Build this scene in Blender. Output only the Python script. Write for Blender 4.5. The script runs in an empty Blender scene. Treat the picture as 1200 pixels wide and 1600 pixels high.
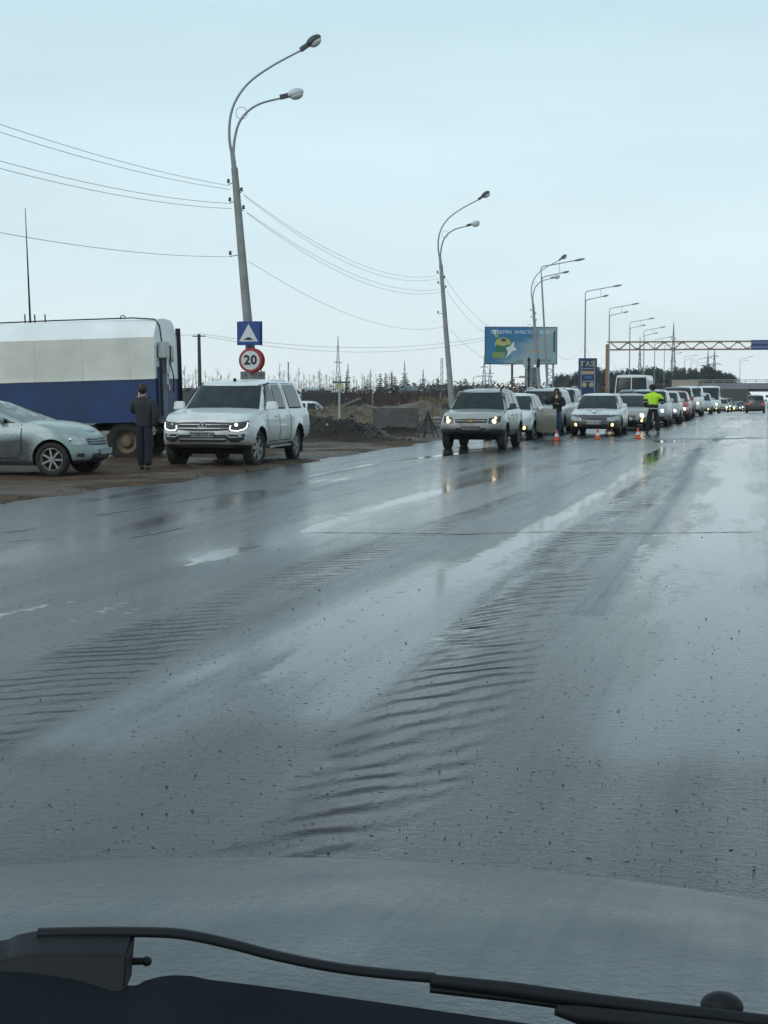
import bpy, bmesh, math, random
import numpy as np
from mathutils import Vector, Matrix, noise as mnoise

random.seed(7)
R = math.radians
SC = bpy.context.scene
COL = SC.collection

# ------------------------------------------------------------------ camera
F = 2489.0                      # focal length in photo pixels (photo 1200 x 1600)
CAMH = 1.70
HOR = 605.0
YAW = R(13.2)
HAZE = 0.00022                  # density of the damp air, built at the end
PITCH = math.atan((800 - HOR) / F)
cam_d = bpy.data.cameras.new("camera")
cam = bpy.data.objects.new("camera", cam_d)
COL.objects.link(cam)
cam.location = (0, 0, CAMH)
cam.rotation_euler = (math.pi / 2 - PITCH, 0, YAW)
cam_d.sensor_fit = 'VERTICAL'
cam_d.sensor_height = 24.0
cam_d.lens = F / 1600 * 24.0
cam_d.clip_start = 0.05
cam_d.clip_end = 6000
SC.camera = cam
SC.render.resolution_x, SC.render.resolution_y = 768, 1024

# ------------------------------------------------------------------ world + sun (overcast)
SUN_EL, SUN_AZ = R(34), R(208)
wd = bpy.data.worlds.new("World"); SC.world = wd; wd.use_nodes = True
nt = wd.node_tree; nt.nodes.clear()
def wn(t, **k):
    n = nt.nodes.new(t)
    for a, b in k.items(): setattr(n, a, b)
    return n
wout = wn('ShaderNodeOutputWorld'); bg = wn('ShaderNodeBackground')
sky = wn('ShaderNodeTexSky'); sky.sky_type = 'NISHITA'; sky.sun_disc = False
sky.sun_elevation = SUN_EL; sky.sun_rotation = SUN_AZ; sky.altitude = 50; sky.dust_density = 3
skm = wn('ShaderNodeVectorMath', operation='SCALE'); skm.inputs['Scale'].default_value = 1.0
tc = wn('ShaderNodeTexCoord'); sep = wn('ShaderNodeSeparateXYZ')
nt.links.new(tc.outputs['Generated'], sep.inputs[0])
ramp = wn('ShaderNodeValToRGB')       # overcast deck by elevation (values x10, background strength 0.1)
el = ramp.color_ramp.elements
el[0].position = 0.0; el[0].color = (0.86, 0.955, 0.97, 1)
el[1].position = 1.0; el[1].color = (0.36, 0.48, 0.55, 1)
e = el.new(0.07); e.color = (0.72, 0.885, 0.935, 1)
e = el.new(0.25); e.color = (0.545, 0.745, 0.835, 1)
nt.links.new(sep.outputs['Z'], ramp.inputs[0])
mp = wn('ShaderNodeMapping'); mp.inputs['Scale'].default_value = (1.6, 1.6, 7)
nt.links.new(tc.outputs['Generated'], mp.inputs[0])
cn = wn('ShaderNodeTexNoise'); cn.inputs['Scale'].default_value = 2.2; cn.inputs['Detail'].default_value = 5
nt.links.new(mp.outputs[0], cn.inputs['Vector'])
mr = wn('ShaderNodeMapRange'); mr.inputs[1].default_value = 0.3; mr.inputs[2].default_value = 0.7
mr.inputs[3].default_value = 9.35; mr.inputs[4].default_value = 10.55
nt.links.new(cn.outputs[0], mr.inputs[0])
cs = wn('ShaderNodeVectorMath', operation='SCALE')
nt.links.new(ramp.outputs[0], cs.inputs[0]); nt.links.new(mr.outputs[0], cs.inputs['Scale'])
mx = wn('ShaderNodeMixRGB'); mx.inputs[0].default_value = 0.94
nt.links.new(sky.outputs[0], mx.inputs[1]); nt.links.new(cs.outputs[0], mx.inputs[2])
nt.links.new(mx.outputs[0], bg.inputs[0]); bg.inputs[1].default_value = 0.1
nt.links.new(bg.outputs[0], wout.inputs[0])
sun_d = bpy.data.lights.new("sun", 'SUN'); sun_d.energy = 0.85; sun_d.angle = R(40); sun_d.color = (1.0, 0.985, 0.97)
sun = bpy.data.objects.new("sun", sun_d); COL.objects.link(sun)
sun.rotation_euler = (math.pi / 2 - SUN_EL, 0, math.pi - SUN_AZ)   # lamp shines from azimuth SUN_AZ
SC.view_settings.view_transform = 'Standard'; SC.view_settings.look = 'None'
SC.view_settings.exposure = 0.13; SC.view_settings.gamma = 1.0
SC.cycles.use_denoising = True
SC.cycles.max_bounces = 6; SC.cycles.transparent_max_bounces = 12
SC.cycles.caustics_reflective = False; SC.cycles.caustics_refractive = False
SC.cycles.sample_clamp_indirect = 4.0

# ------------------------------------------------------------------ pixel -> world helpers
FW = Vector((-math.sin(YAW), math.cos(YAW), 0)); RT = Vector((math.cos(YAW), math.sin(YAW), 0))
def ray(px, py):
    u = (px - 600) / F; v = (800 - py) / F
    return RT * u + FW * (math.cos(PITCH) + v * math.sin(PITCH)) + Vector((0, 0, 1)) * (v * math.cos(PITCH) - math.sin(PITCH))
def W(px, py, D):
    d = ray(px, py); k = D / d.dot(FW)
    return Vector((0, 0, CAMH)) + d * k
def G(px, py, z=0.0):
    d = ray(px, py); k = (z - CAMH) / d.z
    return Vector((0, 0, CAMH)) + d * k
def zr(y):                      # road profile: flat, then gently downhill
    if y < 80: return 0.0
    t = y - 80
    if t < 40: return -0.0135 * t * t / 80
    return max(-0.0135 * (t - 20), -0.0135 * 700)
def X(px, D):                   # world x,y on the camera-parallel plane at depth D
    v = RT * ((px - 600) / F * D) + FW * D
    return v.x, v.y

# ------------------------------------------------------------------ object helpers
def tag(o, label=None, cat=None, group=None, kind=None):
    if label: o['label'] = label
    if cat: o['category'] = cat
    if group: o['group'] = group
    if kind: o['kind'] = kind
    return o
def empty(name, loc=(0, 0, 0), rot=(0, 0, 0)):
    o = bpy.data.objects.new(name, None); COL.objects.link(o)
    o.location = loc; o.rotation_euler = rot; o.empty_display_size = 0.2
    return o
class MB:
    def __init__(s): s.v = []; s.f = []; s.m = []
    def add(s, vs, fs, m=0):
        n = len(s.v); s.v += [tuple(v) for v in vs]
        s.f += [tuple(i + n for i in f) for f in fs]; s.m += [m] * len(fs)
    def box(s, c, d, m=0, rot=None, taper=1.0):
        x, y, z = d[0] / 2, d[1] / 2, d[2] / 2
        vs = [Vector((a * x * (taper if q > 0 else 1), b * y * (taper if q > 0 else 1), q * z)) for a in (-1, 1) for b in (-1, 1) for q in (-1, 1)]
        if rot is not None: vs = [rot @ v for v in vs]
        c = Vector(c); vs = [v + c for v in vs]
        s.add(vs, [(0, 1, 3, 2), (4, 6, 7, 5), (0, 4, 5, 1), (2, 3, 7, 6), (0, 2, 6, 4), (1, 5, 7, 3)], m)
    def tube(s, pts, r, n=8, m=0, caps=True, sx=1.0):
        pts = [Vector(p) for p in pts]; k = len(pts)
        rr = r if isinstance(r, (list, tuple)) else [r] * k
        rings = []; up = None
        for i, p in enumerate(pts):
            t = (pts[min(i + 1, k - 1)] - pts[max(i - 1, 0)])
            if t.length < 1e-9: t = Vector((0, 0, 1))
            t.normalize()
            if up is None:
                up = Vector((0, 0, 1)) if abs(t.z) < 0.9 else Vector((0, 1, 0))
            a = t.cross(up)
            if a.length < 1e-6: a = t.cross(Vector((1, 0, 0)))
            a.normalize(); b = a.cross(t).normalized(); up = b
            rings.append([p + (a * math.cos(2 * math.pi * j / n) * sx + b * math.sin(2 * math.pi * j / n)) * rr[i] for j in range(n)])
        vs = [v for q in rings for v in q]
        fs = [(i * n + j, i * n + (j + 1) % n, (i + 1) * n + (j + 1) % n, (i + 1) * n + j) for i in range(k - 1) for j in range(n)]
        if caps: fs += [tuple(range(n))[::-1], tuple((k - 1) * n + j for j in range(n))]
        s.add(vs, fs, m)
    def lathe(s, prof, n=24, axis='Z', c=(0, 0, 0), m=0, closed=False):   # prof: (radius, height)
        c = Vector(c); vs = []
        for r, h in prof:
            for j in range(n):
                a = 2 * math.pi * j / n
                if axis == 'Z': v = Vector((r * math.cos(a), r * math.sin(a), h))
                elif axis == 'Y': v = Vector((r * math.cos(a), h, r * math.sin(a)))
                else: v = Vector((h, r * math.cos(a), r * math.sin(a)))
                vs.append(c + v)
        k = len(prof)
        fs = [(i * n + j, i * n + (j + 1) % n, (i + 1) * n + (j + 1) % n, (i + 1) * n + j) for i in range(k - 1) for j in range(n)]
        s.add(vs, fs, m)
    def ell(s, c, r, nu=14, nv=9, m=0, rot=None, zmin=-1.0):
        c = Vector(c); vs = []; fs = []
        for i in range(nv + 1):
            ph = math.pi * i / nv
            for j in range(nu):
                a = 2 * math.pi * j / nu
                v = Vector((r[0] * math.sin(ph) * math.cos(a), r[1] * math.sin(ph) * math.sin(a), r[2] * max(math.cos(ph), zmin)))
                if rot is not None: v = rot @ v
                vs.append(c + v)
        for i in range(nv):
            for j in range(nu):
                fs.append((i * nu + j, (i + 1) * nu + j, (i + 1) * nu + (j + 1) % nu, i * nu + (j + 1) % nu))
        s.add(vs, fs, m)
    def build(s, name, mats, parent=None, smooth=True, angle=35, clean=True, bevel=0):
        me = bpy.data.meshes.new(name); me.from_pydata(s.v, [], s.f)
        if not isinstance(mats, (list, tuple)): mats = [mats]
        for q in mats: me.materials.append(q)
        for p, mi in zip(me.polygons, s.m): p.material_index = mi
        bm = bmesh.new(); bm.from_mesh(me)
        if clean:
            bmesh.ops.remove_doubles(bm, verts=bm.verts, dist=1e-5)
            bmesh.ops.dissolve_degenerate(bm, dist=1e-6, edges=bm.edges)
        if bevel:
            es = [ed for ed in bm.edges if len(ed.link_faces) == 2 and ed.calc_face_angle(0) > R(40)]
            bmesh.ops.bevel(bm, geom=es, offset=bevel, segments=2, affect='EDGES', clamp_overlap=True)
        bmesh.ops.recalc_face_normals(bm, faces=bm.faces)
        bm.to_mesh(me); bm.free()
        if smooth: shade(me, angle)
        o = bpy.data.objects.new(name, me); COL.objects.link(o)
        if parent is not None: o.parent = parent
        return o
def shade(me, angle=35):
    me.polygons.foreach_set('use_smooth', [True] * len(me.polygons))
    try: me.set_sharp_from_angle(angle=R(angle))
    except Exception: pass
def copy_tree(o, parent=None):
    c = o.copy(); COL.objects.link(c)
    if parent is not None: c.parent = parent
    for ch in list(o.children): copy_tree(ch, c)
    return c
def evaluated(o):                # bake modifiers into a plain mesh and drop them
    dg = bpy.context.evaluated_depsgraph_get(); dg.update()
    me = bpy.data.meshes.new_from_object(o.evaluated_get(dg))
    old = o.data; o.modifiers.clear(); o.data = me
    if old.users == 0: bpy.data.meshes.remove(old)
    return o
def text_mb(mb, s, size, c, ux, uy, depth=0.01, m=0, align='CENTER', bold=0.012):
    cu = bpy.data.curves.new('t', 'FONT'); cu.body = s; cu.size = size; cu.align_x = align; cu.align_y = 'CENTER'
    cu.extrude = depth / 2; cu.resolution_u = 2; cu.space_character = 1.05; cu.offset = size * bold
    o = bpy.data.objects.new('t', cu); COL.objects.link(o)
    dg = bpy.context.evaluated_depsgraph_get(); dg.update()
    me = bpy.data.meshes.new_from_object(o.evaluated_get(dg))
    ux = Vector(ux).normalized(); uy = Vector(uy).normalized(); uz = ux.cross(uy); c = Vector(c)
    mb.add([c + ux * v.co.x + uy * v.co.y + uz * v.co.z for v in me.vertices], [tuple(p.vertices) for p in me.polygons], m)
    bpy.data.objects.remove(o); bpy.data.meshes.remove(me); bpy.data.curves.remove(cu)
def lerp(a, b, t): return a + (b - a) * t
def sstep(a, b, x):
    t = min(1, max(0, (x - a) / (b - a))); return t * t * (3 - 2 * t)
def interp(pts, x):              # smooth monotone-ish interpolation through control points
    if x <= pts[0][0]: return pts[0][1]
    if x >= pts[-1][0]: return pts[-1][1]
    for i in range(len(pts) - 1):
        if pts[i][0] <= x <= pts[i + 1][0]:
            x0, y0 = pts[i]; x1, y1 = pts[i + 1]; h = x1 - x0; t = (x - x0) / h
            def sl(j):
                if j <= 0 or j >= len(pts) - 1:
                    k = 0 if j <= 0 else len(pts) - 2
                    return (pts[k + 1][1] - pts[k][1]) / (pts[k + 1][0] - pts[k][0])
                a = (pts[j][1] - pts[j - 1][1]) / (pts[j][0] - pts[j - 1][0]); b = (pts[j + 1][1] - pts[j][1]) / (pts[j + 1][0] - pts[j][0])
                if a * b <= 0: return 0
                return 2 * a * b / (a + b)
            m0, m1 = sl(i), sl(i + 1)
            return (2 * t**3 - 3 * t**2 + 1) * y0 + (t**3 - 2 * t**2 + t) * h * m0 + (-2 * t**3 + 3 * t**2) * y1 + (t**3 - t**2) * h * m1
    return pts[-1][1]

# ------------------------------------------------------------------ materials
class NT:
    def __init__(s, name):
        s.mat = bpy.data.materials.new(name); s.mat.use_nodes = True; s.t = s.mat.node_tree
        s.p = s.t.nodes['Principled BSDF']
    def n(s, t, **k):
        o = s.t.nodes.new(t)
        for a, b in k.items(): setattr(o, a, b)
        return o
    def link(s, a, b): s.t.links.new(a, b)
    def val(s, sock, v):
        if hasattr(v, 'is_output') or isinstance(v, bpy.types.NodeSocket): s.link(v, sock)
        else: sock.default_value = v
    def math(s, op, a, b=0.0, c=None, clamp=False):
        o = s.n('ShaderNodeMath', operation=op); o.use_clamp = clamp
        s.val(o.inputs[0], a); s.val(o.inputs[1], b)
        if c is not None: s.val(o.inputs[2], c)
        return o.outputs[0]
    def coord(s, which='Object', scale=(1, 1, 1), rot=(0, 0, 0), loc=(0, 0, 0)):
        c = s.n('ShaderNodeTexCoord'); m = s.n('ShaderNodeMapping')
        m.inputs['Scale'].default_value = scale; m.inputs['Rotation'].default_value = rot; m.inputs['Location'].default_value = loc
        s.link(c.outputs[which], m.inputs[0]); return m.outputs[0]
    def noise(s, vec, scale=5, detail=4, rough=0.55, dist=0.0):
        o = s.n('ShaderNodeTexNoise'); s.link(vec, o.inputs['Vector'])
        o.inputs['Scale'].default_value = scale; o.inputs['Detail'].default_value = detail
        o.inputs['Roughness'].default_value = rough; o.inputs['Distortion'].default_value = dist
        return o.outputs[0]
    def rng(s, v, a, b, c=0.0, d=1.0, smooth=False):
        o = s.n('ShaderNodeMapRange'); s.val(o.inputs[0], v)
        if smooth: o.interpolation_type = 'SMOOTHSTEP'
        for i, q in enumerate((a, b, c, d)): s.val(o.inputs[i + 1], q)
        return o.outputs[0]
    def mix(s, f, a, b):
        o = s.n('ShaderNodeMixRGB'); s.val(o.inputs[0], f)
        for i, q in ((1, a), (2, b)):
            if isinstance(q, (tuple, list)): o.inputs[i].default_value = (*q[:3], 1)
            else: s.link(q, o.inputs[i])
        return o.outputs[0]
    def set(s, base=None, rough=None, metal=None, normal=None, spec=None, coat=None):
        def v(nm, q):
            if q is None: return
            k = s.p.inputs[nm]
            if isinstance(q, (tuple, list)): k.default_value = (*q[:3], 1)
            elif isinstance(q, (int, float)): k.default_value = q
            else: s.link(q, k)
        v('Base Color', base); v('Roughness', rough); v('Metallic', metal); v('Normal', normal)
        v('Specular IOR Level', spec); v('Coat Weight', coat)
        return s.mat
    def bump(s, h, strength=0.3, dist=0.01, normal=None):
        o = s.n('ShaderNodeBump'); s.val(o.inputs['Strength'], strength); o.inputs['Distance'].default_value = dist
        s.link(h, o.inputs['Height'])
        if normal is not None: s.link(normal, o.inputs['Normal'])
        return o.outputs[0]
_mc = {}
def plain(name, col, rough=0.6, metal=0.0, var=0.15, scale=6.0, bump=0.0, spec=0.5):
    k = (name,)
    if k in _mc: return _mc[k]
    t = NT(name); v = t.coord(); n = t.noise(v, scale, 5)
    base = t.mix(t.rng(n, 0.3, 0.7), tuple(c * (1 - var) for c in col), tuple(min(1, c * (1 + var)) for c in col))
    t.set(base=base, rough=t.rng(n, 0.3, 0.7, max(0, rough - 0.08), min(1, rough + 0.08)), metal=metal, spec=spec)
    if bump: t.set(normal=t.bump(t.noise(v, scale * 6, 4), bump, 0.01))
    _mc[k] = t.mat; return t.mat
def emit(name, col, strength):
    if (name,) in _mc: return _mc[(name,)]
    t = NT(name); t.set(base=col, rough=0.3)
    t.p.inputs['Emission Color'].default_value = (*col, 1); t.p.inputs['Emission Strength'].default_value = strength
    _mc[(name,)] = t.mat; return t.mat
def paint(name, col, dirt=0.5, z0=0.25, z1=1.0, metal=0.0, dcol=(0.085, 0.075, 0.062), xcut=None, wob=-0.7):
    k = ('paint', name)
    if k in _mc: return _mc[k]
    t = NT(name); c = t.n('ShaderNodeTexCoord'); sp = t.n('ShaderNodeSeparateXYZ'); t.link(c.outputs['Object'], sp.inputs[0])
    n1 = t.noise(t.coord(scale=(1.2, 1.2, 3)), 2.3, 6, 0.65); n2 = t.noise(t.coord(), 22, 4)
    zz = t.math('ADD', sp.outputs[2], t.math('MULTIPLY', t.math('SUBTRACT', n1, 0.5), wob))
    f = t.rng(zz, z0, z1, 1.0, 0.0, smooth=True)
    f = t.math('MULTIPLY', f, t.math('ADD', t.math('MULTIPLY', n2, 0.5), 0.72), clamp=True)
    f = t.math('MULTIPLY', f, min(1.0, dirt * 1.6), clamp=True)
    if xcut is not None: f = t.math('MULTIPLY', f, t.rng(sp.outputs[0], xcut, xcut + .35, 1.0, 0.3, smooth=True))
    f = t.math('MAXIMUM', f, t.math('MULTIPLY', t.rng(n1, 0.4, 0.75), 0.14 * dirt * 2))
    t.set(base=t.mix(f, col, dcol), rough=t.rng(f, 0, 1, 0.28, 0.8), metal=t.rng(f, 0, 1, metal, 0.0), coat=t.rng(f, 0, 0.6, 0.6, 0.0))
    t.p.inputs['Coat Roughness'].default_value = 0.08
    _mc[k] = t.mat; return t.mat
def glass_mat(name, col=(0.03, 0.04, 0.042), rough=0.06, dirt=0.12):
    if (name,) in _mc: return _mc[(name,)]
    t = NT(name); n = t.noise(t.coord(), 5, 5)
    f = t.math('MULTIPLY', t.rng(n, 0.45, 0.75), dirt)
    t.set(base=t.mix(f, col, (0.25, 0.26, 0.25)), rough=t.rng(f, 0, 0.3, rough, 0.5), spec=0.32)
    _mc[(name,)] = t.mat; return t.mat
M_GLASS = glass_mat('car_glass', (.012, .016, .017), dirt=.05); M_GLASS2 = glass_mat('windscreen_glass', (0.018, 0.028, 0.027), 0.07, 0.08)
M_RUB = plain('black_rubber', (0.02, 0.02, 0.021), 0.75, spec=0.3)
M_TYRE = plain('muddy_tyre', (0.032, 0.03, 0.028), 0.85, var=0.4, scale=9, bump=0.5, spec=0.2)
M_PLAST = plain('dark_plastic', (0.028, 0.03, 0.032), 0.55, var=0.3)
M_UNDER = plain('underbody_black', (0.012, 0.012, 0.012), 0.9)
M_CHROME = plain('chrome_trim', (0.62, 0.65, 0.67), 0.18, 0.9)
M_RIM = plain('dirty_alloy', (0.26, 0.26, 0.25), 0.5, 0.35, 0.3, 12)
M_LAMPG = plain('headlamp_lens', (0.42, 0.44, 0.45), 0.12, 0.3, 0.3, 14)
M_LAMPD = plain('headlamp_inner_dark', (0.06, 0.065, 0.07), 0.15, 0.2, 0.4, 14)
M_PLATE = plain('plate_white', (0.42, 0.44, 0.44), 0.6, 0, 0.2)
M_INK = plain('black_ink', (0.02, 0.02, 0.025), 0.6)
M_WARM = emit('lamp_warm_lit', (1.0, 0.78, 0.45), 4.5)
M_WARM2 = emit('fog_lamp_amber_lit', (1.0, 0.66, 0.26), 3.0)
M_COOL = emit('lamp_white_lit', (1.0, 0.95, 0.80), 3.5)
M_DRL = emit('daytime_strip_lit', (0.95, 0.97, 0.92), 1.4)
M_RED = emit('tail_lamp_red_lit', (0.5, 0.05, 0.03), .35)
M_AMB = plain('amber_lens', (0.7, 0.18, 0.03), 0.25)
# ------------------------------------------------------------------ the setting: road and ground
def edge_x(y): return -9.9 - 0.85 * sstep(33, 20, y) if y < 33 else -9.9
def sstep_r(a, b, x): return sstep(a, b, x)
def edge_x(y):
    return -9.9 - 0.85 * (1 - sstep(20, 33, y))

def poly_mask(P, segs, soft=0.5):
    """P: (N,2) points; segs: list of (px,py,half width px) pixel control points -> 0..1 mask with soft edge"""
    pts = []
    for px, py, w in segs:
        g = G(px, py); D = g.dot(FW) if True else 0
        D = (g - Vector((0, 0, 0))).x * FW.x + g.y * FW.y
        pts.append((g.x, g.y, w / F * D))
    best = np.full(len(P), 9.0)
    for (x0, y0, w0), (x1, y1, w1) in zip(pts[:-1], pts[1:]):
        d = np.array([x1 - x0, y1 - y0]); L2 = (d ** 2).sum()
        t = np.clip(((P[:, 0] - x0) * d[0] + (P[:, 1] - y0) * d[1]) / L2, 0, 1)
        qx = x0 + t * d[0]; qy = y0 + t * d[1]; w = w0 + t * (w1 - w0)
        dist = np.hypot(P[:, 0] - qx, P[:, 1] - qy) / np.maximum(w, 0.02)
        best = np.minimum(best, dist)
    return np.clip((1 + soft - best) / (2 * soft), 0, 1)

def grid_mesh(name, xs, ys, zf):
    nx, ny = len(xs), len(ys)
    vs = [(x, y, zf(x, y)) for y in ys for x in xs]
    fs = [(j * nx + i, j * nx + i + 1, (j + 1) * nx + i + 1, (j + 1) * nx + i) for j in range(ny - 1) for i in range(nx - 1)]
    me = bpy.data.meshes.new(name); me.from_pydata(vs, [], fs)
    me.polygons.foreach_set('use_smooth', [True] * len(fs))
    return me, np.array(vs)
def attr(me, name, vals):
    a = me.attributes.new(name, 'FLOAT', 'POINT'); a.data.foreach_set('value', np.asarray(vals, dtype=np.float32))

def geo(a, b, n, p=2.0): return [a + (b - a) * (i / n) ** p for i in range(n + 1)]
ys = list(np.arange(2.2, 70, 0.11)); ys = [-25, -10, 0] + ys + geo(70.2, 1300, 60, 2.0)
xs = list(np.arange(-12.0, 2.3, 0.11)) + [3.0, 4.5, 6.5, 9.0]
def road_z(x, y):
    z = zr(y)
    return z
me, V = grid_mesh('road', xs, ys, road_z)
P2 = V[:, :2]
R1 = [(380, 1400, 90), (470, 1315, 110), (600, 1210, 125), (715, 1080, 105), (790, 980, 82), (870, 890, 62), (940, 825, 46), (1010, 765, 32), (1080, 712, 20), (1130, 675, 10)]
R2 = [(-260, 1210, 150), (40, 1085, 130), (210, 1010, 100), (380, 940, 76), (520, 880, 56), (650, 832, 38), (760, 795, 24), (860, 760, 12)]
rip1 = poly_mask(P2, R1, 0.35); rip2 = poly_mask(P2, R2, 0.4)
pud = np.zeros(len(V))
PUDS = [([(400, 1080, 6), (470, 1035, 18), (545, 985, 42), (640, 930, 50), (730, 890, 50), (800, 856, 44), (870, 810, 22), (940, 768, 14), (1000, 730, 14)], 0.95),
        ([(1065, 1010, 20), (1080, 960, 60), (1105, 900, 85), (1130, 830, 66), (1140, 765, 40), (1150, 715, 34), (1156, 682, 30)], 0.8),
        ([(292, 884, 7), (325, 873, 24), (358, 862, 30), (378, 856, 14)], 0.3),
        ([(475, 832, 10), (540, 806, 34), (620, 785, 34), (700, 765, 26), (790, 742, 14)], 0.9),
        ([(-80, 975, 12), (0, 962, 13), (60, 948, 9), (130, 938, 4)], 0.25),
        ([(1006, 726, 10), (1022, 712, 16), (1045, 700, 16)], 0.3),
        ([(480, 744, 5), (600, 722, 8), (720, 708, 10)], 0.4),
        ([(60, 1056, 8), (110, 1050, 10), (160, 1052, 6)], 0.3),
        ([(1140, 668, 20), (1160, 655, 20)], 0.4),
        ([(1060, 690, 60), (1190, 688, 60)], 0.5)]
for s, soft in PUDS: pud = np.maximum(pud, poly_mask(P2, s, soft))
BR = [([(0, 1180, 90), (200, 1110, 80), (420, 1040, 45), (600, 975, 20)], 0.6), ([(520, 1180, 25), (700, 985, 20), (820, 880, 12), (930, 800, 8)], 0.6), ([(930, 960, 28), (1010, 850, 18), (1060, 760, 12), (1095, 700, 8)], 0.6)]
dk = np.zeros(len(V))
for s, soft in BR: dk = np.maximum(dk, poly_mask(P2, s, soft))
fz = np.zeros(len(V))
for s in ([(520, 1110, 110), (680, 970, 110), (820, 875, 80), (940, 785, 50), (1040, 710, 30)], [(1060, 1160, 130), (1100, 1010, 170), (1125, 890, 130), (1150, 780, 90), (1160, 700, 60), (1165, 650, 40)], [(330, 870, 90), (480, 835, 100), (640, 785, 90), (820, 728, 60)], [(120, 1150, 90), (330, 1050, 80), (520, 960, 50), (700, 880, 30)], [(0, 880, 60), (200, 830, 60), (420, 770, 50)]):
    fz = np.maximum(fz, poly_mask(P2, s, 0.95))
attr(me, 'water_film', fz)
attr(me, 'ripple_a', rip1); attr(me, 'ripple_b', rip2); attr(me, 'puddle', pud); attr(me, 'rough_strip', dk)

t = NT('wet_asphalt')
def at(name):
    a = t.n('ShaderNodeAttribute'); a.attribute_name = name; return a.outputs['Fac']
v = t.coord()
vl = t.coord(scale=(1.0, 0.14, 1))                       # stretched along the road
n_fine = t.noise(v, 55, 3, 0.7); n_mid = t.noise(v, 9, 5, 0.65); n_big = t.noise(vl, 1.1, 5, 0.6); n_low = t.noise(v, 0.5, 4)
vw = t.coord(scale=(1.0, 2.6, 1))                        # wind-ruffled water: short cross-ways dashes
n_ruf = t.noise(t.coord(scale=(1, 1.25, 1)), 17, 3, 0.6, 0.4)
pd = at('puddle')
pmask = t.rng(t.math('ADD', pd, t.math('ADD', t.math('MULTIPLY', t.math('SUBTRACT', n_mid, 0.5), 1.8), t.math('MULTIPLY', t.math('SUBTRACT', n_big, 0.5), 3.2))), 0.42, 0.72, smooth=True)
film = t.rng(t.math('ADD', n_big, t.math('MULTIPLY', n_mid, 0.25)), 0.50, 0.74, smooth=True)
gl = t.math('ADD', t.math('MULTIPLY', at('water_film'), .95), t.math('MULTIPLY', film, .4), clamp=True)
dm = t.math('MINIMUM', t.rng(gl, 0, 1, 1.0, 0.22), t.rng(pmask, 0, 1, 1.0, 0.06))      # thin wet film away from puddles
ra, rb = at('ripple_a'), at('ripple_b')
# ripples: waves of slush water running obliquely across the wheel ruts
def wave(rot, scale, dist, ds):
    vv = t.coord(rot=(0, 0, rot)); w = t.n('ShaderNodeTexWave'); w.wave_type = 'BANDS'; w.bands_direction = 'Y'; w.wave_profile = 'SAW' if False else 'SIN'
    t.link(vv, w.inputs['Vector']); w.inputs['Scale'].default_value = scale; w.inputs['Distortion'].default_value = dist
    w.inputs['Detail'].default_value = 2; w.inputs['Detail Scale'].default_value = ds; w.inputs['Detail Roughness'].default_value = 0.55
    return w.outputs[0]
wa = wave(R(-52), 1.35, 9.0, 0.55); wb = wave(R(-34), 1.55, 8.0, 0.7)
nbr = t.rng(t.noise(vl, 2.6, 4), 0.38, 0.62, 0.05, 1.0)
ha = t.math('MULTIPLY', t.math('MULTIPLY', wa, t.rng(ra, 0.15, 0.8, smooth=True)), nbr)
hb = t.math('MULTIPLY', t.math('MULTIPLY', wb, t.rng(rb, 0.15, 0.8, smooth=True)), nbr)
b1 = t.bump(n_fine, t.math('MULTIPLY', dm, .9), 0.005)
b2 = t.bump(n_mid, t.math('MULTIPLY', dm, .14), 0.010, b1)
b3 = t.bump(n_ruf, t.math('MULTIPLY', dm, .75), 0.009, b2)
b4 = t.bump(t.math('ADD', ha, t.math('MULTIPLY', hb, 0.85)), 1.0, 0.030, b3)
rp = t.math('MAXIMUM', ra, rb)
sil = t.rng(rp, 0.2, 0.9)
n_trk2 = t.noise(t.coord(scale=(1.7, .04, 1), loc=(3, 1, 0)), 1.0, 5, .65)
agg = t.rng(n_fine, 0.35, 0.7)
base = t.mix(agg, (0.016, 0.019, 0.021), (0.052, 0.058, 0.061))
base = t.mix(t.rng(n_low, 0.35, 0.65, 0.0, 0.5), base, (0.028, 0.031, 0.032))
base = t.mix(t.math('MULTIPLY', sil, 0.6), base, (0.032, 0.030, 0.027))
base = t.mix(t.rng(n_trk2, .4, .62, 0, .45), base, (0.046, 0.047, 0.046))
base = t.mix(t.math('MULTIPLY', t.math('MULTIPLY', sil, wa), .35), base, (0.075, 0.070, 0.062))
base = t.mix(pmask, base, (0.014, 0.017, 0.018))
n_sp = t.noise(t.coord(scale=(1, 1.1, 1), loc=(5, 2, 0)), 24, 2, .5)
spk = t.math('MULTIPLY', t.rng(n_sp, t.rng(n_low, .35, .65, .64, .70), .72), t.rng(pmask, 0, 1, 1.0, .25))
ro = t.rng(gl, 0, 1, 0.235, 0.075)
ro = t.math('ADD', ro, t.math('MULTIPLY', at('rough_strip'), 0.16))
ro = t.math('ADD', ro, t.math('MULTIPLY', sil, 0.05))
ro = t.math('ADD', ro, t.math('MULTIPLY', t.math('SUBTRACT', n_mid, 0.5), 0.18))
n_trk = t.noise(t.coord(scale=(2.6, .05, 1)), 1.0, 5, .65)
ro = t.math('ADD', ro, t.math('MULTIPLY', t.math('SUBTRACT', n_trk, .5), .50))
ro = t.math('MAXIMUM', ro, .06)
ro = t.mix(t.math('MULTIPLY', pmask, .92), ro, (0.03, 0.03, 0.03))
ro = t.mix(spk, ro, (.6, .6, .6)); base = t.mix(spk, base, (.012, .012, .012))
t.set(base=base, rough=ro, normal=b4, spec=t.rng(spk, 0, 1, .5, .08)); t.p.inputs['IOR'].default_value = 1.4
M_ROAD = t.mat
me.materials.append(M_ROAD)
road = bpy.data.objects.new('road', me); COL.objects.link(road); tag(road, 'wide wet asphalt road with rippled ruts and puddles', 'road', kind='structure')

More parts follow.
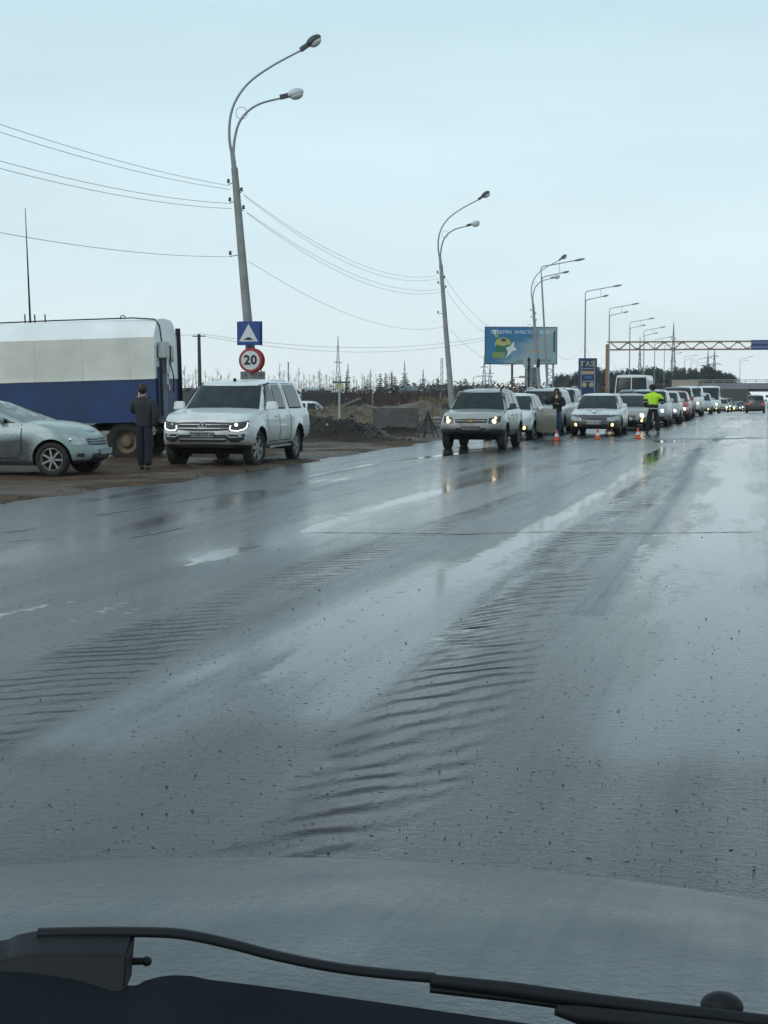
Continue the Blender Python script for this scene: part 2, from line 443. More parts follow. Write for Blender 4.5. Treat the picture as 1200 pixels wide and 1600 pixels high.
# cracks and dark patches on the road, thin sheets lying on it
M_CRACK = plain('wet_crack', (0.012, 0.012, 0.013), 0.35, 0, 0.4, 30)
def crack(pts, wpx, seed):
    rnd = random.Random(seed); mb = MB(); P = []
    for (a, b), (c, d) in zip(pts[:-1], pts[1:]):
        n = max(3, int(abs(c - a) / 7))
        for i in range(n): P.append((lerp(a, c, i / n), lerp(b, d, i / n)))
    P.append(pts[-1]); up = []; dn = []; n = len(P)
    for i, (px, py) in enumerate(P):
        e_ = min(1, min(i, n - 1 - i) / 3.0); w = wpx * (0.25 + 0.9 * rnd.random()) * (0.15 + 0.85 * e_); j = rnd.uniform(-.5, .5) * wpx * 0.7
        g = G(px, py + j - w / 2); h = G(px, py + j + w / 2)
        up.append((g.x, g.y, zr(g.y) + .004)); dn.append((h.x, h.y, zr(h.y) + .004))
    mb.add(up + dn, [(i, i + 1, n + i + 1, n + i) for i in range(n - 1)])
    o = mb.build('road_crack', M_CRACK, smooth=False); o['kind'] = 'structure'; return o
for k, (pts, w) in enumerate([([(0, 833), (58, 826)], 2.2), ([(148, 806), (200, 798), (252, 789)], 2.4), ([(255, 788), (330, 776), (420, 764)], 1.2), ([(200, 842), (232, 835), (262, 829), (290, 824)], 3.2),
                              ([(383, 859), (408, 852)], 4.0), ([(480, 832), (700, 834), (860, 831), (1010, 833), (1200, 831)], .8), ([(850, 688), (960, 687), (1080, 686), (1200, 684)], 1.5),
                              ([(1000, 690), (1040, 688)], 2.0), ([(840, 711), (872, 704)], 2.4), ([(697, 765), (718, 760)], 2.4), ([(783, 727), (812, 720)], 2.0), ([(730, 704), (800, 695)], 2), ([(0, 738 + 110), (90, 845 - 5)], .9),
                              ([(690, 836), (760, 834)], 2.0), ([(905, 722), (940, 716)], 1.6)]):
    crack(pts, w, k)

# loose grit on the road: one uncountable scatter of irregular stones
mb = MB(); rnd = random.Random(3)
for i in range(1000):
    py = 700 + 700 * rnd.random() ** 0.8; px = rnd.uniform(-20, 1220); g = G(px, py)
    if g.x < edge_x(g.y) + .3: continue
    s = rnd.choice([.0015, .002, .002, .0025, .003, .003, .003, .0045 if rnd.random() < .5 else .002]) * (1.0 + .5 * rnd.random()) * (1 + max(0, 1100 - py) / 500)
    vs = []
    for a in range(6):
        r_ = s * rnd.uniform(.7, 1.2); vs.append((g.x + r_ * math.cos(a * 1.047), g.y + r_ * math.sin(a * 1.047), .001))
    for a in range(6):
        r_ = s * rnd.uniform(.3, .7); vs.append((g.x + r_ * math.cos(a * 1.047), g.y + r_ * math.sin(a * 1.047), s * rnd.uniform(.6, 1.1)))
    mb.add(vs, [(a, (a + 1) % 6, 6 + (a + 1) % 6, 6 + a) for a in range(6)] + [(6, 7, 8, 9, 10, 11)])
o = mb.build('road_grit', plain('dark_grit', (0.03, 0.028, 0.026), 0.8, 0, 0.4, 40), smooth=False, clean=False)
tag(o, 'small dark stones and grit scattered over the wet road', 'grit', kind='stuff')

# ------------------------------------------------------------------ ground
def nz(x, y, s, o=0.0): return mnoise.noise(Vector((x * s + o, y * s - o, o)))
MOUNDS = []
def mound(px, py, D_off, rx, ry, h, z=0.0):
    g = G(px, py, z); MOUNDS.append((g.x, g.y, rx, ry, h))
mound(500, 688, 0, 1.1, 1.6, 0.50); mound(470, 684, 0, 1.2, 1.6, 0.72); mound(538, 690, 0, .8, 1.0, .32); mound(572, 690, 0, .9, 1.0, .30)
mound(620, 680, 0, 1.8, 1.2, .40); mound(440, 678, 0, 1.5, 2, .7); mound(660, 676, 0, 1.5, 1.5, .25)
for px, D, rx, ry, h in [(490, 100, 5, 3, .8), (600, 105, 8, 3, .8), (540, 98, 4, 2, .7), (660, 110, 6, 3, 1.0), (700, 100, 4, 3, 1.0), (300, 75, 5, 4, .3), (770, 105, 6, 3, .5), (400, 110, 6, 3, .5), (450, 90, 4, 3, .4)]:
    q = X(px, D); MOUNDS.append((q[0], q[1], rx, ry, h))
def th(x, y):
    z = zr(y); ex = edge_x(y); e_ = ex - x
    if x > ex + 0.6 and x < 7.0: return z - 0.12
    if x >= 7.0:
        return z - 0.12 - 0.5 * sstep(8, 20, x) + 0.1 * nz(x, y, .2)
    if e_ < 0.6:
        a = 0.035 * sstep(-0.5, 0.5, e_ + 0.35 * nz(x, y, .7) + .2 * nz(x, y, 2.3, 5)) - 0.12 * sstep(-0.1, -0.6, e_)
        a = lerp(-0.12, 0.035, sstep(-0.6, 0.35, e_ + 0.45 * nz(x, y, .5) + .2 * nz(x, y, 2.3, 5)))
        return z + a
    rough = 0.025 + 0.05 * sstep(2, 8, e_) * sstep(35, 48, y)
    z += 0.035 + rough * (nz(x, y, 1.1) + .6 * nz(x, y, 2.7, 3) + .35 * nz(x, y, 5.9, 8)) * sstep(0.4, 1.5, e_)
    z -= 1.25 * sstep(6, 20, e_) * sstep(40, 75, y) + 0.25 * sstep(10, 40, e_)
    z += (0.28 * nz(x, y, .17, 2) + .16 * nz(x, y, .45, 9) + .1 * nz(x, y, 1.1, 4)) * sstep(9, 16, e_) * sstep(52, 75, y) * (1 - sstep(200, 300, y))
    for mx_, my_, rx, ry, h in MOUNDS:
        d2 = ((x - mx_) / rx) ** 2 + ((y - my_) / ry) ** 2
        if d2 < 6: z += h * math.exp(-d2) * (1 + .45 * nz(x, y, 1.3, 1) + .3 * nz(x, y, 3.4, 6))
    return z
xs = [-900, -650, -500, -400, -300, -230, -180, -150, -130, -115, -102] + list(np.arange(-92, -30, 1.6)) + list(np.arange(-30, -18, .5)) + list(np.arange(-18, -8.8, .16)) + [-8, -6, -2, 2, 5, 6.9, 7.2, 9, 14, 20, 40, 90, 200, 500]
ys = [-100, -60, -20, 0, 8, 14] + list(np.arange(17, 56, .25)) + list(np.arange(56, 90, .6)) + list(np.arange(90, 140, 1.6)) + geo(142, 1350, 40, 2.0)
me, V = grid_mesh('ground', xs, ys, th)
snow = np.zeros(len(V))
def snow_at(px, D, rx, ry, k=1.0):
    global snow
    q = X(px, D); d = ((V[:, 0] - q[0]) / rx) ** 2 + ((V[:, 1] - q[1]) / ry) ** 2
    snow = np.maximum(snow, k * np.exp(-d))
snow_at(545, 84, 3.2, 4.5, 1.2); snow_at(520, 76, 2.2, 3, 1.1); snow_at(590, 88, 2.5, 3, 1.1); snow_at(100, 60, 9, 7, 1.4); snow_at(40, 75, 14, 9, 1.4); snow_at(180, 62, 4, 4, 1.1)
snow_at(640, 92, 1.6, 2, 1); snow_at(585, 120, 2.5, 2, .9); snow_at(520, 112, 2.5, 2, .9); snow_at(640, 121, 2.5, 2, .9); snow_at(545, 56, .5, .3, .9); snow_at(520, 58, 1.6, 1.2, 1.0); snow_at(560, 66, 2.0, 2.5, 1.1); snow_at(590, 72, 2.0, 3.0, 1.1); snow_at(560, 92, 4.5, 2.2, 1.0); snow_at(515, 88, 3.5, 2.0, .95); snow_at(655, 90, 2, 2, .85)
snow = np.maximum(snow, 0.9 * np.clip((V[:, 1] - 330) / 100, 0, 1))
e_ = -9.9 - V[:, 0]
rocky = np.zeros(len(V))
for mx_, my_, rx, ry, h in MOUNDS[:7]:
    rocky = np.maximum(rocky, np.exp(-(((V[:, 0] - mx_) / rx) ** 2 + ((V[:, 1] - my_) / ry) ** 2) * .38) * 1.4)
grass = np.clip((V[:, 1] - 60) / 25, 0, 1) * np.clip((e_ - 6) / 8, 0, 1)
attr(me, 'snow', snow); attr(me, 'dark_soil', rocky); attr(me, 'dry_grass', grass)
t = NT('muddy_ground')
v = t.coord(); n1 = t.noise(v, 1.4, 6, .65); n2 = t.noise(v, 9, 5, .7); n3 = t.noise(v, .35, 4)
mud = t.mix(t.rng(n1, .35, .65), (0.058, 0.036, 0.021), (0.130, 0.082, 0.046))
mud = t.mix(t.rng(n2, .45, .75, 0, .6), mud, (0.05, 0.042, 0.034))
gr = t.mix(t.rng(n2, .35, .65), (0.075, 0.066, 0.046), (0.20, 0.17, 0.115))
mud = t.mix(t.math('MULTIPLY', at('dry_grass'), t.rng(n1, .35, .6)), mud, gr)
mud = t.mix(t.math('MULTIPLY', at('dark_soil'), t.rng(n2, .25, .5, .8, 1.0), clamp=True), mud, (0.034, 0.029, 0.025))
sm = t.rng(t.math('ADD', at('snow'), t.math('MULTIPLY', t.math('SUBTRACT', n1, .5), .7)), .5, .62, smooth=True)
col = t.mix(sm, mud, t.mix(t.rng(n2, .3, .65), (.30, .31, .31), (.62, .65, .66)))
wet = t.rng(t.math('ADD', n3, t.math('MULTIPLY', n2, .2)), .52, .62, smooth=True)
t.set(base=col, rough=t.rng(wet, 0, 1, .85, .45), normal=t.bump(n2, .7, .08, t.bump(t.noise(v, 40, 3), .5, .012)), spec=.15)
me.materials.append(t.mat)
ground = bpy.data.objects.new('ground', me); COL.objects.link(ground); ground['kind'] = 'structure'

# clods and stones on the spoil heaps and on the verge
mb = MB(); rnd = random.Random(5)
def clod(x, y, s, m=0):
    z = th(x, y) + s * .15; vs = []; ic = [(0, 0, 1), (.9, 0, .3), (.28, .85, .3), (-.72, .53, .3), (-.72, -.53, .3), (.28, -.85, .3), (.5, .3, -.5), (-.5, .4, -.5), (0, -.6, -.5)]
    for a in ic: vs.append((x + a[0] * s * rnd.uniform(.6, 1.3), y + a[1] * s * rnd.uniform(.6, 1.3), z + a[2] * s * rnd.uniform(.5, 1)))
    mb.add(vs, [(0, 1, 2), (0, 2, 3), (0, 3, 4), (0, 4, 5), (0, 5, 1), (1, 6, 2), (2, 6, 7), (2, 7, 3), (3, 7, 4), (4, 7, 8), (4, 8, 5), (5, 8, 1), (1, 8, 6)], m)
for mx_, my_, rx, ry, h in MOUNDS[:7]:
    for i in range(130):
        a = rnd.gauss(0, .6) * rx; b = rnd.gauss(0, .6) * ry; clod(mx_ + a, my_ + b, rnd.choice([.02, .03, .03, .04, .06]), 2 if rnd.random() < .04 else 0)
for i in range(900):
    y = rnd.uniform(19, 60); x = edge_x(y) - rnd.random() ** 1.5 * 9; clod(x, y, rnd.choice([.008, .012, .015, .02, .03]), rnd.choice([0, 1, 1, 1]))
o = mb.build('earth_clods', [plain('black_soil', (.036, .030, .025), .9), plain('brown_clod', (.10, .08, .06), .9), plain('dirty_ice', (.33, .34, .34), .6)], smooth=False, clean=False)
tag(o, 'clods of black soil, brown earth and dirty ice along the verge', 'earth', kind='stuff')
# dry grass tufts beyond the verge
mb = MB(); rnd = random.Random(8)
for i in range(5200):
    D = rnd.uniform(62, 135); px = rnd.uniform(270, 990); q = X(px, D)
    if edge_x(q[1]) - q[0] < 5.0: continue
    if nz(q[0], q[1], .25, 3) < -.05: continue
    z = th(q[0], q[1])
    for k in range(4):
        a = rnd.uniform(0, 6.28); h = rnd.uniform(.12, .42); w = .03; dx, dy = math.cos(a) * w, math.sin(a) * w; lx, ly = rnd.uniform(-.12, .12), rnd.uniform(-.12, .12)
        bx, by = q[0] + rnd.uniform(-.25, .25), q[1] + rnd.uniform(-.25, .25)
        mb.add([(bx - dx, by - dy, z - .03), (bx + dx, by + dy, z - .03), (bx + lx, by + ly, z + h)], [(0, 1, 2)], 0)
o = mb.build('dry_grass', plain('dry_grass_blades', (.17, .14, .09), .9, 0, .4, 1), smooth=False, clean=False)
tag(o, 'dead brown grass on the rough ground beside the road', 'grass', kind='stuff')
# ------------------------------------------------------------------ vehicle generator
# local axes: +X forward, +Y the vehicle's left, +Z up; 'd' = distance behind the nose
class Car:
    def __init__(s, name, **k):
        s.k = k; s.L, s.W = k['L'], k['W']; s.root = empty(name); s.res = k.get('res', 1.0)
        s.top = k['top']; s.zb0 = k.get('zb', .28); s.Rf = k.get('Rf', .75); s.Rr = k.get('Rr', .4); s.p = k.get('p', 2.6)
        s.nose = k.get('nose', [(0, -.10), (.15, -.02), (.4, 0), (.65, -.02), (.85, -.06), (.95, -.12), (1, -.2)])
        s.tail = k.get('tail', [(0, -.08), (.2, 0), (.7, -.01), (1, -.07)])
        s.sidep = k.get('side', [(0, .92), (.12, .975), (.35, 1.0), (.7, .985), (.9, .955), (1, .91)])
        s.wh = k['wheels']; s.wr = k['wr']; s.track = k.get('track', s.W / 2 - .13)
        s.paint = k['paint']; s.low = k.get('low', M_PLAST); s.flare = k.get('flare', .03)
        s.cab = k['cab']
    # --- lower body surface
    def x(s, d): return s.L / 2 - d
    def zt(s, x): return interp(s.top, s.L / 2 - x)
    def zb(s, x):
        d = s.L / 2 - x; return s.zb0 + .06 * (1 - sstep(0, .7, d)) + .10 * sstep(s.L - .8, s.L, d)
    def hw(s, t): return s.W / 2 * interp(s.sidep, t)
    def ends(s, t): return s.L / 2 + interp(s.nose, t), -s.L / 2 - interp(s.tail, t)
    def fl(s, x, z):
        a = 0
        for d in s.wh:
            r = math.hypot(x - s.x(d), z - s.wr); a += s.flare * math.exp(-((r - s.wr - .07) / .09) ** 2)
        return a
    def side_y(s, x, z):
        zb, zt = s.zb(x), s.zt(x); t = min(1, max(0, (z - zb) / (zt - zb))); w = s.hw(t); xf, xr = s.ends(t)
        y = w
        if x > xf - s.Rf: u = min(1, (x - xf + s.Rf) / s.Rf); y = w * max(0, 1 - u ** s.p) ** (1 / s.p)
        elif x < xr + s.Rr: u = min(1, (xr + s.Rr - x) / s.Rr); y = w * max(0, 1 - u ** s.p) ** (1 / s.p)
        return y + s.fl(x, z) * min(1, y / w)
    def front_x(s, y, z):
        x = s.L / 2 - .1
        for _ in range(3):
            zb, zt = s.zb(x), s.zt(x); t = min(1, max(0, (z - zb) / (zt - zb))); xf = s.ends(t)[0]; w = s.hw(t)
            x = xf - s.Rf * (1 - max(0, 1 - min(1, abs(y) / w) ** s.p) ** (1 / s.p))
        return x
    def rear_x(s, y, z):
        x = -s.L / 2 + .1
        for _ in range(3):
            zb, zt = s.zb(x), s.zt(x); t = min(1, max(0, (z - zb) / (zt - zb))); xr = s.ends(t)[1]; w = s.hw(t)
            x = xr + s.Rr * (1 - max(0, 1 - min(1, abs(y) / w) ** s.p) ** (1 / s.p))
        return x
    def S_side(s, sg):
        return (lambda a, b: Vector((a, sg * s.side_y(a, b), b))), Vector((0, sg, 0))
    def S_front(s): return (lambda a, b: Vector((s.front_x(a, b), a, b))), Vector((1, 0, 0))
    def S_rear(s): return (lambda a, b: Vector((s.rear_x(a, b), a, b))), Vector((-1, 0, 0))
    # --- cabin surface
    def c_w(s, t):
        c = s.cab; return lerp(c['wb'], c['wt'], max(0, t) ** 1.15) - .055 * max(0, (t - .86) / .14) ** 2
    def c_ends(s, t):
        c = s.cab; b = c.get('bow', .03) * math.sin(math.pi * min(1, t))
        e = .10 * max(0, (t - .9) / .1) ** 2
        return s.x(lerp(c['f0'], c['f1'], t)) + b - e, s.x(lerp(c['r0'], c['r1'], t)) - b + e
    def c_z(s, x, t):
        zt = s.zt(x) - .02; zr_ = interp(s.cab['roof'], s.L / 2 - x); return lerp(zt, zr_, t)
    def c_end_y(s, x, t):
        w = s.c_w(t); xf, xr = s.c_ends(t); Rc = s.cab.get('Rc', .28); pp = 2.4; y = w
        if x > xf - Rc: u = min(1, (x - xf + Rc) / Rc); y = w * max(0, 1 - u ** pp) ** (1 / pp)
        elif x < xr + Rc: u = min(1, (xr + Rc - x) / Rc); y = w * max(0, 1 - u ** pp) ** (1 / pp)
        return y
    def S_cs(s, sg):   # (d, t)
        def f(d, t): x = s.x(d); return Vector((x, sg * s.c_end_y(x, t), s.c_z(x, t)))
        return f, Vector((0, sg, .3))
    def S_cf(s, front=True):   # (v in -1..1, t)
        Rc = s.cab.get('Rc', .28)
        def f(v, t):
            w = s.c_w(t); xf, xr = s.c_ends(t); q = Rc * (1 - max(0, 1 - min(1, abs(v)) ** 2.4) ** (1 / 2.4))
            x = xf - q if front else xr + q
            return Vector((x, v * w, s.c_z(x, t)))
        return f, Vector((1 if front else -1, 0, .5))
    def patch(s, mb, S, lo, hi, off=.006, rows=4, m=0, skirt=.02, sub=3):
        f, hint = S; n = len(lo); A = []; B = []
        for i in range(n - 1):
            for q in range(sub):
                u = q / sub; A.append((lerp(lo[i][0], lo[i + 1][0], u), lerp(lo[i][1], lo[i + 1][1], u))); B.append((lerp(hi[i][0], hi[i + 1][0], u), lerp(hi[i][1], hi[i + 1][1], u)))
        A.append(lo[-1]); B.append(hi[-1]); nc = len(A); vs = []; inner = []
        for r_ in range(rows + 1):
            for i in range(nc):
                a = lerp(A[i][0], B[i][0], r_ / rows); b = lerp(A[i][1], B[i][1], r_ / rows)
                p = f(a, b); e = 1e-3; pa = f(a + e, b) - f(a - e, b); pb = f(a, b + e) - f(a, b - e); nn = pa.cross(pb)
                nn = nn.normalized() if nn.length > 1e-12 else hint.normalized()
                if nn.dot(hint) < 0: nn = -nn
                vs.append(p + nn * off); inner.append(p + nn * (off - skirt))
        fs = [(r_ * nc + i, r_ * nc + i + 1, (r_ + 1) * nc + i + 1, (r_ + 1) * nc + i) for r_ in range(rows) for i in range(nc - 1)]
        mb.add(vs, fs, m)
        loop = [i for i in range(nc)] + [r_ * nc + nc - 1 for r_ in range(1, rows + 1)] + [rows * nc + i for i in range(nc - 2, -1, -1)] + [r_ * nc for r_ in range(rows - 1, 0, -1)]
        vv = [vs[i] for i in loop] + [inner[i] for i in loop]; k = len(loop)
        mb.add(vv, [(i, (i + 1) % k, k + (i + 1) % k, k + i) for i in range(k)], m)
    def ribbon(s, mb, S, pts, w=.014, off=.004, m=0, sub=5):
        f, hint = S; P = []
        for (a, b), (c, d) in zip(pts[:-1], pts[1:]):
            for q in range(sub): P.append((lerp(a, c, q / sub), lerp(b, d, q / sub)))
        P.append(pts[-1]); n = len(P); up = []; dn = []
        for i, (a, b) in enumerate(P):
            e = 1e-3; p = f(a, b); pa = f(a + e, b) - f(a - e, b); pb = f(a, b + e) - f(a, b - e); nn = pa.cross(pb).normalized()
            if nn.dot(hint) < 0: nn = -nn
            j, k = max(0, i - 1), min(n - 1, i + 1); tg = (f(*P[k]) - f(*P[j])).normalized(); sd = nn.cross(tg) * w / 2
            up.append(p + nn * off + sd); dn.append(p + nn * off - sd)
        mb.add(up + dn, [(i, i + 1, n + i + 1, n + i) for i in range(n - 1)], m)
    def build_body(s):
        k = s.res; nf = int(14 * k); nsd = int(56 * k); nr = int(10 * k)
        ts = [0, .04, .1, .18, .28, .4, .52, .64, .74, .83, .9, .95, .98, 1] if k > .6 else [0, .08, .25, .45, .65, .82, .93, 1]
        low_t = s.k.get('low_t', .12); lowf = s.k.get('low_front', 0)
        def outline(t):
            xf, xr = s.ends(t); w = s.hw(t); o = []
            for i in range(nf + 1):
                a = math.pi / 2 * i / nf; u = math.sin(a) ** (2 / s.p) if i < nf else 1.0; c = math.cos(a) ** (2 / s.p) if i < nf else 0.0
                o.append((xf - s.Rf * (1 - c), w * u))
            for i in range(1, nsd): o.append((lerp(xf - s.Rf, xr + s.Rr, i / nsd), w))
            for i in range(nr + 1):
                a = math.pi / 2 * i / nr; u = math.cos(a) ** (2 / s.p) if i < nr else 0.0; c = math.sin(a) ** (2 / s.p) if i < nr else 1.0
                o.append((xr + s.Rr * (1 - c), w * u))
            return o
        rows = []; M = None; cr = s.k.get('crown', .05)
        bot = outline(0)
        for q in (0, .5, .85): rows.append([(x, y * q, s.zb(x), 2) for x, y in bot])
        for t in ts:
            r_ = []
            for x, y in outline(t):
                z = lerp(s.zb(x), s.zt(x), t); r_.append((x, y + s.fl(x, z) * min(1, y / (s.W * .4)), z, t))
            rows.append(r_)
        tp = [(x, y) for x, y, z, t in rows[-1]]
        for q in (.985, .94, .86, .72, .5, .25, 0):
            rows.append([(x, y * q, s.zt(x) + cr * (1 - q ** 3.0) * sstep(0, .5, s.L / 2 - x + .05), 3) for x, y in tp])
        mb = MB(); n = len(rows[0])
        for sg in (1, -1):
            vs = [(x, sg * y, z) for r_ in rows for x, y, z, t in r_]
            for j in range(len(rows) - 1):
                for i in range(n - 1):
                    t0 = rows[j + 1][i][3]; x0, y0, z0 = rows[j + 1][i][:3]
                    m = 0
                    if t0 == 2: m = 2
                    elif t0 < 2 and t0 <= low_t + 1e-6: m = 1
                    elif t0 < 2 and lowf and x0 > s.L / 2 - s.Rf and z0 < lowf: m = 1
                    mb.add([vs[j * n + i], vs[j * n + i + 1], vs[(j + 1) * n + i + 1], vs[(j + 1) * n + i]], [(0, 1, 2, 3)], m)
        body = mb.build('body', [s.paint, s.low, M_UNDER], s.root, angle=50)
        bm = bmesh.new(); bm.from_mesh(body.data)      # close any rim so that the arch cut is clean
        be = [e for e in bm.edges if len(e.link_faces) == 1]
        if be: bmesh.ops.holes_fill(bm, edges=be)
        bmesh.ops.recalc_face_normals(bm, faces=bm.faces); bm.to_mesh(body.data); bm.free()
        cut = MB(); r_ = s.wr + s.k.get('arch', .055)
        for d in s.wh:
            for sg in (1, -1):
                c = MB(); cut.lathe([(0, s.track - .22), (r_, s.track - .22), (r_, s.W / 2 + .3), (0, s.W / 2 + .3)], 28, 'Y', (s.x(d), 0, s.wr + .01), 2) if sg > 0 else cut.lathe([(0, -s.track + .22), (r_, -s.track + .22), (r_, -s.W / 2 - .3), (0, -s.W / 2 - .3)], 28, 'Y', (s.x(d), 0, s.wr + .01), 2)
        co = cut.build('cut', [s.paint, s.low, M_UNDER], None, smooth=False)
        md = body.modifiers.new('b', 'BOOLEAN'); md.operation = 'DIFFERENCE'; md.object = co; md.solver = 'EXACT'
        n0 = len(body.data.polygons); evaluated(body)
        if len(body.data.polygons) < n0 * .5: print('WARN boolean', s.root.name, n0, len(body.data.polygons))
        cm = co.data; bpy.data.objects.remove(co); bpy.data.meshes.remove(cm)
        shade(body.data, 40); s.body = body
        return body
    def build_cabin(s):
        k = s.res; nf = int(10 * k) + 2; nsd = int(26 * k); ts = [0, .1, .25, .4, .55, .7, .82, .9, .95, 1]; Rc = s.cab.get('Rc', .28)
        rows = []
        for t in ts:
            xf, xr = s.c_ends(t); w = s.c_w(t); o = []
            for i in range(nf + 1):
                a = math.pi / 2 * i / nf; u = math.sin(a) ** (2 / 2.4) if i < nf else 1; c = math.cos(a) ** (2 / 2.4) if i < nf else 0
                o.append((xf - Rc * (1 - c), w * u))
            for i in range(1, nsd): o.append((lerp(xf - Rc, xr + Rc, i / nsd), w))
            for i in range(nf + 1):
                a = math.pi / 2 * i / nf; u = math.cos(a) ** (2 / 2.4) if i < nf else 0; c = math.sin(a) ** (2 / 2.4) if i < nf else 1
                o.append((xr + Rc * (1 - c), w * u))
            rows.append([(x, y, s.c_z(x, t)) for x, y in o])
        tp = rows[-1]; cr = s.cab.get('crown', .035)
        for q in (.97, .9, .75, .5, .25, 0): rows.append([(x, y * q, z + cr * (1 - q ** 2.2) * min(1, .25 + (min(x - tp[-1][0], tp[0][0] - x)) / .4)) for x, y, z in tp])
        mb = MB(); n = len(tp)
        for sg in (1, -1):
            vs = [(x, sg * y, z) for r_ in rows for x, y, z in r_]
            mb.add(vs, [(j * n + i, j * n + i + 1, (j + 1) * n + i + 1, (j + 1) * n + i) for j in range(len(rows) - 1) for i in range(n - 1)])
        return mb.build('roof', s.paint, s.root, angle=45)
    def glass(s, wins, hi=True, ws=(.93, .03, .93), rw=True):
        """wins: side windows (d_front_bottom, d_rear_bottom, d_front_top, d_rear_top)"""
        t0, t1 = s.cab.get('t0', .10), s.cab.get('t1', .88)
        a, b0, b1 = ws
        mb = MB(); s.patch(mb, s.S_cf(True), [(-a, b0), (0, b0), (a, b0)], [(-a, b1), (0, b1), (a, b1)], .008, 6, 0, sub=8)
        w = mb.build('windscreen', s.k.get('wsmat', M_GLASS2), s.root)
        if hi:
            mb = MB(); f = s.S_cf(True)[0]
            for y0 in (-.55, .1):
                mb.tube([f(y0 + .55 * i / 6, .035 + .05 * math.sin(i / 6 * 1.6)) + Vector((.02, 0, .022)) for i in range(7)], .008, 5)
            mb.build('wiper_blade', M_RUB, w)
        if rw:
            mb = MB(); s.patch(mb, s.S_cf(False), [(-.86, .2), (0, .2), (.86, .2)], [(-.86, .86), (0, .86), (.86, .86)], .008, 5, 0, sub=6)
            mb.build('rear_window', M_GLASS, s.root)
        for sg in (1, -1):
            S = s.S_cs(sg)
            for i, (fb, rb, ft, rt) in enumerate(wins):
                mb = MB()
                if hi: s.patch(mb, S, [(fb - .035, t0 - .05), (rb + .035, t0 - .05)], [(ft - .035, t1 + .05), (rt + .035, t1 + .05)], .004, 4, 1, sub=8)
                s.patch(mb, S, [(fb, t0), (rb, t0)], [(ft, t1), (rt, t1)], .008, 4, 0, sub=8)
                mb.build('side_window', [s.k.get('sidemat', M_GLASS), M_RUB], s.root)
    def wheels(s, spokes=5, rimmat=None, turn=0):
        rimmat = rimmat or s.k.get('rim', M_RIM); r = s.wr; rw_ = .11; rr = r * s.k.get('rimr', .62)
        tm = MB(); n = 32 if s.res > .6 else 18
        tm.lathe([(rr, -rw_ * .8), (r * .86, -rw_), (r * .97, -rw_ * .86), (r, -rw_ * .6), (r, rw_ * .6), (r * .97, rw_ * .86), (r * .86, rw_), (rr, rw_ * .8), (rr, -rw_ * .8)], n, 'Y')
        if s.res > .6:
            for i in range(36):
                a = i * math.pi / 18; tm.box((r * math.cos(a), 0, r * math.sin(a)), (.014, rw_ * 1.5, .02), 0, Matrix.Rotation(-a, 3, 'Y'))
        rm = MB()
        rm.lathe([(rr, rw_ * .8), (rr * .96, rw_ * .84), (rr * .9, rw_ * .55), (rr * .88, -rw_ * .6)], n, 'Y', m=0)
        rm.lathe([(rr * .9, rw_ * .0), (.001, rw_ * .02)], n, 'Y', m=1)
        rm.lathe([(rr * .24, rw_ * .3), (rr * .24, rw_ * .72), (rr * .17, rw_ * .8), (.001, rw_ * .8)], 14, 'Y', m=0)
        for i in range(spokes):
            a = 2 * math.pi * i / spokes; rm.box((rr * .56 * math.cos(a), rw_ * .55, rr * .56 * math.sin(a)), (rr * .72, rw_ * .3, rr * (.30 if spokes < 7 else .17)), 0, Matrix.Rotation(-a, 3, 'Y'))
        first = None
        for d in s.wh:
            for sg in (1, -1):
                if first is None:
                    w = empty('wheel'); w.parent = s.root; ty = tm.build('tyre', M_TYRE, w, angle=30); ri = rm.build('rim', [rimmat, M_UNDER], w, angle=30); first = w
                else:
                    w = copy_tree(first, s.root)
                w.location = (s.x(d), sg * s.track, r); w.rotation_euler = (0, random.uniform(0, 6), (0 if sg > 0 else math.pi) + (turn if d == s.wh[0] else 0))
    def doors(s, cuts, handles, z0=None):
        """cuts: list of (d_front, d_rear); a seam ribbon round each door, the handle its child"""
        for sg in (1, -1):
            S = s.S_side(sg)
            for (a, b), hd in zip(cuts, handles):
                mb = MB(); zb = s.zb0 + .14; xa, xb = s.x(a), s.x(b)
                za, zc = s.zt(xa) - .015, s.zt(xb) - .015
                pts = [(xa, za), (xa, zb + .1), (xa - .06, zb), (xb + .06, zb), (xb, zb + .1), (xb, zc)]
                # arch-following seam is left to the wheel arch; the panel itself is a slightly proud skin
                s.patch(mb, S, [(xa - .01, zb + .08), (xa - .07, zb + .01), (xb + .07, zb + .01), (xb + .01, zb + .08)], [(xa - .01, za), (xa - .07, za), (xb + .07, zc), (xb + .01, zc)], .003, 6, 0, skirt=.01, sub=5)
                s.ribbon(mb, S, pts, .016, .0045, 1)
                dr = mb.build('door', [s.paint, M_UNDER], s.root, angle=40)
                if hd:
                    x = s.x(hd); z = (za + zc) / 2 - .13; y = sg * (s.side_y(x, z) + .025); h = MB()
                    h.box((x, y, z), (.2, .022, .03)); h.box((x + .08, y - sg * .015, z), (.02, .03, .03)); h.box((x - .08, y - sg * .015, z), (.02, .03, .03))
                    h.build('handle', s.k.get('handle', s.paint), dr, bevel=.004)
    def mirrors(s, d, z=None, size=(.12, .2, .16), mat=None):
        for sg in (1, -1):
            x = s.x(d); z_ = z or s.zt(x) + .13; y = sg * (s.cab['wb'] + .14 if s.res > 0 else 0); mb = MB()
            mb.box((x, y + sg * .02, z_), (size[0], size[1], size[2] * .92), 0, taper=.82)
            mb.box((x, y - sg * .09, z_ - .07), (.05, .12, .04), 0)
            o = mb.build('mirror', mat or s.paint, s.root, bevel=.03)
            g = MB(); g.box((x - size[0] * .52, y + sg * .02, z_), (.01, size[1] * .8, size[2] * .75)); g.build('mirror_glass', M_GLASS, o)
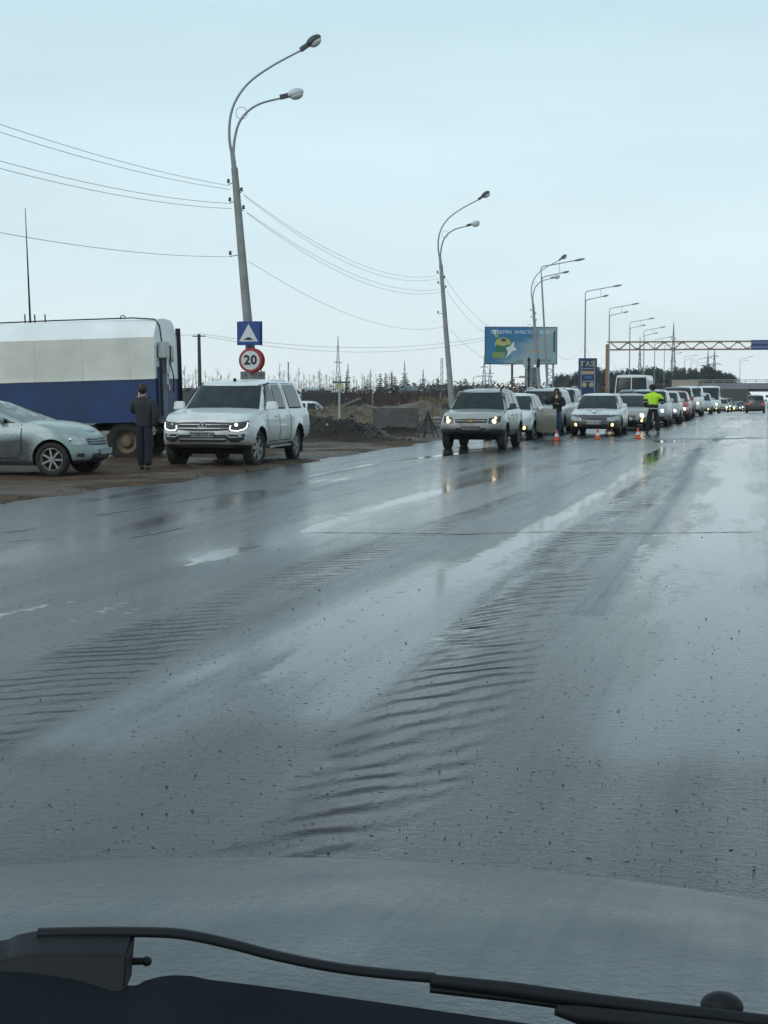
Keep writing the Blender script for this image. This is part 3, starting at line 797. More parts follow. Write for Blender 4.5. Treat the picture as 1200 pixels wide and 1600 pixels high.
    def lamp_pair(s, lo, hi, name='headlight', mat=None, lit=None, litpos=None, r=.05, off=.006, both=True, mir=True):
        f, _ = s.S_front()
        for sg in (1, -1):
            mb = MB(); A = [(sg * a, b) for a, b in lo]; B = [(sg * a, b) for a, b in hi]
            s.patch(mb, s.S_front(), A, B, off, 3, 0, sub=4)
            o = mb.build(name, mat or M_LAMPG, s.root, angle=40)
            if litpos:
                for (ly, lz, rr, mt) in litpos:
                    p = f(sg * ly, lz); b = MB(); b.ell((p.x - .01, p.y, p.z), (.045, rr, rr), 14, 8); b.build('bulb', mt, o)
    def fpatch(s, name, lo, hi, mat, off=.006, sub=6, rows=3, parent=None, angle=40):
        mb = MB(); s.patch(mb, s.S_front(), lo, hi, off, rows, 0, sub=sub); return mb.build(name, mat, parent or s.root, angle=angle)
    def plate(s, z=.52, txt='', y=0, rear=False, mat=None):
        x = (s.front_x(y, z) + .022) if not rear else (s.rear_x(y, z) - .022)
        mb = MB(); mb.box((x, y, z), (.016, .52, .112)); o = mb.build('number_plate', mat or M_PLATE, s.root, bevel=.003)
        if txt:
            t_ = MB(); sg = -1 if rear else 1
            text_mb(t_, txt, .10, (x + sg * .010, y, z), (0, sg, 0), (0, 0, 1), .003); t_.build('lettering', M_INK, o, smooth=False)
        return o
    def place(s, front_px, D, z=None, ang=0.0, keep=None):
        """nose centre at photo column front_px and depth D, heading -Y (towards the camera) turned by ang"""
        x, y = X(front_px, D); h = -math.pi / 2 + ang
        s.root.rotation_euler = (0, 0, h); cx = x - math.cos(h) * s.L / 2; cy = y - math.sin(h) * s.L / 2
        s.root.location = (cx, cy, zr(cy) if z is None else z); return s

def std_car(name, label, cat, front_px, D, paintm, L=4.3, Wd=1.75, H=1.47, kind='sedan', res=.5, lit='low', txt='', group='cars queueing on the road', ang=0, zb=.22, wr=.31, ws_lit=None, bars=False, low_front=0, lowm=None, plate_col=None):
    hb = H * .60; wbse = L * .6; fo = L * .2
    if kind == 'sedan':
        top = [(0, hb * .66), (.06, hb * .76), (.35, hb * .88), (1.15, hb * 1.03), (1.6, hb * 1.06), (L - .9, hb * 1.12), (L - .1, hb * 1.12), (L, hb * 1.05)]
        cab = dict(f0=1.0, f1=1.85, r0=L - .45, r1=L - 1.15, wb=Wd / 2 - .11, wt=Wd / 2 - .29, roof=[(1.6, H - .05), (2.3, H - .01), (3.0, H - .02), (L, H - .12)])
        wins = [(1.35, 2.15, 1.85, 2.15), (2.23, 3.05, 2.23, 2.95), (3.1, 3.45, 3.02, 3.15)]
    elif kind == 'hatch':
        top = [(0, hb * .68), (.05, hb * .78), (.3, hb * .90), (.95, hb * 1.05), (1.5, hb * 1.08), (L - .1, hb * 1.14), (L, hb * 1.05)]
        cab = dict(f0=.85, f1=1.6, r0=L - .08, r1=L - .42, wb=Wd / 2 - .1, wt=Wd / 2 - .26, roof=[(1.5, H - .05), (2.2, H - .01), (3.0, H - .02), (L, H - .08)])
        wins = [(1.15, 2.0, 1.62, 2.0), (2.08, 2.9, 2.08, 2.85), (2.98, 3.45, 2.93, 3.3)]
    elif kind == 'suv':
        top = [(0, hb * .78), (.04, hb * .90), (.3, hb * .99), (1.1, hb * 1.06), (L - .05, hb * 1.1), (L, hb * 1.02)]
        cab = dict(f0=1.05, f1=1.6, r0=L - .06, r1=L - .3, wb=Wd / 2 - .1, wt=Wd / 2 - .24, roof=[(1.4, H - .05), (2.0, H - .01), (3.2, H - .01), (L, H - .05)])
        wins = [(1.3, 2.1, 1.65, 2.1), (2.18, 3.0, 2.18, 3.0), (3.08, 3.8 if L > 4.2 else 3.55, 3.08, 3.7 if L > 4.2 else 3.45)]
    elif kind == 'van':
        top = [(0, .95), (.04, 1.02), (.3, 1.08), (.8, 1.18), (L - .05, 1.2), (L, 1.15)]
        cab = dict(f0=.6, f1=1.35, r0=L - .04, r1=L - .12, wb=Wd / 2 - .06, wt=Wd / 2 - .16, roof=[(1.2, H - .08), (1.9, H - .01), (L, H - .02)])
        wins = [(.95, 1.75, 1.35, 1.75)]; hb = 1.1
    c = Car(name, L=L, W=Wd, top=top, zb=zb, wheels=[fo if kind != 'van' else .85, fo + wbse], wr=wr, paint=paintm, cab=cab, res=res, low_front=low_front, low=lowm or M_PLAST, Rf=.8 if kind in ('sedan', 'hatch') else .55)
    hi = res > .6
    c.build_body(); c.build_cabin(); c.glass(wins, hi=hi); c.wheels(6)
    zt = hb * .74
    w = Wd / 2
    if kind in ('sedan', 'hatch'):
        hlo, hhi = [(w * .52, zt * .80), (w * .75, zt * .80), (w * .94, zt * .88)], [(w * .50, zt * .97), (w * .75, zt * 1.02), (w * .93, zt * 1.08)]; hz = zt * .9
    else:
        hz = zt * .98; hlo, hhi = [(w * .58, hz * .87), (w * .78, hz * .87), (w * .95, hz * .9)], [(w * .56, hz * 1.08), (w * .78, hz * 1.10), (w * .94, hz * 1.12)]
    pos = []
    if lit in ('low', 'both', 'cool'): pos = [(w * .70, hz, .075 if lit != 'both' else .095, M_COOL if lit == 'cool' else M_WARM)]
    c.lamp_pair(hlo, hhi, 'headlight', M_LAMPG, litpos=pos)
    fz = zb + .17
    fog = [(w * .70, fz, .06, M_WARM2)] if lit in ('fog', 'both') else None
    c.lamp_pair([(w * .58, fz - .055), (w * .82, fz - .055)], [(w * .58, fz + .055), (w * .82, fz + .055)], 'fog_lamp', M_LAMPD, litpos=fog, off=.008)
    g = c.fpatch('grille', [(-w * .42, hz * .84), (0, hz * .82), (w * .42, hz * .84)], [(-w * .46, hz * 1.03), (0, hz * 1.04), (w * .46, hz * 1.03)], M_PLAST, .008)
    bar = MB(); f = c.S_front()[0]
    for zz in (.92,): bar.tube([f(y, hz * zz) + Vector((.018, 0, 0)) for y in np.linspace(-w * .42, w * .42, 9)], .012, 6)
    bar.build('grille_bar', M_CHROME, g)
    c.fpatch('air_intake', [(-w * .45, zb + .09), (0, zb + .08), (w * .45, zb + .09)], [(-w * .48, zb + .2), (0, zb + .2), (w * .48, zb + .2)], M_PLAST, .009)
    c.plate(zb + .24, txt)
    c.mirrors(cab['f0'] + .42)
    if hi:
        dd = [(wins[0][0] - .05, wins[0][1] + .04), (wins[1][0] - .04, wins[1][1] + .05)]
        c.doors(dd, [dd[0][1] - .18, dd[1][1] - .18])
    for sg in (1, -1):
        mb = MB(); zz = hb * .85; S = c.S_rear(); s2 = sg
        c.patch(mb, S, [(s2 * w * .6, zz - .08), (s2 * w * .93, zz - .08)], [(s2 * w * .6, zz + .1), (s2 * w * .93, zz + .1)], .01, 3, 0); mb.build('tail_light', plain('tail_lens', (.35, .02, .02), .2), c.root)
    if bars:
        for sg in (1, -1):
            mb = MB(); x0, x1 = c.x(cab['f1'] + .15), c.x(L - .5); y = sg * (cab['wt'] - .08); zf = lambda x: interp(cab['roof'], L / 2 - x)
            mb.tube([(x0, y, zf(x0) + .01), (x0 - .1, y, zf(x0 - .1) + .06), ((x0 + x1) / 2, y, zf((x0 + x1) / 2) + .07), (x1 + .1, y, zf(x1 + .1) + .06), (x1, y, zf(x1) + .01)], .02, 6)
            mb.build('roof_rail', M_CHROME if bars == 'chrome' else M_PLAST, c.root)
    if D: c.place(front_px, D, ang=ang)
    tag(c.root, label, cat, group); return c
# ------------------------------------------------------------------ the white pickup on the verge
P_PICK = paint('white_pickup', (0.72, 0.75, 0.74), .75, .30, 1.05, dcol=(.24, .205, .155))
c = Car('pickup_truck', L=5.2, W=2.0, zb=.38, res=1.0, wheels=[.92, 4.02], wr=.395, track=.855, paint=P_PICK, p=3.2, Rf=.62, Rr=.2, flare=.045, arch=.07, rimr=.66, crown=.045,
        top=[(0, .96), (.04, 1.03), (.16, 1.075), (.7, 1.15), (1.35, 1.215), (2.2, 1.20), (5.0, 1.20), (5.2, 1.17)],
        nose=[(0, -.16), (.12, -.05), (.3, 0), (.5, -.005), (.62, -.03), (.8, -.07), (.93, -.10), (1, -.17)],
        side=[(0, .90), (.1, .955), (.3, .99), (.55, 1.0), (.8, .985), (.93, .96), (1, .93)],
        cab=dict(f0=1.22, f1=1.98, r0=5.14, r1=4.72, wb=.90, wt=.735, Rc=.26, bow=.035, roof=[(1.6, 1.76), (2.1, 1.80), (2.9, 1.835), (4.6, 1.82), (5.2, 1.76)]))
c.build_body(); c.build_cabin()
c.glass([(1.62, 2.40, 2.06, 2.40), (2.52, 3.22, 2.52, 3.12), (3.62, 4.62, 3.44, 4.42)], ws=(.93, .04, .9))
c.wheels(6, turn=R(-9)); c.doors([(1.55, 2.46), (2.48, 3.36)], [2.24, 3.16]); c.mirrors(1.62, 1.30, (.14, .26, .2))
f = c.S_front()[0]
# black grille with two chrome bars between the lamps, badge in the middle
g = c.fpatch('grille', [(-.56, .80), (-.3, .785), (0, .78), (.3, .785), (.56, .80)], [(-.60, .955), (-.3, .965), (0, .97), (.3, .965), (.60, .955)], M_PLAST, .006)
for zz in (.835, .915):
    b = MB(); pts = [f(y, zz) + Vector((.014, 0, 0)) for y in np.linspace(-.56, .56, 13)]; b.tube(pts, .011, 6); b.build('grille_bar', M_CHROME, g)
p = f(0, .875); b = MB(); x = p.x + .022; rr = .082
b.tube([(x, rr * math.cos(a), .875 + rr * math.sin(a)) for a in np.linspace(0, 2 * math.pi, 25)], .008, 6, caps=False)
s_ = .072
for pts in ([(-.5, .83), (0, .12)], [(.5, .83), (0, .12)], [(-.88, .42), (-.42, -.78)], [(-.42, -.78), (0, .05)], [(0, .05), (.42, -.78)], [(.42, -.78), (.88, .42)]):
    b.tube([(x, a * s_, .875 + z_ * s_) for a, z_ in pts], .0075, 5)
b.build('badge', M_CHROME, g)
for sg in (1, -1):
    mb = MB(); c.patch(mb, c.S_front(), [(sg * .565, .775), (sg * .75, .765), (sg * .875, .80), (sg * .93, .87)], [(sg * .60, .955), (sg * .75, .965), (sg * .88, .985), (sg * .925, 1.0)], .008, 4, 0, sub=4)
    h = mb.build('headlight', M_LAMPD, c.root)
    b = MB(); pts = [(.60, .90), (.585, .83), (.62, .793), (.75, .785), (.86, .815), (.905, .86), (.915, .955)]
    b.tube([f(sg * y, z_) + Vector((.012, 0, 0)) for y, z_ in pts], .013, 6); b.build('light_strip', M_DRL, h)
    b = MB(); q = f(sg * .70, .905); b.ell((q.x - .01, q.y, q.z), (.03, .042, .042)); b.build('projector', M_LAMPG if sg < 0 else M_COOL, h)
for sg in (1, -1):
    mb = MB(); c.ribbon(mb, c.S_cs(sg), [(3.34, .02), (3.30, .98)], .022, .004, 0); mb.build('canopy_joint', M_UNDER, c.root)
    mb = MB(); c.ribbon(mb, c.S_side(sg), [(c.x(3.40), 1.18), (c.x(3.40), .62)], .018, .005, 0); mb.build('bed_joint', M_UNDER, c.root)
mb = MB(); mb.box((c.x(3.95), 0, 1.862), (1.30, 1.10, .035), taper=.93); mb.build('canopy_roof', P_PICK, c.root, bevel=.012)
# lower bumper
lo = [(-.86, .60), (-.74, .545), (-.60, .555), (-.5, .625), (0, .63), (.5, .625), (.60, .555), (.74, .545), (.86, .60)]
hi_ = [(-.88, .72), (-.74, .71), (-.60, .715), (-.5, .705), (0, .705), (.5, .705), (.60, .715), (.74, .71), (.88, .72)]
b_ = c.fpatch('bumper_intake', lo, hi_, M_PLAST, .006, sub=4)
for sg in (1, -1):
    b = MB(); b.tube([f(sg * y, z_) + Vector((.012, 0, 0)) for y, z_ in [(.52, .70), (.60, .65), (.84, .66)]], .012, 6); b.build('chrome_strip', M_CHROME, b_)
    b = MB(); q = f(sg * .78, .685); b.ell((q.x - .02, q.y, q.z), (.04, .045, .03)); b.build('fog_lamp', M_LAMPG, b_)
c.fpatch('lower_slot', [(-.5, .555), (0, .56), (.5, .555)], [(-.54, .60), (0, .605), (.54, .60)], M_PLAST, .006)
c.fpatch('skid_plate', [(-.6, .435), (0, .43), (.6, .435)], [(-.66, .50), (0, .515), (.66, .50)], plain('skid_grey', (.09, .09, .085), .6), .012)
c.plate(.705, 'О 109 НТ 86', mat=plain('dirty_plate', (.23, .24, .24), .6))
for sg in (1, -1):
    mb = MB(); mb.box((c.x(2.48), sg * .93, .40), (1.75, .16, .04), 0); mb.tube([(c.x(1.9), sg * .93, .40), (c.x(1.9), sg * .6, .45)], .02, 5); mb.tube([(c.x(3.0), sg * .93, .40), (c.x(3.0), sg * .6, .45)], .02, 5)
    mb.build('side_step', M_CHROME, c.root)
for sg in (1, -1):
    for d in (c.wh[0], c.wh[1]):
        mb = MB(); mb.box((c.x(d) - .46, sg * .84, .36), (.015, .26, .34)); mb.build('mud_flap', M_RUB, c.root)
mb = MB(); mb.ell((c.x(2.3), 0, 1.865), (.09, .03, .04)); mb.build('antenna', M_RUB, c.root)
mb = MB(); mb.tube([(c.x(1.0), 0, .38), (c.x(4.2), 0, .38)], .1, 8); mb.box((c.x(4.02), 0, .38), (.25, 1.3, .2)); mb.box((c.x(.92), 0, .36), (.3, 1.3, .18)); mb.build('chassis', M_UNDER, c.root)
for sg in (1, -1):
    mb = MB(); c.patch(mb, c.S_rear(), [(sg * .78, .86), (sg * .93, .86)], [(sg * .78, 1.1), (sg * .93, 1.1)], .01, 3); mb.build('tail_light', plain('tail_lens', (.35, .02, .02), .2), c.root)
for sg in (1, -1):     # wind deflectors over the side glass
    mb = MB(); S = c.S_cs(sg); c.ribbon(mb, S, [(1.66, .16), (2.06, .90), (2.42, .93)], .05, .03, 0)
    mb.build('window_visor', M_PLAST, c.root)
c.place(316, 33.5, z=.0, ang=R(1.0))
tag(c.root, 'white crew cab pickup with canopy and glowing strip headlights, parked below the round 20 sign', 'pickup truck')

# ------------------------------------------------------------------ pale green hatchback cut by the left edge of the photo
P_GRN = paint('pale_green', (0.31, 0.40, 0.385), .9, .60, .86, metal=.1, dcol=(.050, .052, .056), xcut=.9, wob=-.25)
c = Car('hatchback_car', L=4.25, W=1.70, zb=.20, res=1.0, wheels=[.70, 3.30], wr=.318, track=.74, paint=P_GRN, p=2.5, Rf=.85, Rr=.4, flare=.02, rimr=.68, crown=.05,
        top=[(0, .62), (.05, .70), (.2, .80), (.5, .905), (.9, .975), (1.25, .995), (2.2, .98), (4.1, 1.02), (4.25, .98)],
        nose=[(0, -.12), (.2, -.01), (.45, .0), (.6, -.02), (.8, -.08), (.93, -.15), (1, -.24)],
        cab=dict(f0=.98, f1=2.12, r0=4.15, r1=3.7, wb=.755, wt=.56, Rc=.34, bow=.05, t0=.05, roof=[(1.6, 1.33), (2.2, 1.40), (2.8, 1.43), (3.6, 1.40), (4.2, 1.33)]))
c.build_body(); c.build_cabin(); c.k['wsmat'] = glass_mat('pale_windscreen', (.20, .23, .23), .15, .9)
c.glass([(1.42, 2.62, 2.30, 2.62), (2.74, 3.6, 2.74, 3.4)], ws=(.95, .03, .94))
c.wheels(7, turn=R(4)); c.doors([(1.30, 2.68), (2.70, 3.62)], [2.44, 3.4])
for sg in (1, -1):
    mb = MB(); x = c.x(1.72); y = sg * .86; mb.ell((x, y, 1.07), (.07, .12, .075)); mb.box((x, sg * .79, 1.02), (.05, .12, .04)); o = mb.build('mirror', plain('mirror_silver', (.42, .44, .45), .35), c.root)
for sg in (1, -1):
    mb = MB(); c.patch(mb, c.S_front(), [(sg * .50, .60), (sg * .66, .585), (sg * .78, .64), (sg * .832, .735)], [(sg * .47, .71), (sg * .64, .755), (sg * .77, .80), (sg * .835, .795)], .007, 4, sub=5)
    h = mb.build('headlight', plain('hazy_lamp_lens', (.40, .45, .45), .2, .1, .25, 12), c.root)
    b = MB(); q = c.S_front()[0](sg * .70, .69); b.ell((q.x - .015, q.y, q.z), (.03, .055, .055)); b.build('reflector', M_CHROME, h)
g = c.fpatch('grille', [(-.44, .585), (0, .575), (.44, .585)], [(-.42, .70), (0, .715), (.42, .70)], M_PLAST, .006)
for zz in (.615, .66):
    b = MB(); b.tube([c.S_front()[0](y, zz) + Vector((.012, 0, 0)) for y in np.linspace(-.41, .41, 11)], .013, 6); b.build('grille_bar', P_GRN, g)
c.fpatch('air_intake', [(-.42, .30), (0, .29), (.42, .30)], [(-.38, .42), (0, .43), (.38, .42)], M_PLAST, .007)
for sg in (1, -1): c.fpatch('fog_recess', [(sg * .56, .36), (sg * .68, .37)], [(sg * .57, .43), (sg * .68, .43)], M_PLAST, .007)
mb = MB(); mb.box((c.front_x(0, .45) + .03, .08, .46), (.02, .5, .11)); mb.build('number_plate', plain('bent_grey_plate', (.28, .31, .31), .6), c.root)
for sg in (1, -1):
    mb = MB(); c.patch(mb, c.S_rear(), [(sg * .6, .75), (sg * .8, .75)], [(sg * .6, .98), (sg * .8, .98)], .01, 3); mb.build('tail_light', plain('tail_lens', (.35, .02, .02), .2), c.root)
ang = YAW - R(13); s83, D = 83.5, 29.9
x, y = X(83, D); fx, fy = math.cos(ang), math.sin(ang); rx_, ry_ = math.sin(ang), -math.cos(ang)
d = c.x(.70); c.root.rotation_euler = (0, 0, ang)
c.root.location = (x - fx * d - rx_ * c.track, y - fy * d - ry_ * c.track, .03)
tag(c.root, 'pale green hatchback with dirty dark lower flanks, cut by the left edge', 'hatchback')

# ------------------------------------------------------------------ silver off-roader waiting with headlights on
P_NIVA = paint('silver_offroader', (0.40, 0.41, 0.39), .65, .25, 1.0, metal=.3, dcol=(.11, .10, .085))
c = Car('compact_suv', L=4.0, W=1.76, zb=.36, res=1.0, wheels=[.74, 3.19], wr=.345, track=.76, paint=P_NIVA, p=3.0, Rf=.55, Rr=.25, flare=.03, arch=.06, low_t=.18, low_front=.60,
        top=[(0, .84), (.04, .91), (.15, .955), (.5, 1.00), (1.05, 1.06), (1.8, 1.06), (3.8, 1.08), (4.0, 1.04)],
        cab=dict(f0=.98, f1=1.56, r0=3.93, r1=3.66, wb=.80, wt=.63, Rc=.24, roof=[(1.4, 1.57), (1.9, 1.62), (3.0, 1.63), (3.9, 1.58)]))
c.build_body(); c.build_cabin(); c.glass([(1.28, 1.98, 1.62, 1.98), (2.06, 2.72, 2.06, 2.72), (2.82, 3.56, 2.82, 3.46)])
c.wheels(5, plain('steel_rim_dark', (.10, .10, .10), .6, .3)); c.doors([(1.22, 2.02), (2.04, 2.82)], [1.84, 2.62]); c.mirrors(1.32, 1.18, (.12, .2, .16), M_PLAST)
f = c.S_front()[0]
g = c.fpatch('grille', [(-.42, .735), (0, .73), (.42, .735)], [(-.46, .84), (0, .85), (.46, .84)], M_PLAST, .008)
b = MB(); b.tube([f(y, .79) + Vector((.016, 0, 0)) for y in np.linspace(-.42, .42, 9)], .016, 6); b.build('grille_bar', P_NIVA, g)
b = MB(); p = f(0, .79); b.box((p.x + .036, 0, .79), (.014, .17, .035)); b.box((p.x + .036, 0, .79), (.012, .07, .065)); b.build('badge', plain('gold_badge', (.5, .33, .1), .3, .6), g)
c.lamp_pair([(.47, .72), (.62, .715), (.78, .75)], [(.49, .865), (.66, .895), (.79, .92)], 'headlight', M_LAMPD, litpos=[(.62, .775, .062, M_WARM), (.66, .865, .036, M_WARM2)])
c.fpatch('upper_bumper', [(-.80, .60), (0, .595), (.80, .60)], [(-.81, .685), (0, .69), (.81, .685)], P_NIVA, .022)
c.fpatch('lower_grille', [(-.5, .44), (0, .43), (.5, .44)], [(-.55, .50), (0, .505), (.55, .50)], M_UNDER, .01)
c.lamp_pair([(.58, .50), (.72, .50)], [(.58, .57), (.72, .57)], 'fog_lamp', M_LAMPD)
c.plate(.60, 'у 512 рв 86', mat=plain('muddy_plate', (.15, .145, .135), .7))
for sg in (1, -1):
    mb = MB(); y = sg * .55; z_ = lambda d: interp(c.cab['roof'], d)
    mb.tube([(c.x(1.72), y, z_(1.72) - .01), (c.x(1.80), y, z_(1.8) + .055), (c.x(2.0), y, z_(2.0) + .09), (c.x(2.8), y, z_(2.8) + .08), (c.x(3.5), y, z_(3.5) + .06), (c.x(3.62), y, z_(3.62) - .01)], [.03, .03, .022, .022, .022, .03], 8)
    mb.build('roof_rail', M_RUB, c.root)
    mb = MB(); c.patch(mb, c.S_rear(), [(sg * .70, .75), (sg * .84, .75)], [(sg * .70, 1.0), (sg * .84, 1.0)], .01, 3); mb.build('tail_light', plain('tail_lens', (.35, .02, .02), .2), c.root)
mb = MB(); mb.box((c.x(.74), 0, .34), (.3, 1.2, .16)); mb.box((c.x(3.19), 0, .34), (.2, 1.2, .16)); mb.tube([(c.x(.8), 0, .36), (c.x(3.2), 0, .36)], .07, 7); mb.build('chassis', M_UNDER, c.root)
c.place(735, 43.2); tag(c.root, 'dirty silver compact off-roader heading the queue, two glowing headlights and a dark lower bumper', 'suv')

# ------------------------------------------------------------------ the queue behind it
P_W = paint('white_car', (0.66, 0.70, 0.70), .55, .2, .75, dcol=(.16, .145, .12))
P_S = paint('silver_car', (0.42, 0.45, 0.45), .5, .2, .8, .3); P_BG = paint('beige_car', (0.38, 0.38, 0.34), .5, .2, .8, .25)
P_DK = paint('dark_car', (0.035, 0.04, 0.045), .6, .2, .9); P_RD = paint('red_car', (0.32, 0.035, 0.03), .3, .15, .6)
P_GY = paint('grey_car', (0.12, 0.13, 0.14), .6, .2, .8, .2)
QG = 'cars queueing on the road'
A = std_car('compact_car', 'small white compact car with its driver door swung open, half hidden by the silver off-roader', 'car', 789, 51.6, P_W, 4.05, 1.68, 1.48, 'hatch', .7, 'fog', 'к 284', QG, wr=.30)
for o in [q for q in A.root.children if q.name.startswith('door')]:      # its driver's door stands open: hinge at the front edge, on the car's left
    m = o.data; ys_ = [v.co.y for v in m.vertices]; xs_ = [v.co.x for v in m.vertices]
    if min(ys_) > 0 and max(xs_) > .55: 
        hx, hy = max(xs_), max(ys_) - .02
        for ch in list(o.children): bpy.data.objects.remove(ch)
        bpy.data.objects.remove(o)
        mb = MB(); n = 10; zl, zh = .22, 1.02; wd = .72; vs = []; fs = []
        for th_, yo in ((0, 0.0), (1, -.09)):
            for r_ in range(6):
                for i in range(n + 1):
                    u = i / n; vv_ = r_ / 5; zz = lerp(zl + .10 * max(0, .15 - u) / .15, zh - .04 * u, vv_)
                    vs.append((-u * wd, yo + .03 * math.sin(vv_ * 3.1) * (1 if th_ == 0 else 0), zz))
        k6 = 6 * (n + 1)
        for b0 in (0, k6):
            for r_ in range(5):
                for i in range(n): fs.append((b0 + r_ * (n + 1) + i, b0 + r_ * (n + 1) + i + 1, b0 + (r_ + 1) * (n + 1) + i + 1, b0 + (r_ + 1) * (n + 1) + i))
        loop = list(range(n + 1)) + [r_ * (n + 1) + n for r_ in range(1, 6)] + [5 * (n + 1) + i for i in range(n - 1, -1, -1)] + [r_ * (n + 1) for r_ in range(4, 0, -1)]
        for i in range(len(loop)): a, b = loop[i], loop[(i + 1) % len(loop)]; fs.append((a, b, k6 + b, k6 + a))
        mb.add(vs, fs, 0)
        D_ = mb.build('open_door', [paint('open_door_dirt', (.42, .43, .38), 1.0, .5, 1.1, dcol=(.17, .155, .12))], A.root, angle=40, bevel=.01); D_['label'] = 'open driver door with muddy outer skin'
        fr = MB(); fr.tube([(-.04, -.04, .93), (-.07, -.05, 1.06), (-.30, -.05, .94)], .018, 6); fr.build('window_corner', A.paint, D_)
        gl = MB(); 0 and gl.add([(-.10, -.045, .93), (-.42, -.10, 1.32), (-.83, -.10, 1.35), (-.85, -.045, .92), (-.10, -.052, .93), (-.42, -.107, 1.32), (-.83, -.107, 1.35), (-.85, -.052, .92)], [(0, 1, 2, 3), (7, 6, 5, 4), (0, 4, 5, 1), (1, 5, 6, 2), (2, 6, 7, 3), (3, 7, 4, 0)])
        mr_ = MB(); mr_.ell((-.12, .10, 1.0), (.06, .10, .075)); mr_.build('door_mirror', A.paint, D_)
        hb_ = MB(); hb_.box((-.60, .04, .80), (.16, .03, .025)); hb_.build('handle', A.paint, D_)
        D_.location = (hx, hy, 0); D_.rotation_euler = (0, 0, R(-58))
for o in list(A.root.children):                # the mirror on the left is on the open door
    if o.name.startswith('mirror') and min(v.co.y for v in o.data.vertices) > 0:
        for ch in list(o.children): bpy.data.objects.remove(ch)
        bpy.data.objects.remove(o)
std_car('silver_suv', 'silver crossover with roof rails directly behind the open car door', 'suv', 838, 57.6, P_S, 4.4, 1.8, 1.62, 'suv', .6, None, '', QG, bars='chrome', wr=.34)
std_car('silver_suv', 'second silver crossover, behind the woman at the open door and left of the white sedan', 'suv', 863, 64.5, P_W, 4.3, 1.8, 1.66, 'suv', .5, None, '', QG, bars='chrome', wr=.34)
c = std_car('white_sedan', 'white sedan with dark muddy bumper and amber fog lamps behind the traffic cones', 'car', 927, 55.9, P_W, 4.6, 1.79, 1.46, 'sedan', .75, 'fog', 'а 730 км 86', QG, low_front=.74, lowm=paint('muddy_front', (.07, .072, .075), .7, .1, .7), wr=.32)
b = MB(); f = c.S_front()[0]
for sg in (1, -1):
    b.tube([(f(0, .82).x - .05, sg * .02, .845), (f(0, .82).x - .09, sg * .13, .868), (f(0, .82).x - .16, sg * .26, .885), (f(0, .82).x - .20, sg * .22, .90)], .018, 6)
b.ell((f(0, .8).x - .02, 0, .83), (.02, .06, .045)); b.build('badge', M_CHROME, c.root)
std_car('beige_sedan', 'beige sedan with glaring headlamps in the queue, just left of the traffic officer', 'car', 977, 63.0, P_BG, 4.4, 1.74, 1.42, 'sedan', .6, 'both', '', QG)
std_car('dark_hatchback', 'dark hatchback roof showing behind the beige sedan, in front of the small bus', 'car', 983, 75, P_DK, 4.2, 1.74, 1.56, 'hatch', .5, None, '', QG)
std_car('silver_suv', 'silver suv right of the traffic officer, seen along its flank, small white headlights', 'suv', 1010, 68.5, P_S, 4.3, 1.8, 1.58, 'suv', .6, 'cool', '', QG, wr=.33)
std_car('silver_hatchback', 'silver hatchback squeezed between the silver suv and the red car in the queue', 'car', 1033, 74.8, P_S, 3.9, 1.68, 1.5, 'hatch', .5, 'cool', '', QG)
std_car('red_hatchback', 'red hatchback in the queue with one glaring headlamp', 'car', 1049, 81.5, P_RD, 4.1, 1.74, 1.5, 'hatch', .5, 'low', '', QG)
std_car('dark_suv', 'tall dark suv behind the red hatchback', 'suv', 1055, 89, P_DK, 4.6, 1.86, 1.72, 'suv', .5, None, '', QG, wr=.36)
std_car('white_minivan', 'white minivan behind the dark suv, in front of the beige lorry box', 'van', 1072, 97, P_W, 4.7, 1.85, 1.82, 'van', .5, 'low', '', QG, wr=.33)
std_car('white_hatchback', 'small pale hatchback with one amber fog lamp, left of the white high-roof van', 'car', 1092, 112, P_S, 3.9, 1.68, 1.5, 'hatch', .5, 'fog', '', QG)
std_car('high_roof_van', 'white high-roof van with a bright headlamp farther down the queue', 'van', 1105, 136, P_W, 5.4, 2.0, 2.35, 'van', .5, 'both', '', QG, wr=.35, zb=.3)
std_car('silver_hatchback', 'low silver hatchback with two lit lamps just beyond the high-roof van', 'car', 1125, 172, P_S, 4.1, 1.72, 1.5, 'hatch', .4, 'both', '', QG)
std_car('dark_suv', 'dark suv with glaring lamps between the low silver hatchback and the far white sedan', 'suv', 1131, 200, P_DK, 4.6, 1.85, 1.75, 'suv', .4, 'both', '', QG, wr=.36)
std_car('dark_sedan', 'dark sedan with lit lamps left of the suv driving away', 'car', 1158, 290, P_DK, 4.4, 1.8, 1.5, 'sedan', .4, 'both', '', QG)
std_car('white_sedan', 'far white sedan with both lamps lit beyond the high-roof van', 'car', 1139, 232, P_W, 4.3, 1.75, 1.45, 'sedan', .4, 'both', '', QG)
std_car('dark_suv', 'far dark suv with lit lamps, last clear car before the bridge', 'suv', 1153, 272, P_GY, 4.6, 1.85, 1.72, 'suv', .4, 'both', '', QG, wr=.36)
std_car('grey_sedan', 'farthest grey sedan in the queue, only its lamps showing', 'car', 1149, 252, P_GY, 4.3, 1.75, 1.45, 'sedan', .4, 'low', '', QG)
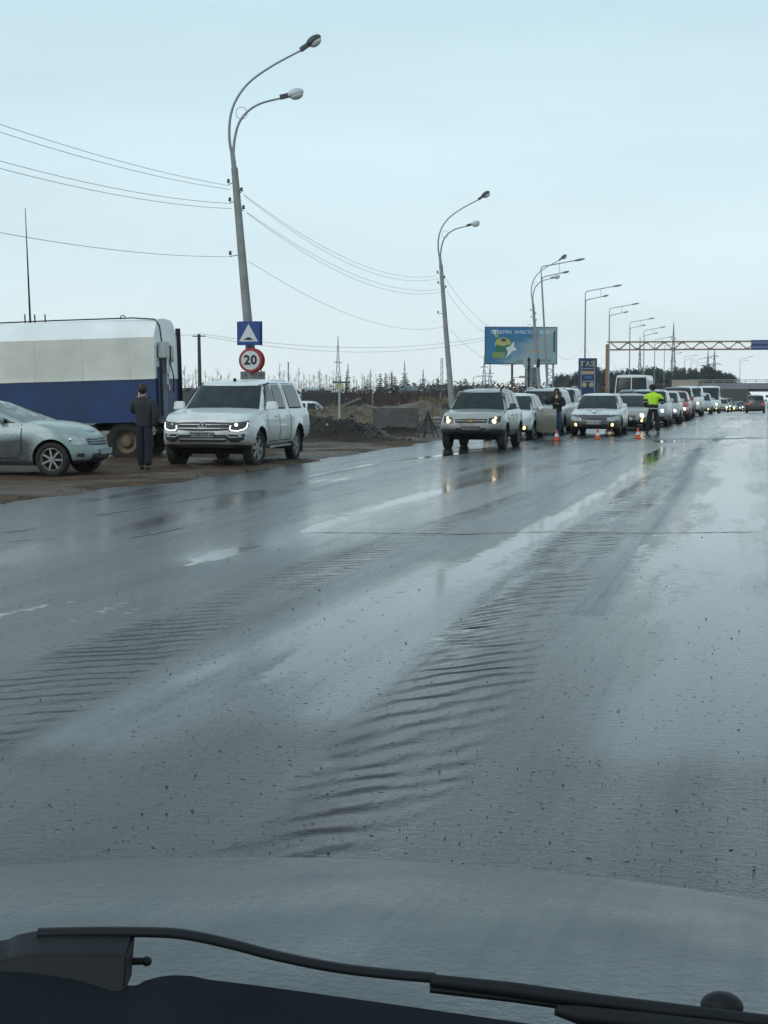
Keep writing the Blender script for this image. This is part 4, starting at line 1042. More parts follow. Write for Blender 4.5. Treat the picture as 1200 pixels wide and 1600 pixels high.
# cars driving away in our direction
c = std_car('dark_suv', 'dark suv driving away towards the bridge with red tail lamps', 'suv', None, None, P_DK, 4.6, 1.86, 1.72, 'suv', .5, None, '', 'cars driving away', wr=.36)
def away(c, px, D, litmat=M_RED):
    x, y = X(px, D); c.root.rotation_euler = (0, 0, math.pi / 2); c.root.location = (x, y + c.L / 2, zr(y + 2))
    for ch in c.root.children:
        if ch.name.startswith('tail_light'): ch.data = ch.data.copy(); ch.data.materials[0] = litmat
away(c, 1179, 152)
c = std_car('grey_suv', 'dark grey suv driving away, cut by the right edge of the photo', 'suv', None, None, P_GY, 4.5, 1.85, 1.70, 'suv', .5, None, '', 'cars driving away', wr=.36)
away(c, 1223, 98, plain('tail_lens', (.35, .02, .02), .2))

# ------------------------------------------------------------------ small bus
c = Car('small_bus', L=7.0, W=2.4, zb=.45, res=.6, wheels=[1.5, 5.2], wr=.42, track=1.0, paint=paint('bus_white', (.62, .65, .64), .5, .4, 1.2), Rf=.3, Rr=.3, p=3,
        top=[(0, 1.30), (.1, 1.34), (7, 1.34)], nose=[(0, -.05), (.5, 0), (1, -.02)], cab=dict(f0=.02, f1=.22, r0=6.98, r1=6.9, wb=1.17, wt=1.06, Rc=.25, t1=.8, roof=[(0, 2.62), (1, 2.66), (7, 2.66)]))
c.build_body(); c.build_cabin(); M_BUSG = glass_mat('bus_glass', (.015, .02, .02), .2, .05)
for a, b in ((-.93, -.03), (.03, .93)):
    mb = MB(); c.patch(mb, c.S_cf(True), [(a, .06), (b, .06)], [(a, .90), (b, .90)], .01, 5, sub=10); mb.build('windscreen', M_BUSG, c.root)
for sg in (1, -1):
    for i in range(5):
        mb = MB(); c.patch(mb, c.S_cs(sg), [(.5 + i * 1.25, .1), (1.6 + i * 1.25, .1)], [(.5 + i * 1.25, .75), (1.6 + i * 1.25, .75)], .01, 3, sub=4); mb.build('side_window', M_BUSG, c.root)
c.wheels(4); c.lamp_pair([(.8, .78), (1.05, .78)], [(.8, .98), (1.05, .98)], 'headlight', M_LAMPG); c.plate(.62)
mb = MB(); f = c.S_cf(True)[0]; mb.box(f(.45, .22) + Vector((-.02, 0, 0)), (.03, .5, .14)); mb.build('route_board', plain('route_board', (.4, .45, .44), .6), c.root)
c.fpatch('grille', [(-.5, .7), (.5, .7)], [(-.5, .95), (.5, .95)], M_PLAST, .01)
c.place(985, 112, z=-.12); tag(c.root, 'small white bus with wide dark windscreen above the queueing cars', 'bus')

# ------------------------------------------------------------------ lorry with a beige box, deep in the queue
r = empty('box_lorry'); pm = plain('lorry_beige', (.33, .29, .24), .7); mb = MB(); mb.box((-1.2, 0, 2.0), (5.4, 2.5, 2.1)); b = mb.build('cargo_box', pm, r, bevel=.04, smooth=False)
mb = MB()
for i in range(10): mb.box((-3.7 + i * .56, 0, 2.0), (.05, 2.54, 2.0))
mb.box((-1.2, 0, 3.07), (5.5, 2.56, .06)); mb.build('box_rib', plain('lorry_rib', (.42, .36, .3), .6), b, smooth=False)
mb = MB(); mb.box((2.4, 0, 1.5), (1.7, 2.2, 1.7)); cb = mb.build('cab', plain('cab_white', (.5, .52, .5), .5), r, bevel=.12)
mb = MB(); mb.box((3.26, 0, 1.85), (.03, 1.9, .75)); mb.build('windscreen', M_GLASS, cb, bevel=.01)
mb = MB(); mb.box((-.3, 0, .75), (6.6, .9, .3)); mb.build('chassis', M_UNDER, r)
for x_ in (2.3, -2.6):
    for y_ in (1, -1):
        mb = MB(); mb.lathe([(0, -.14), (.46, -.14), (.48, 0), (.46, .14), (0, .14)], 20, 'Y', (x_, y_ * 1.0, .48)); mb.build('wheel', M_TYRE, r)
for sg in (1, -1):
    mb = MB(); mb.ell((3.26, sg * .85, .98), (.04, .12, .12)); mb.build('headlight', M_LAMPG, cb)
x, y = X(1068, 150); r.location = (x, y + 3, zr(y)); r.rotation_euler = (0, 0, -math.pi / 2)
tag(r, 'lorry with a beige ribbed cargo box standing above the far end of the queue', 'lorry')

# ------------------------------------------------------------------ white minibus behind the spoil heap
c = std_car('minibus', 'white minibus with dark windows half hidden behind the heaps of earth', 'minibus', None, None, P_W, 4.9, 1.9, 1.95, 'van', .5, None, '', None, wr=.34)
for ch in list(c.root.children):
    pass
for sg in (1, -1):
    for a, b_ in ((1.9, 3.1), (3.25, 4.6)):
        mb = MB(); c.patch(mb, c.S_cs(sg), [(a, .1), (b_, .1)], [(a, .85), (b_, .85)], .01, 3, sub=4); mb.build('side_window', M_GLASS, c.root)
x, y = X(470, 110); c.root.location = (x, y, th(x, y) + .0); c.root.rotation_euler = (0, 0, YAW - R(12))
c.root.location.z = 1.7 - 22 / (F / 110) - 1.95
# ------------------------------------------------------------------ white and blue site trailer
M_TW = plain('trailer_white', (.82, .84, .82), .5, 0, .08, 1.2); M_TG = plain('trailer_dirty_grey', (.64, .645, .59), .6, 0, .12, 1.2)
M_TB = plain('trailer_blue', (.010, .036, .115), .55, 0, .25, 1.4); M_TBL = plain('trailer_blue_door', (.045, .085, .17), .5, 0, .3, 3)
Lt, Wt = 9.0, 2.35; r = empty('site_trailer')
z0, z1, z2, z3 = .93, 1.95, 2.92, 3.37
def body_prof(): # half profile (y, z)
    return [(Wt / 2, z0), (Wt / 2, z1), (Wt / 2 + .004, z2), (Wt / 2 - .03, z2 + .05), (Wt / 2 - .34, z3 - .10), (Wt / 2 - .46, z3 - .03), (Wt / 2 - .60, z3), (0, z3 + .02)]
hp = body_prof(); full = hp + [(-y, z) for y, z in hp[::-1][1:]]
mb = MB(); n = len(full)
vs = [(-Lt, y, z) for y, z in full] + [(0, y, z) for y, z in full]
for i in range(n - 1):
    za = (full[i][1] + full[i + 1][1]) / 2; m = 2 if za < z1 else (1 if za < z2 else 0)
    mb.add([vs[i], vs[i + 1], vs[n + i + 1], vs[n + i]], [(0, 1, 2, 3)], m)
mb.add([(-Lt, Wt / 2, z0), (-Lt, -Wt / 2, z0), (0, -Wt / 2, z0), (0, Wt / 2, z0)], [(0, 1, 2, 3)], 3)
for x_, bul in ((0, .05), (-Lt, -.05)):
    lowq = [(x_, Wt / 2, z0), (x_, Wt / 2, z1), (x_, -Wt / 2, z1), (x_, -Wt / 2, z0)]
    mb.add(lowq, [(0, 1, 2, 3)], 2)
    up = [(x_, y, z) for y, z in full[1:-1]]; mb.add(up + [(x_ + bul, 0, 2.7)], [(i, i + 1, len(up)) for i in range(len(up) - 1)] + [(len(up) - 1, 0, len(up))], 0)
body = mb.build('trailer_body', [M_TW, M_TG, M_TB, M_UNDER], r, angle=30)
sd = -1     # near side is local -Y
mb = MB()
for i in range(8): mb.box((-.6 - i * 1.15, sd * (Wt / 2 + .004), 2.44), (.02, .010, .94), 0)
mb.box((-Lt / 2, sd * (Wt / 2 + .012), z1), (Lt, .02, .03), 0); mb.box((-Lt / 2, sd * (Wt / 2 + .012), z0 + .03), (Lt, .03, .06), 1)
mb.build('panel_joint', [plain('joint_grey', (.62, .63, .58), .6), M_TB], body, smooth=False)
mb = MB()   # end frame, door, window, boxes
mb.box((.04, -.62, 1.62), (.05, .78, 1.2)); d_ = mb.build('door', M_TBL, r, bevel=.01)
mb = MB(); mb.tube([(.09, -.98, 1.05), (.09, -.98, 2.4)], .022, 6); mb.tube([(.09, -.86, 1.05), (.09, -.86, 2.1)], .012, 6); mb.build('handle', M_RUB, d_)
mb = MB(); mb.box((.10, -.50, 2.30), (.08, .55, .42)); mb.build('meter_box', plain('meter_box', (.11, .12, .12), .5), r, bevel=.01)
mb = MB(); mb.box((.14, -.78, 2.62), (.18, .42, .38)); mb.build('electric_box', plain('box_grey', (.42, .43, .41), .5), r, bevel=.02)
mb = MB(); mb.box((.06, .30, 2.55), (.05, .30, .40)); mb.build('end_window', M_GLASS, r, bevel=.01)
mb = MB(); rnd = random.Random(2)
vs = []
for i in range(7):
    for j in range(3): vs.append((.15 + .04 * rnd.random(), -.72 + .10 * j + .03 * i * .5 + .02 * rnd.random(), 2.45 - .13 * i))
mb.add(vs, [(i * 3 + j, i * 3 + j + 1, i * 3 + j + 4, i * 3 + j + 3) for i in range(6) for j in range(2)], 0)
for p_ in range(6): mb.m[-1 - p_] = 1 if p_ in (1, 2, 4) else 0
mb.build('rag', [plain('rag_white', (.6, .6, .6), .9), plain('rag_red', (.3, .04, .04), .9)], r)
mb = MB(); mb.tube([(-4.2, -.4, z3 + .03), (-2.6, -.5, z3 + .04), (-.6, -.72, z3 + .03), (-.05, -.78, z3 - .02), (.06, -.80, 3.2), (.10, -.80, 2.8)], .018, 6); mb.tube([(.10, -.3, 2.6), (.12, -.1, 2.3), (.14, .12, 2.0), (.12, .14, 1.6)], .016, 6); mb.build('cable', M_RUB, r)
mb = MB(); mb.tube([(-.90 + .06 * math.cos(a), -.5, z3 + .05 + .06 * math.sin(a)) for a in np.linspace(-.6, 3.7, 12)], .012, 5); mb.build('lifting_ring', M_RUB, r)
mb = MB(); mb.box((.03, 1.19, 1.9), (.12, .07, 2.6)); mb.build('corner_post', M_RUB, r, bevel=.01)
mb = MB()   # chassis: rails, brackets, springs, stays
for y_ in (-.75, .75): mb.box((-Lt / 2, y_, .80), (Lt - .4, .10, .12))
for i in range(9): mb.box((-.5 - i, 0, .88), (.08, 2.1, .08)); mb.box((-.5 - i, -1.05, .80), (.06, .06, .18))
mb.tube([(-4.2, -.8, .45), (-2.1, -.8, .80)], .04, 6); mb.tube([(-5.6, -.9, .72), (-3.6, -.9, .80)], .03, 6)
for xw in (-.78, -7.6):
    mb.box((xw, 0, .48), (.16, 2.0, .16)); mb.box((xw, -.72, .62), (1.1, .08, .08)); mb.box((xw, .72, .62), (1.1, .08, .08)); mb.box((xw, 0, .7), (.9, 1.6, .16))
mb.build('chassis', M_UNDER, r, smooth=False)
wf = None
for xw in (-.78, -7.6):
    for sg in (-1, 1):
        if wf is None:
            wf = empty('wheel'); wf.parent = r; t_ = MB()
            t_.lathe([(.27, -.13), (.40, -.15), (.455, -.13), (.47, -.09), (.47, .09), (.455, .13), (.40, .15), (.27, .13), (.27, -.13)], 36, 'Y')
            for i in range(30): a = i * math.pi / 15; t_.box((.465 * math.cos(a), 0, .465 * math.sin(a)), (.03, .24, .045), 0, Matrix.Rotation(-a, 3, 'Y'))
            t_.build('tyre', M_TYRE, wf, angle=30)
            t_ = MB(); t_.lathe([(.275, .12), (.29, .13), (.285, .10), (.25, .04), (.17, .0), (.14, .05), (.10, .09), (.001, .10)], 30, 'Y'); t_.build('rim', plain('rusty_rim', (.15, .115, .075), .8), wf, angle=30)
            w_ = wf
        else: w_ = copy_tree(wf, r)
        w_.location = (xw, sg * .98, .47); w_.rotation_euler = (0, 0, math.pi if sg < 0 else 0)
mb = MB()
for dx in (0,): mb.tube([(-3.45, .3, z3), (-3.45, .3, z3 + .9), (-3.45, .3, z3 + 2.85)], [.028, .022, .008], 6)
for dx, h in ((-3.58, .26), (-3.33, .25), (-3.07, .24)): mb.tube([(dx, .3, z3), (dx, .3, z3 + h)], .018, 5)
mb.build('aerial', M_RUB, r)
aw = YAW - R(6); x, y = X(247, 37.6)
r.location = (x + math.sin(aw) * -Wt / 2, y + math.cos(aw) * Wt / 2, -.04); r.rotation_euler = (0, R(-1.6), aw)
tag(r, 'long white and blue site trailer with rounded roof, parked behind the pale green hatchback', 'trailer')

# ------------------------------------------------------------------ people
def skin(name, verts, edges, rad, mat, parent=None, sub=2, root=0):
    me = bpy.data.meshes.new(name); me.from_pydata([tuple(v) for v in verts], edges, []); o = bpy.data.objects.new(name, me); COL.objects.link(o)
    md = o.modifiers.new('s', 'SKIN'); md.use_smooth_shade = True; md.branch_smoothing = .5
    sv = me.skin_vertices[0].data
    for i, r_ in enumerate(rad):
        sv[i].radius = r_ if isinstance(r_, tuple) else (r_, r_); sv[i].use_root = (i == root)
    m2 = o.modifiers.new('u', 'SUBSURF'); m2.levels = sub; m2.render_levels = sub
    evaluated(o); o.data.materials.append(mat); shade(o.data, 180); o.name = name
    if parent is not None: o.parent = parent
    return o
def chain(J, names): return [J[n] for n in names]
M_SKIN = plain('skin', (.42, .27, .20), .55, 0, .08); M_HAIR = plain('dark_hair', (.02, .014, .011), .6)
def person(J, cloth, trousers, shoes, hair, label, loc, rotz, bulk=1.0, female=False, hood=False, hatm=None, hatr=1.0):
    """J: joints in metres, local frame +X right of viewer, -Y towards the viewer when rotz = 0"""
    V = {k: Vector(v) for k, v in J.items()}; root = empty('person', loc, (0, 0, rotz))
    vs = []; rd = []; ed = []; ix = {}
    def add(n, p, r_, par=None):
        ix[n] = len(vs); vs.append(p); rd.append(r_)
        if par: ed.append((ix[par], ix[n]))
    s = .92 if female else 1.0
    add('pel', V['pel'], (.135 * s, .10 * s)); add('waist', V['pel'].lerp(V['chest'], .4), (.12 * s, .09), 'pel'); add('chest', V['chest'], (.15 * s, .105), 'waist')
    add('neck', V['neck'], .05, 'chest'); add('chin', V['neck'].lerp(V['head'], .45), (.062, .068), 'neck'); add('head', V['head'], (.075, .09), 'chin')
    add('crown', V['head'] + (V['head'] - V['neck']).normalized() * .085, (.05, .062), 'head')
    fdir = V['face'].normalized(); add('nose', V['head'] + fdir * .10 + Vector((0, 0, -.015)), .014, 'head')
    for q in 'LR':
        add('sh' + q, V['sh' + q], .058 * s, 'chest'); add('el' + q, V['el' + q], .043 * s, 'sh' + q); add('wr' + q, V['wr' + q], .026, 'el' + q)
        hd = V['ha' + q]; d = (hd - V['wr' + q]).normalized(); sid = d.cross(Vector((0, 0, 1)));
        if sid.length < .2: sid = d.cross(Vector((0, 1, 0)))
        sid.normalize(); cur = sid.cross(d).normalized() * (1 if q == 'L' else -1)
        add('pa' + q, V['wr' + q] + d * .065, (.034, .016), 'wr' + q)
        for k in range(4):
            off = sid * (k - 1.5) * .019; ln = (.066, .076, .072, .056)[k]; b0 = V['wr' + q] + d * .10 + off
            add('fa%s%d' % (q, k), b0, .0095, 'pa' + q); add('fb%s%d' % (q, k), b0 + d * ln * .5 + cur * .008, .0085, 'fa%s%d' % (q, k)); add('fc%s%d' % (q, k), b0 + d * ln * .85 + cur * .026, .0075, 'fb%s%d' % (q, k))
        add('ta' + q, V['wr' + q] + d * .045 + sid * .035, .012, 'pa' + q); add('tb' + q, V['wr' + q] + d * .085 + sid * .055 + cur * .01, .010, 'ta' + q)
        add('hi' + q, V['hi' + q], .085 * s, 'pel'); add('kn' + q, V['kn' + q], .055 * s, 'hi' + q); add('an' + q, V['an' + q], .037, 'kn' + q); add('to' + q, V['to' + q], (.035, .022), 'an' + q)
    body = skin('body', vs, ed, rd, M_SKIN, root, 1)
    # trousers
    vs = [V['pel'] + Vector((0, 0, .07)), V['pel'] - Vector((0, 0, .03))]; rd = [(.145 * s, .115 * s), (.15 * s, .12 * s)]; ed = [(0, 1)]
    for q in 'LR':
        b = len(vs); K = V['kn' + q]; A_ = V['an' + q]; vs += [V['hi' + q], V['hi' + q].lerp(K, .5), K, K.lerp(A_, .5), A_ + Vector((0, 0, -.01))]; rd += [.115 * s * lerp(1, bulk, .6), .105 * s * lerp(1, bulk, .6), .088 * s * lerp(1, bulk, .6), .08 * s * bulk, .075 * s * bulk]; ed += [(1, b), (b, b + 1), (b + 1, b + 2), (b + 2, b + 3), (b + 3, b + 4)]
    skin('trousers', vs, ed, rd, trousers, root, 2)
    for q in 'LR':
        h = V['an' + q] * 1.0; t_ = V['to' + q]; b = (h - t_); b.z = 0; b = b.normalized() if b.length > 0 else Vector((0, 1, 0))
        skin('shoe', [h + b * .05 + Vector((0, 0, -.045)), h.lerp(t_, .5) + Vector((0, 0, -.02)), t_ + Vector((0, 0, .0))], [(0, 1), (1, 2)], [(.045, .045), (.05, .042), (.043, .032)], shoes, root, 1)
    # jacket with sleeves
    hem = V['pel'] + Vector((0, 0, -.14 if not female else -.08)); ch = V['chest']; vs = [hem, V['pel'].lerp(ch, .45), ch, V['neck'] + Vector((0, 0, -.03))]; k_ = s * bulk * (1.12 if female else 1); rd = [(.185 * k_, .15 * k_), (.19 * k_, .15 * k_), (.19 * k_, .15 * k_), (.085, .085)]; ed = [(0, 1), (1, 2), (2, 3)]
    for q in 'LR':
        b = len(vs); vs += [V['sh' + q], V['sh' + q].lerp(V['el' + q], .55), V['el' + q], V['el' + q].lerp(V['wr' + q], .55), V['wr' + q] + (V['ha' + q] - V['wr' + q]).normalized() * .01]
        rd += [.095 * k_, .085 * k_, .075 * k_, .064 * k_, .054 * s]; ed += [(2, b), (b, b + 1), (b + 1, b + 2), (b + 2, b + 3), (b + 3, b + 4)]
    j = skin('jacket', vs, ed, rd, cloth[0], root, 2, root=1)
    if len(cloth) > 1:      # hi-vis bands by height along the torso
        for mm in cloth[1:]: j.data.materials.append(mm)
        for p in j.data.polygons: p.material_index = cloth_fn(p.center, V)
    # head covering
    hd = V['head']; up = (hd - V['neck']).normalized(); mb = MB()
    if hatm:
        mb.ell(hd + up * .035 - fdir * .005, (.115 * hatr, .118 * hatr, .105), 18, 10, 0); mb.ell(hd - fdir * .035 - up * .01, (.112, .095, .09), 16, 8, 0)
        mb.build('hat', hatm, root, angle=180)
    mb = MB()
    mb.ell(hd + up * .02 - fdir * .022, (.098, .10, .108), 16, 10, 0)
    if female:
        mb.tube([hd - fdir * .03 + Vector((-.07, 0, .0)), hd - fdir * .03 + Vector((-.085, 0, -.14)), hd - fdir * .0 + Vector((-.10, 0, -.30))], [.05, .05, .03], 8)
        mb.tube([hd - fdir * .03 + Vector((.07, 0, .0)), hd - fdir * .03 + Vector((.09, 0, -.14)), hd - fdir * .0 + Vector((.10, 0, -.30))], [.05, .05, .03], 8)
        mb.tube([hd - fdir * .05, hd - fdir * .06 + Vector((0, 0, -.25))], [.09, .07], 8)
    mb.build('hair', M_HAIR, root, angle=180)
    sd_ = fdir.cross(up).normalized(); mb = MB()
    for q in (1, -1): mb.ell(hd + fdir * .082 + sd_ * q * .032 + up * .012, (.011, .011, .007), 8, 6, 0)
    mb.build('eyes', M_INK, root)
    mb = MB(); mb.ell(hd + fdir * .083 - up * .058, (.02, .012, .006), 8, 5); mb.build('mouth', plain('lips', (.3, .1, .09), .5), root)
    for q in (1, -1):
        mb = MB(); mb.ell(hd + sd_ * q * .088 - fdir * .0, (.012, .018, .03), 8, 6); mb.build('ear', M_SKIN, root)
    tag(root, label, 'person'); return root

M_NAVY = plain('navy_cloth', (.012, .015, .024), .9, 0, .3, 14, .3); M_BLK = plain('black_cloth', (.013, .014, .016), .9, 0, .3, 14, .3); M_DGREY = plain('dark_grey_jacket', (.018, .020, .024), .8, 0, .3, 10, .4)
M_HIVIS = plain('hi_vis_green', (.46, .78, .03), .7, 0, .12, 18, .3); M_REFL = plain('reflective_band', (.42, .45, .42), .4, 0, .1); M_JEAN = plain('blue_jeans', (.03, .055, .11), .9, 0, .3, 14, .3); M_SHOE = plain('black_boots', (.012, .012, .013), .6)
# man at the trailer, back half turned, phone at his left ear
J = dict(pel=(0, 0, .93), chest=(0, .02, 1.27), neck=(-.01, .01, 1.46), head=(-.025, -.005, 1.585), face=(-.35, .9, 0),
         shL=(-.19, .02, 1.36), elL=(-.27, .10, 1.12), wrL=(-.17, .14, 1.38), haL=(-.13, .12, 1.47), shR=(.19, .0, 1.35), elR=(.25, -.03, 1.08), wrR=(.20, -.02, .85), haR=(.19, .0, .76),
         hiL=(-.085, 0, .88), knL=(-.09, .03, .48), anL=(-.07, .02, .09), toL=(-.10, .16, .03), hiR=(.085, 0, .88), knR=(.10, -.02, .48), anR=(.09, -.10, .09), toR=(.07, .05, .03))
g = X(226, 32.4); p1 = person(J, [M_DGREY], M_NAVY, M_SHOE, M_HAIR, 'man in a dark jacket and dark trousers standing beside the trailer with his back turned', (g[0], g[1], .02), YAW - .14, bulk=1.12)
p1.scale = (1.0, 1.0, 1.03)
mb = MB(); mb.box((-.125, .09, 1.50), (.02, .07, .14)); o = mb.build('mobile_phone', plain('phone_white', (.6, .6, .6), .3), None, bevel=.004); o.matrix_world = Matrix.Translation(p1.location) @ Matrix.Rotation(YAW - .14, 4, 'Z'); tag(o, 'pale phone held to the ear of the man in the dark jacket beside the trailer', 'phone')
# traffic officer, seen from behind, legs apart, arms forward
def cloth_fn(c_, V):
    z = c_.z
    if abs(c_.x) > .19 and z < 1.26: return 2 if not (1.13 < z < 1.17) else 1   # dark sleeves
    if z > 1.16: return 0
    if z > 1.115: return 1
    if z > 1.07: return 0
    if .90 < z < .94: return 1
    return 2
J = dict(pel=(0, 0, .95), chest=(.02, .03, 1.32), neck=(-.01, .06, 1.52), head=(-.02, .08, 1.655), face=(.15, 1, -.2),
         shL=(-.20, .04, 1.40), elL=(-.30, .02, 1.13), wrL=(-.21, .17, .96), haL=(-.15, .24, .93), shR=(.22, .04, 1.38), elR=(.36, .10, 1.16), wrR=(.34, .34, 1.12), haR=(.33, .43, 1.12),
         hiL=(-.09, 0, .90), knL=(-.14, .02, .49), anL=(-.20, .0, .09), toL=(-.26, .13, .03), hiR=(.09, 0, .90), knR=(.15, .04, .49), anR=(.19, .02, .09), toR=(.23, .15, .03))
g = X(1019.5, 58.6)
p2 = person(J, [M_HIVIS, M_REFL, M_BLK], M_BLK, M_SHOE, M_HAIR, 'traffic officer seen from behind in a bright yellow-green jacket, dark hat and dark trousers', (g[0], g[1], 0), YAW - .17, hatm=M_BLK, hatr=1.2, bulk=1.25)
p2.scale = (1.0, 1.0, 1.01)
mb = MB(); mb.box((.33, .44, 1.18), (.03, .03, .24), 0, Matrix.Rotation(.4, 3, 'Y')); o = mb.build('handheld_radio', M_INK, None, bevel=.004); o.matrix_world = Matrix.Translation(p2.location) @ Matrix.Rotation(YAW - .17, 4, 'Z'); tag(o, 'dark handheld radio in the right hand of the traffic officer', 'radio')
cloth_fn = None
# woman behind the open car door
J = dict(pel=(0, 0, .93), chest=(-.01, -.01, 1.26), neck=(-.02, -.01, 1.43), head=(-.02, -.03, 1.55), face=(-.15, -1, -.05),
         shL=(-.17, -.01, 1.34), elL=(-.30, -.14, 1.15), wrL=(-.40, -.22, 1.30), haL=(-.42, -.28, 1.34), shR=(.17, -.02, 1.34), elR=(.24, -.08, 1.10), wrR=(.04, -.20, 1.14), haR=(-.05, -.24, 1.17),
         hiL=(-.08, 0, .88), knL=(-.07, -.03, .48), anL=(-.06, .02, .09), toL=(-.08, -.12, .03), hiR=(.08, 0, .88), knR=(.07, -.01, .48), anR=(.05, .04, .09), toR=(.08, -.10, .03))
g = X(870, 53.4)
person(J, [M_BLK], M_JEAN, M_SHOE, M_HAIR, 'long-haired woman in a dark jacket and blue jeans standing at the open car door', (g[0], g[1], 0), YAW - .1, female=True)
# ------------------------------------------------------------------ street lamps (leaning concrete poles with two curved arms)
M_CONC = plain('pole_concrete', (.26, .27, .26), .85, 0, .2, 3, .2); M_STEEL = plain('galvanised_steel', (.24, .27, .29), .5, .4, .15, 6); M_HEADD = plain('lamp_housing_dark', (.05, .055, .065), .5)
M_LGLASS = plain('lamp_glass', (.55, .56, .50), .2, 0, .1); M_HEADL = plain('lamp_housing_pale', (.50, .56, .58), .4)
M_INS = plain('insulator', (.05, .05, .055), .4)
LB = (405, 697)
def lp(px, py): return Vector(((px - LB[0]) / 54.1, 0, (LB[1] - py) / 54.1))
def bez(pts, n=6):
    P = [Vector(p) for p in pts]; out = []
    for i in range(len(P) - 1):
        p0 = P[max(i - 1, 0)]; p1 = P[i]; p2 = P[i + 1]; p3 = P[min(i + 2, len(P) - 1)]
        for k in range(n):
            t = k / n; out.append(.5 * ((2 * p1) + (p2 - p0) * t + (2 * p0 - 5 * p1 + 4 * p2 - p3) * t * t + (3 * p1 - p0 - 3 * p2 + p3) * t ** 3))
    out.append(P[-1]); return out
def curved_lamp():
    r = empty('street_lamp')
    mb = MB(); mb.tube([lp(408, 730), lp(405, 697), lp(384, 450), lp(369.5, 268)], [.165, .16, .125, .095], 12); mb.build('pole', M_CONC, r)
    mb = MB(); mb.tube([lp(369.5, 272), lp(366.5, 245)], [.075, .065], 10); mb.build('arm_socket', M_STEEL, r)
    for pts in ([(366, 250), (362, 222), (364, 190), (374, 163), (395, 137), (430, 113), (474, 90)], [(367.5, 252), (370, 225), (377, 200), (391, 182), (412, 170), (444, 162)]):
        mb = MB(); a = bez([lp(*p) for p in pts]); k = len(a); mb.tube(a, [lerp(.042, .026, i / k) for i in range(k)], 8); mb.build('arm', M_STEEL, r)
    for (a, b), pale in (((474, 90), 0), ((442, 162), 1)):
        base = lp(a, b); d = (lp(490, 79) - lp(474, 90)).normalized() if not pale else (lp(470, 155) - lp(442, 162)).normalized()
        n_ = Vector((-d.z, 0, d.x)); rot = Matrix((d, Vector((0, 1, 0)), n_)).transposed()
        mb = MB(); mb.box(base + d * .12 + n_ * .02, (.30, .14, .12), 0, rot)
        mb.ell(base + d * .42 + n_ * .03, (.25, .15, .13), 16, 10, 1 if pale else 0, rot); h = mb.build('lamp_head', [M_HEADD, M_HEADL], r, bevel=0, angle=50)
        mb = MB(); mb.ell(base + d * .44 - n_ * .03, (.20, .135, .13), 16, 10, 0, rot); mb.build('lamp_glass', M_LGLASS, h, angle=180)
    mb = MB(); c_ = lp(381, 185); mb.tube([c_ + Vector((.16 * math.cos(a), 0, .17 * math.sin(a))) for a in np.linspace(0, 6.283, 25)], .008, 5, caps=False); mb.build('cable_loop', M_INS, r)
    for (a, b), sg in (((360, 290), -1), ((362, 318), -1), ((380, 303), 1), ((383, 330), 1), ((362, 400), -1)):
        mb = MB(); q = lp(a, b); pole = lp(369.5 + (b - 268) * .0795, b); mb.tube([pole, q + Vector((0, 0, -.06)), q], .012, 5); mb.lathe([(.0, -.02), (.05, -.01), (.035, .05), (.045, .07), (.0, .11)], 10, 'Z', q); mb.build('insulator', M_INS, r)
    return r
L1 = curved_lamp(); D1, D2, D3 = 46.0, 82.0, 119.7
def put(o, px, D, z=None, rz=YAW):
    x, y = X(px, D); o.location = (x, y, 0 if z is None else z); o.rotation_euler = (0, 0, rz)
put(L1, 405, D1); G_ = 'leaning concrete street lamps with two curved arms'
tag(L1, 'nearest leaning concrete street lamp with two curved arms, carrying the bump and 20 signs', 'street lamp', G_)
L2 = copy_tree(L1); put(L2, 708, D2); tag(L2, 'leaning concrete street lamp rising behind the silver off-roader', 'street lamp', G_)
L3 = copy_tree(L1); put(L3, 845, D3, -.1); tag(L3, 'leaning concrete street lamp in front of the billboard', 'street lamp', G_)
mb = MB(); mb.box((-.24, -.16, 3.6), (.22, .2, .65)); mb.build('control_box', M_INK, L3, bevel=.02)
mb = MB(); c_ = Vector((-.9, 0, 6.0)); mb.tube([c_ + Vector((.25 * math.cos(a), 0, .5 * math.sin(a))) for a in np.linspace(0, 6.283, 21)], .012, 5, caps=False); mb.tube([c_ + Vector((.1 * math.cos(a) + .1, .05, .3 * math.sin(a) - .2)) for a in np.linspace(0, 6.283, 15)], .012, 5, caps=False); mb.build('cable_coil', M_INS, L3)
# thin steel lamps with two straight arms
def thin_lamp(lean=0.0):
    r = empty('street_lamp'); H = 11.15
    def q(x_, z_): return Vector((x_ - lean * z_, 0, z_))
    mb = MB(); mb.tube([q(0, -.8), q(0, H - .7)], [.105, .06], 8); mb.build('pole', M_STEEL, r)
    mb = MB(); mb.tube(bez([q(0, H - .8), q(.0, H - .1), q(.25, H + .10), q(.9, H + .22), q(2.7, H + .55)]), .038, 6); mb.build('arm', M_STEEL, r)
    mb = MB(); mb.tube(bez([q(0, H - 1.3), q(.0, H - .95), q(.2, H - .72), q(.9, H - .55), q(1.7, H - .38)]), .035, 6); mb.tube([q(1.45, H - .43), q(1.42, H + .32)], .018, 5); mb.build('arm', M_STEEL, r)
    for a, b in (((2.6, H + .53), (3.4, H + .68)), ((1.65, H - .39), (2.15, H - .29))):
        mb = MB(); pa, pb = q(*a), q(*b); mb.tube([pa, pa.lerp(pb, .5), pb], [.06, .10, .05], 8, sx=1.2); mb.build('lamp_head', M_STEEL, r)
    return r
T0 = thin_lamp(.062); put(T0, 857, 124, -.25); GT = 'thin steel street lamps with two straight arms'
tag(T0, 'thin steel street lamp leaning left in front of the right half of the billboard', 'street lamp', GT)
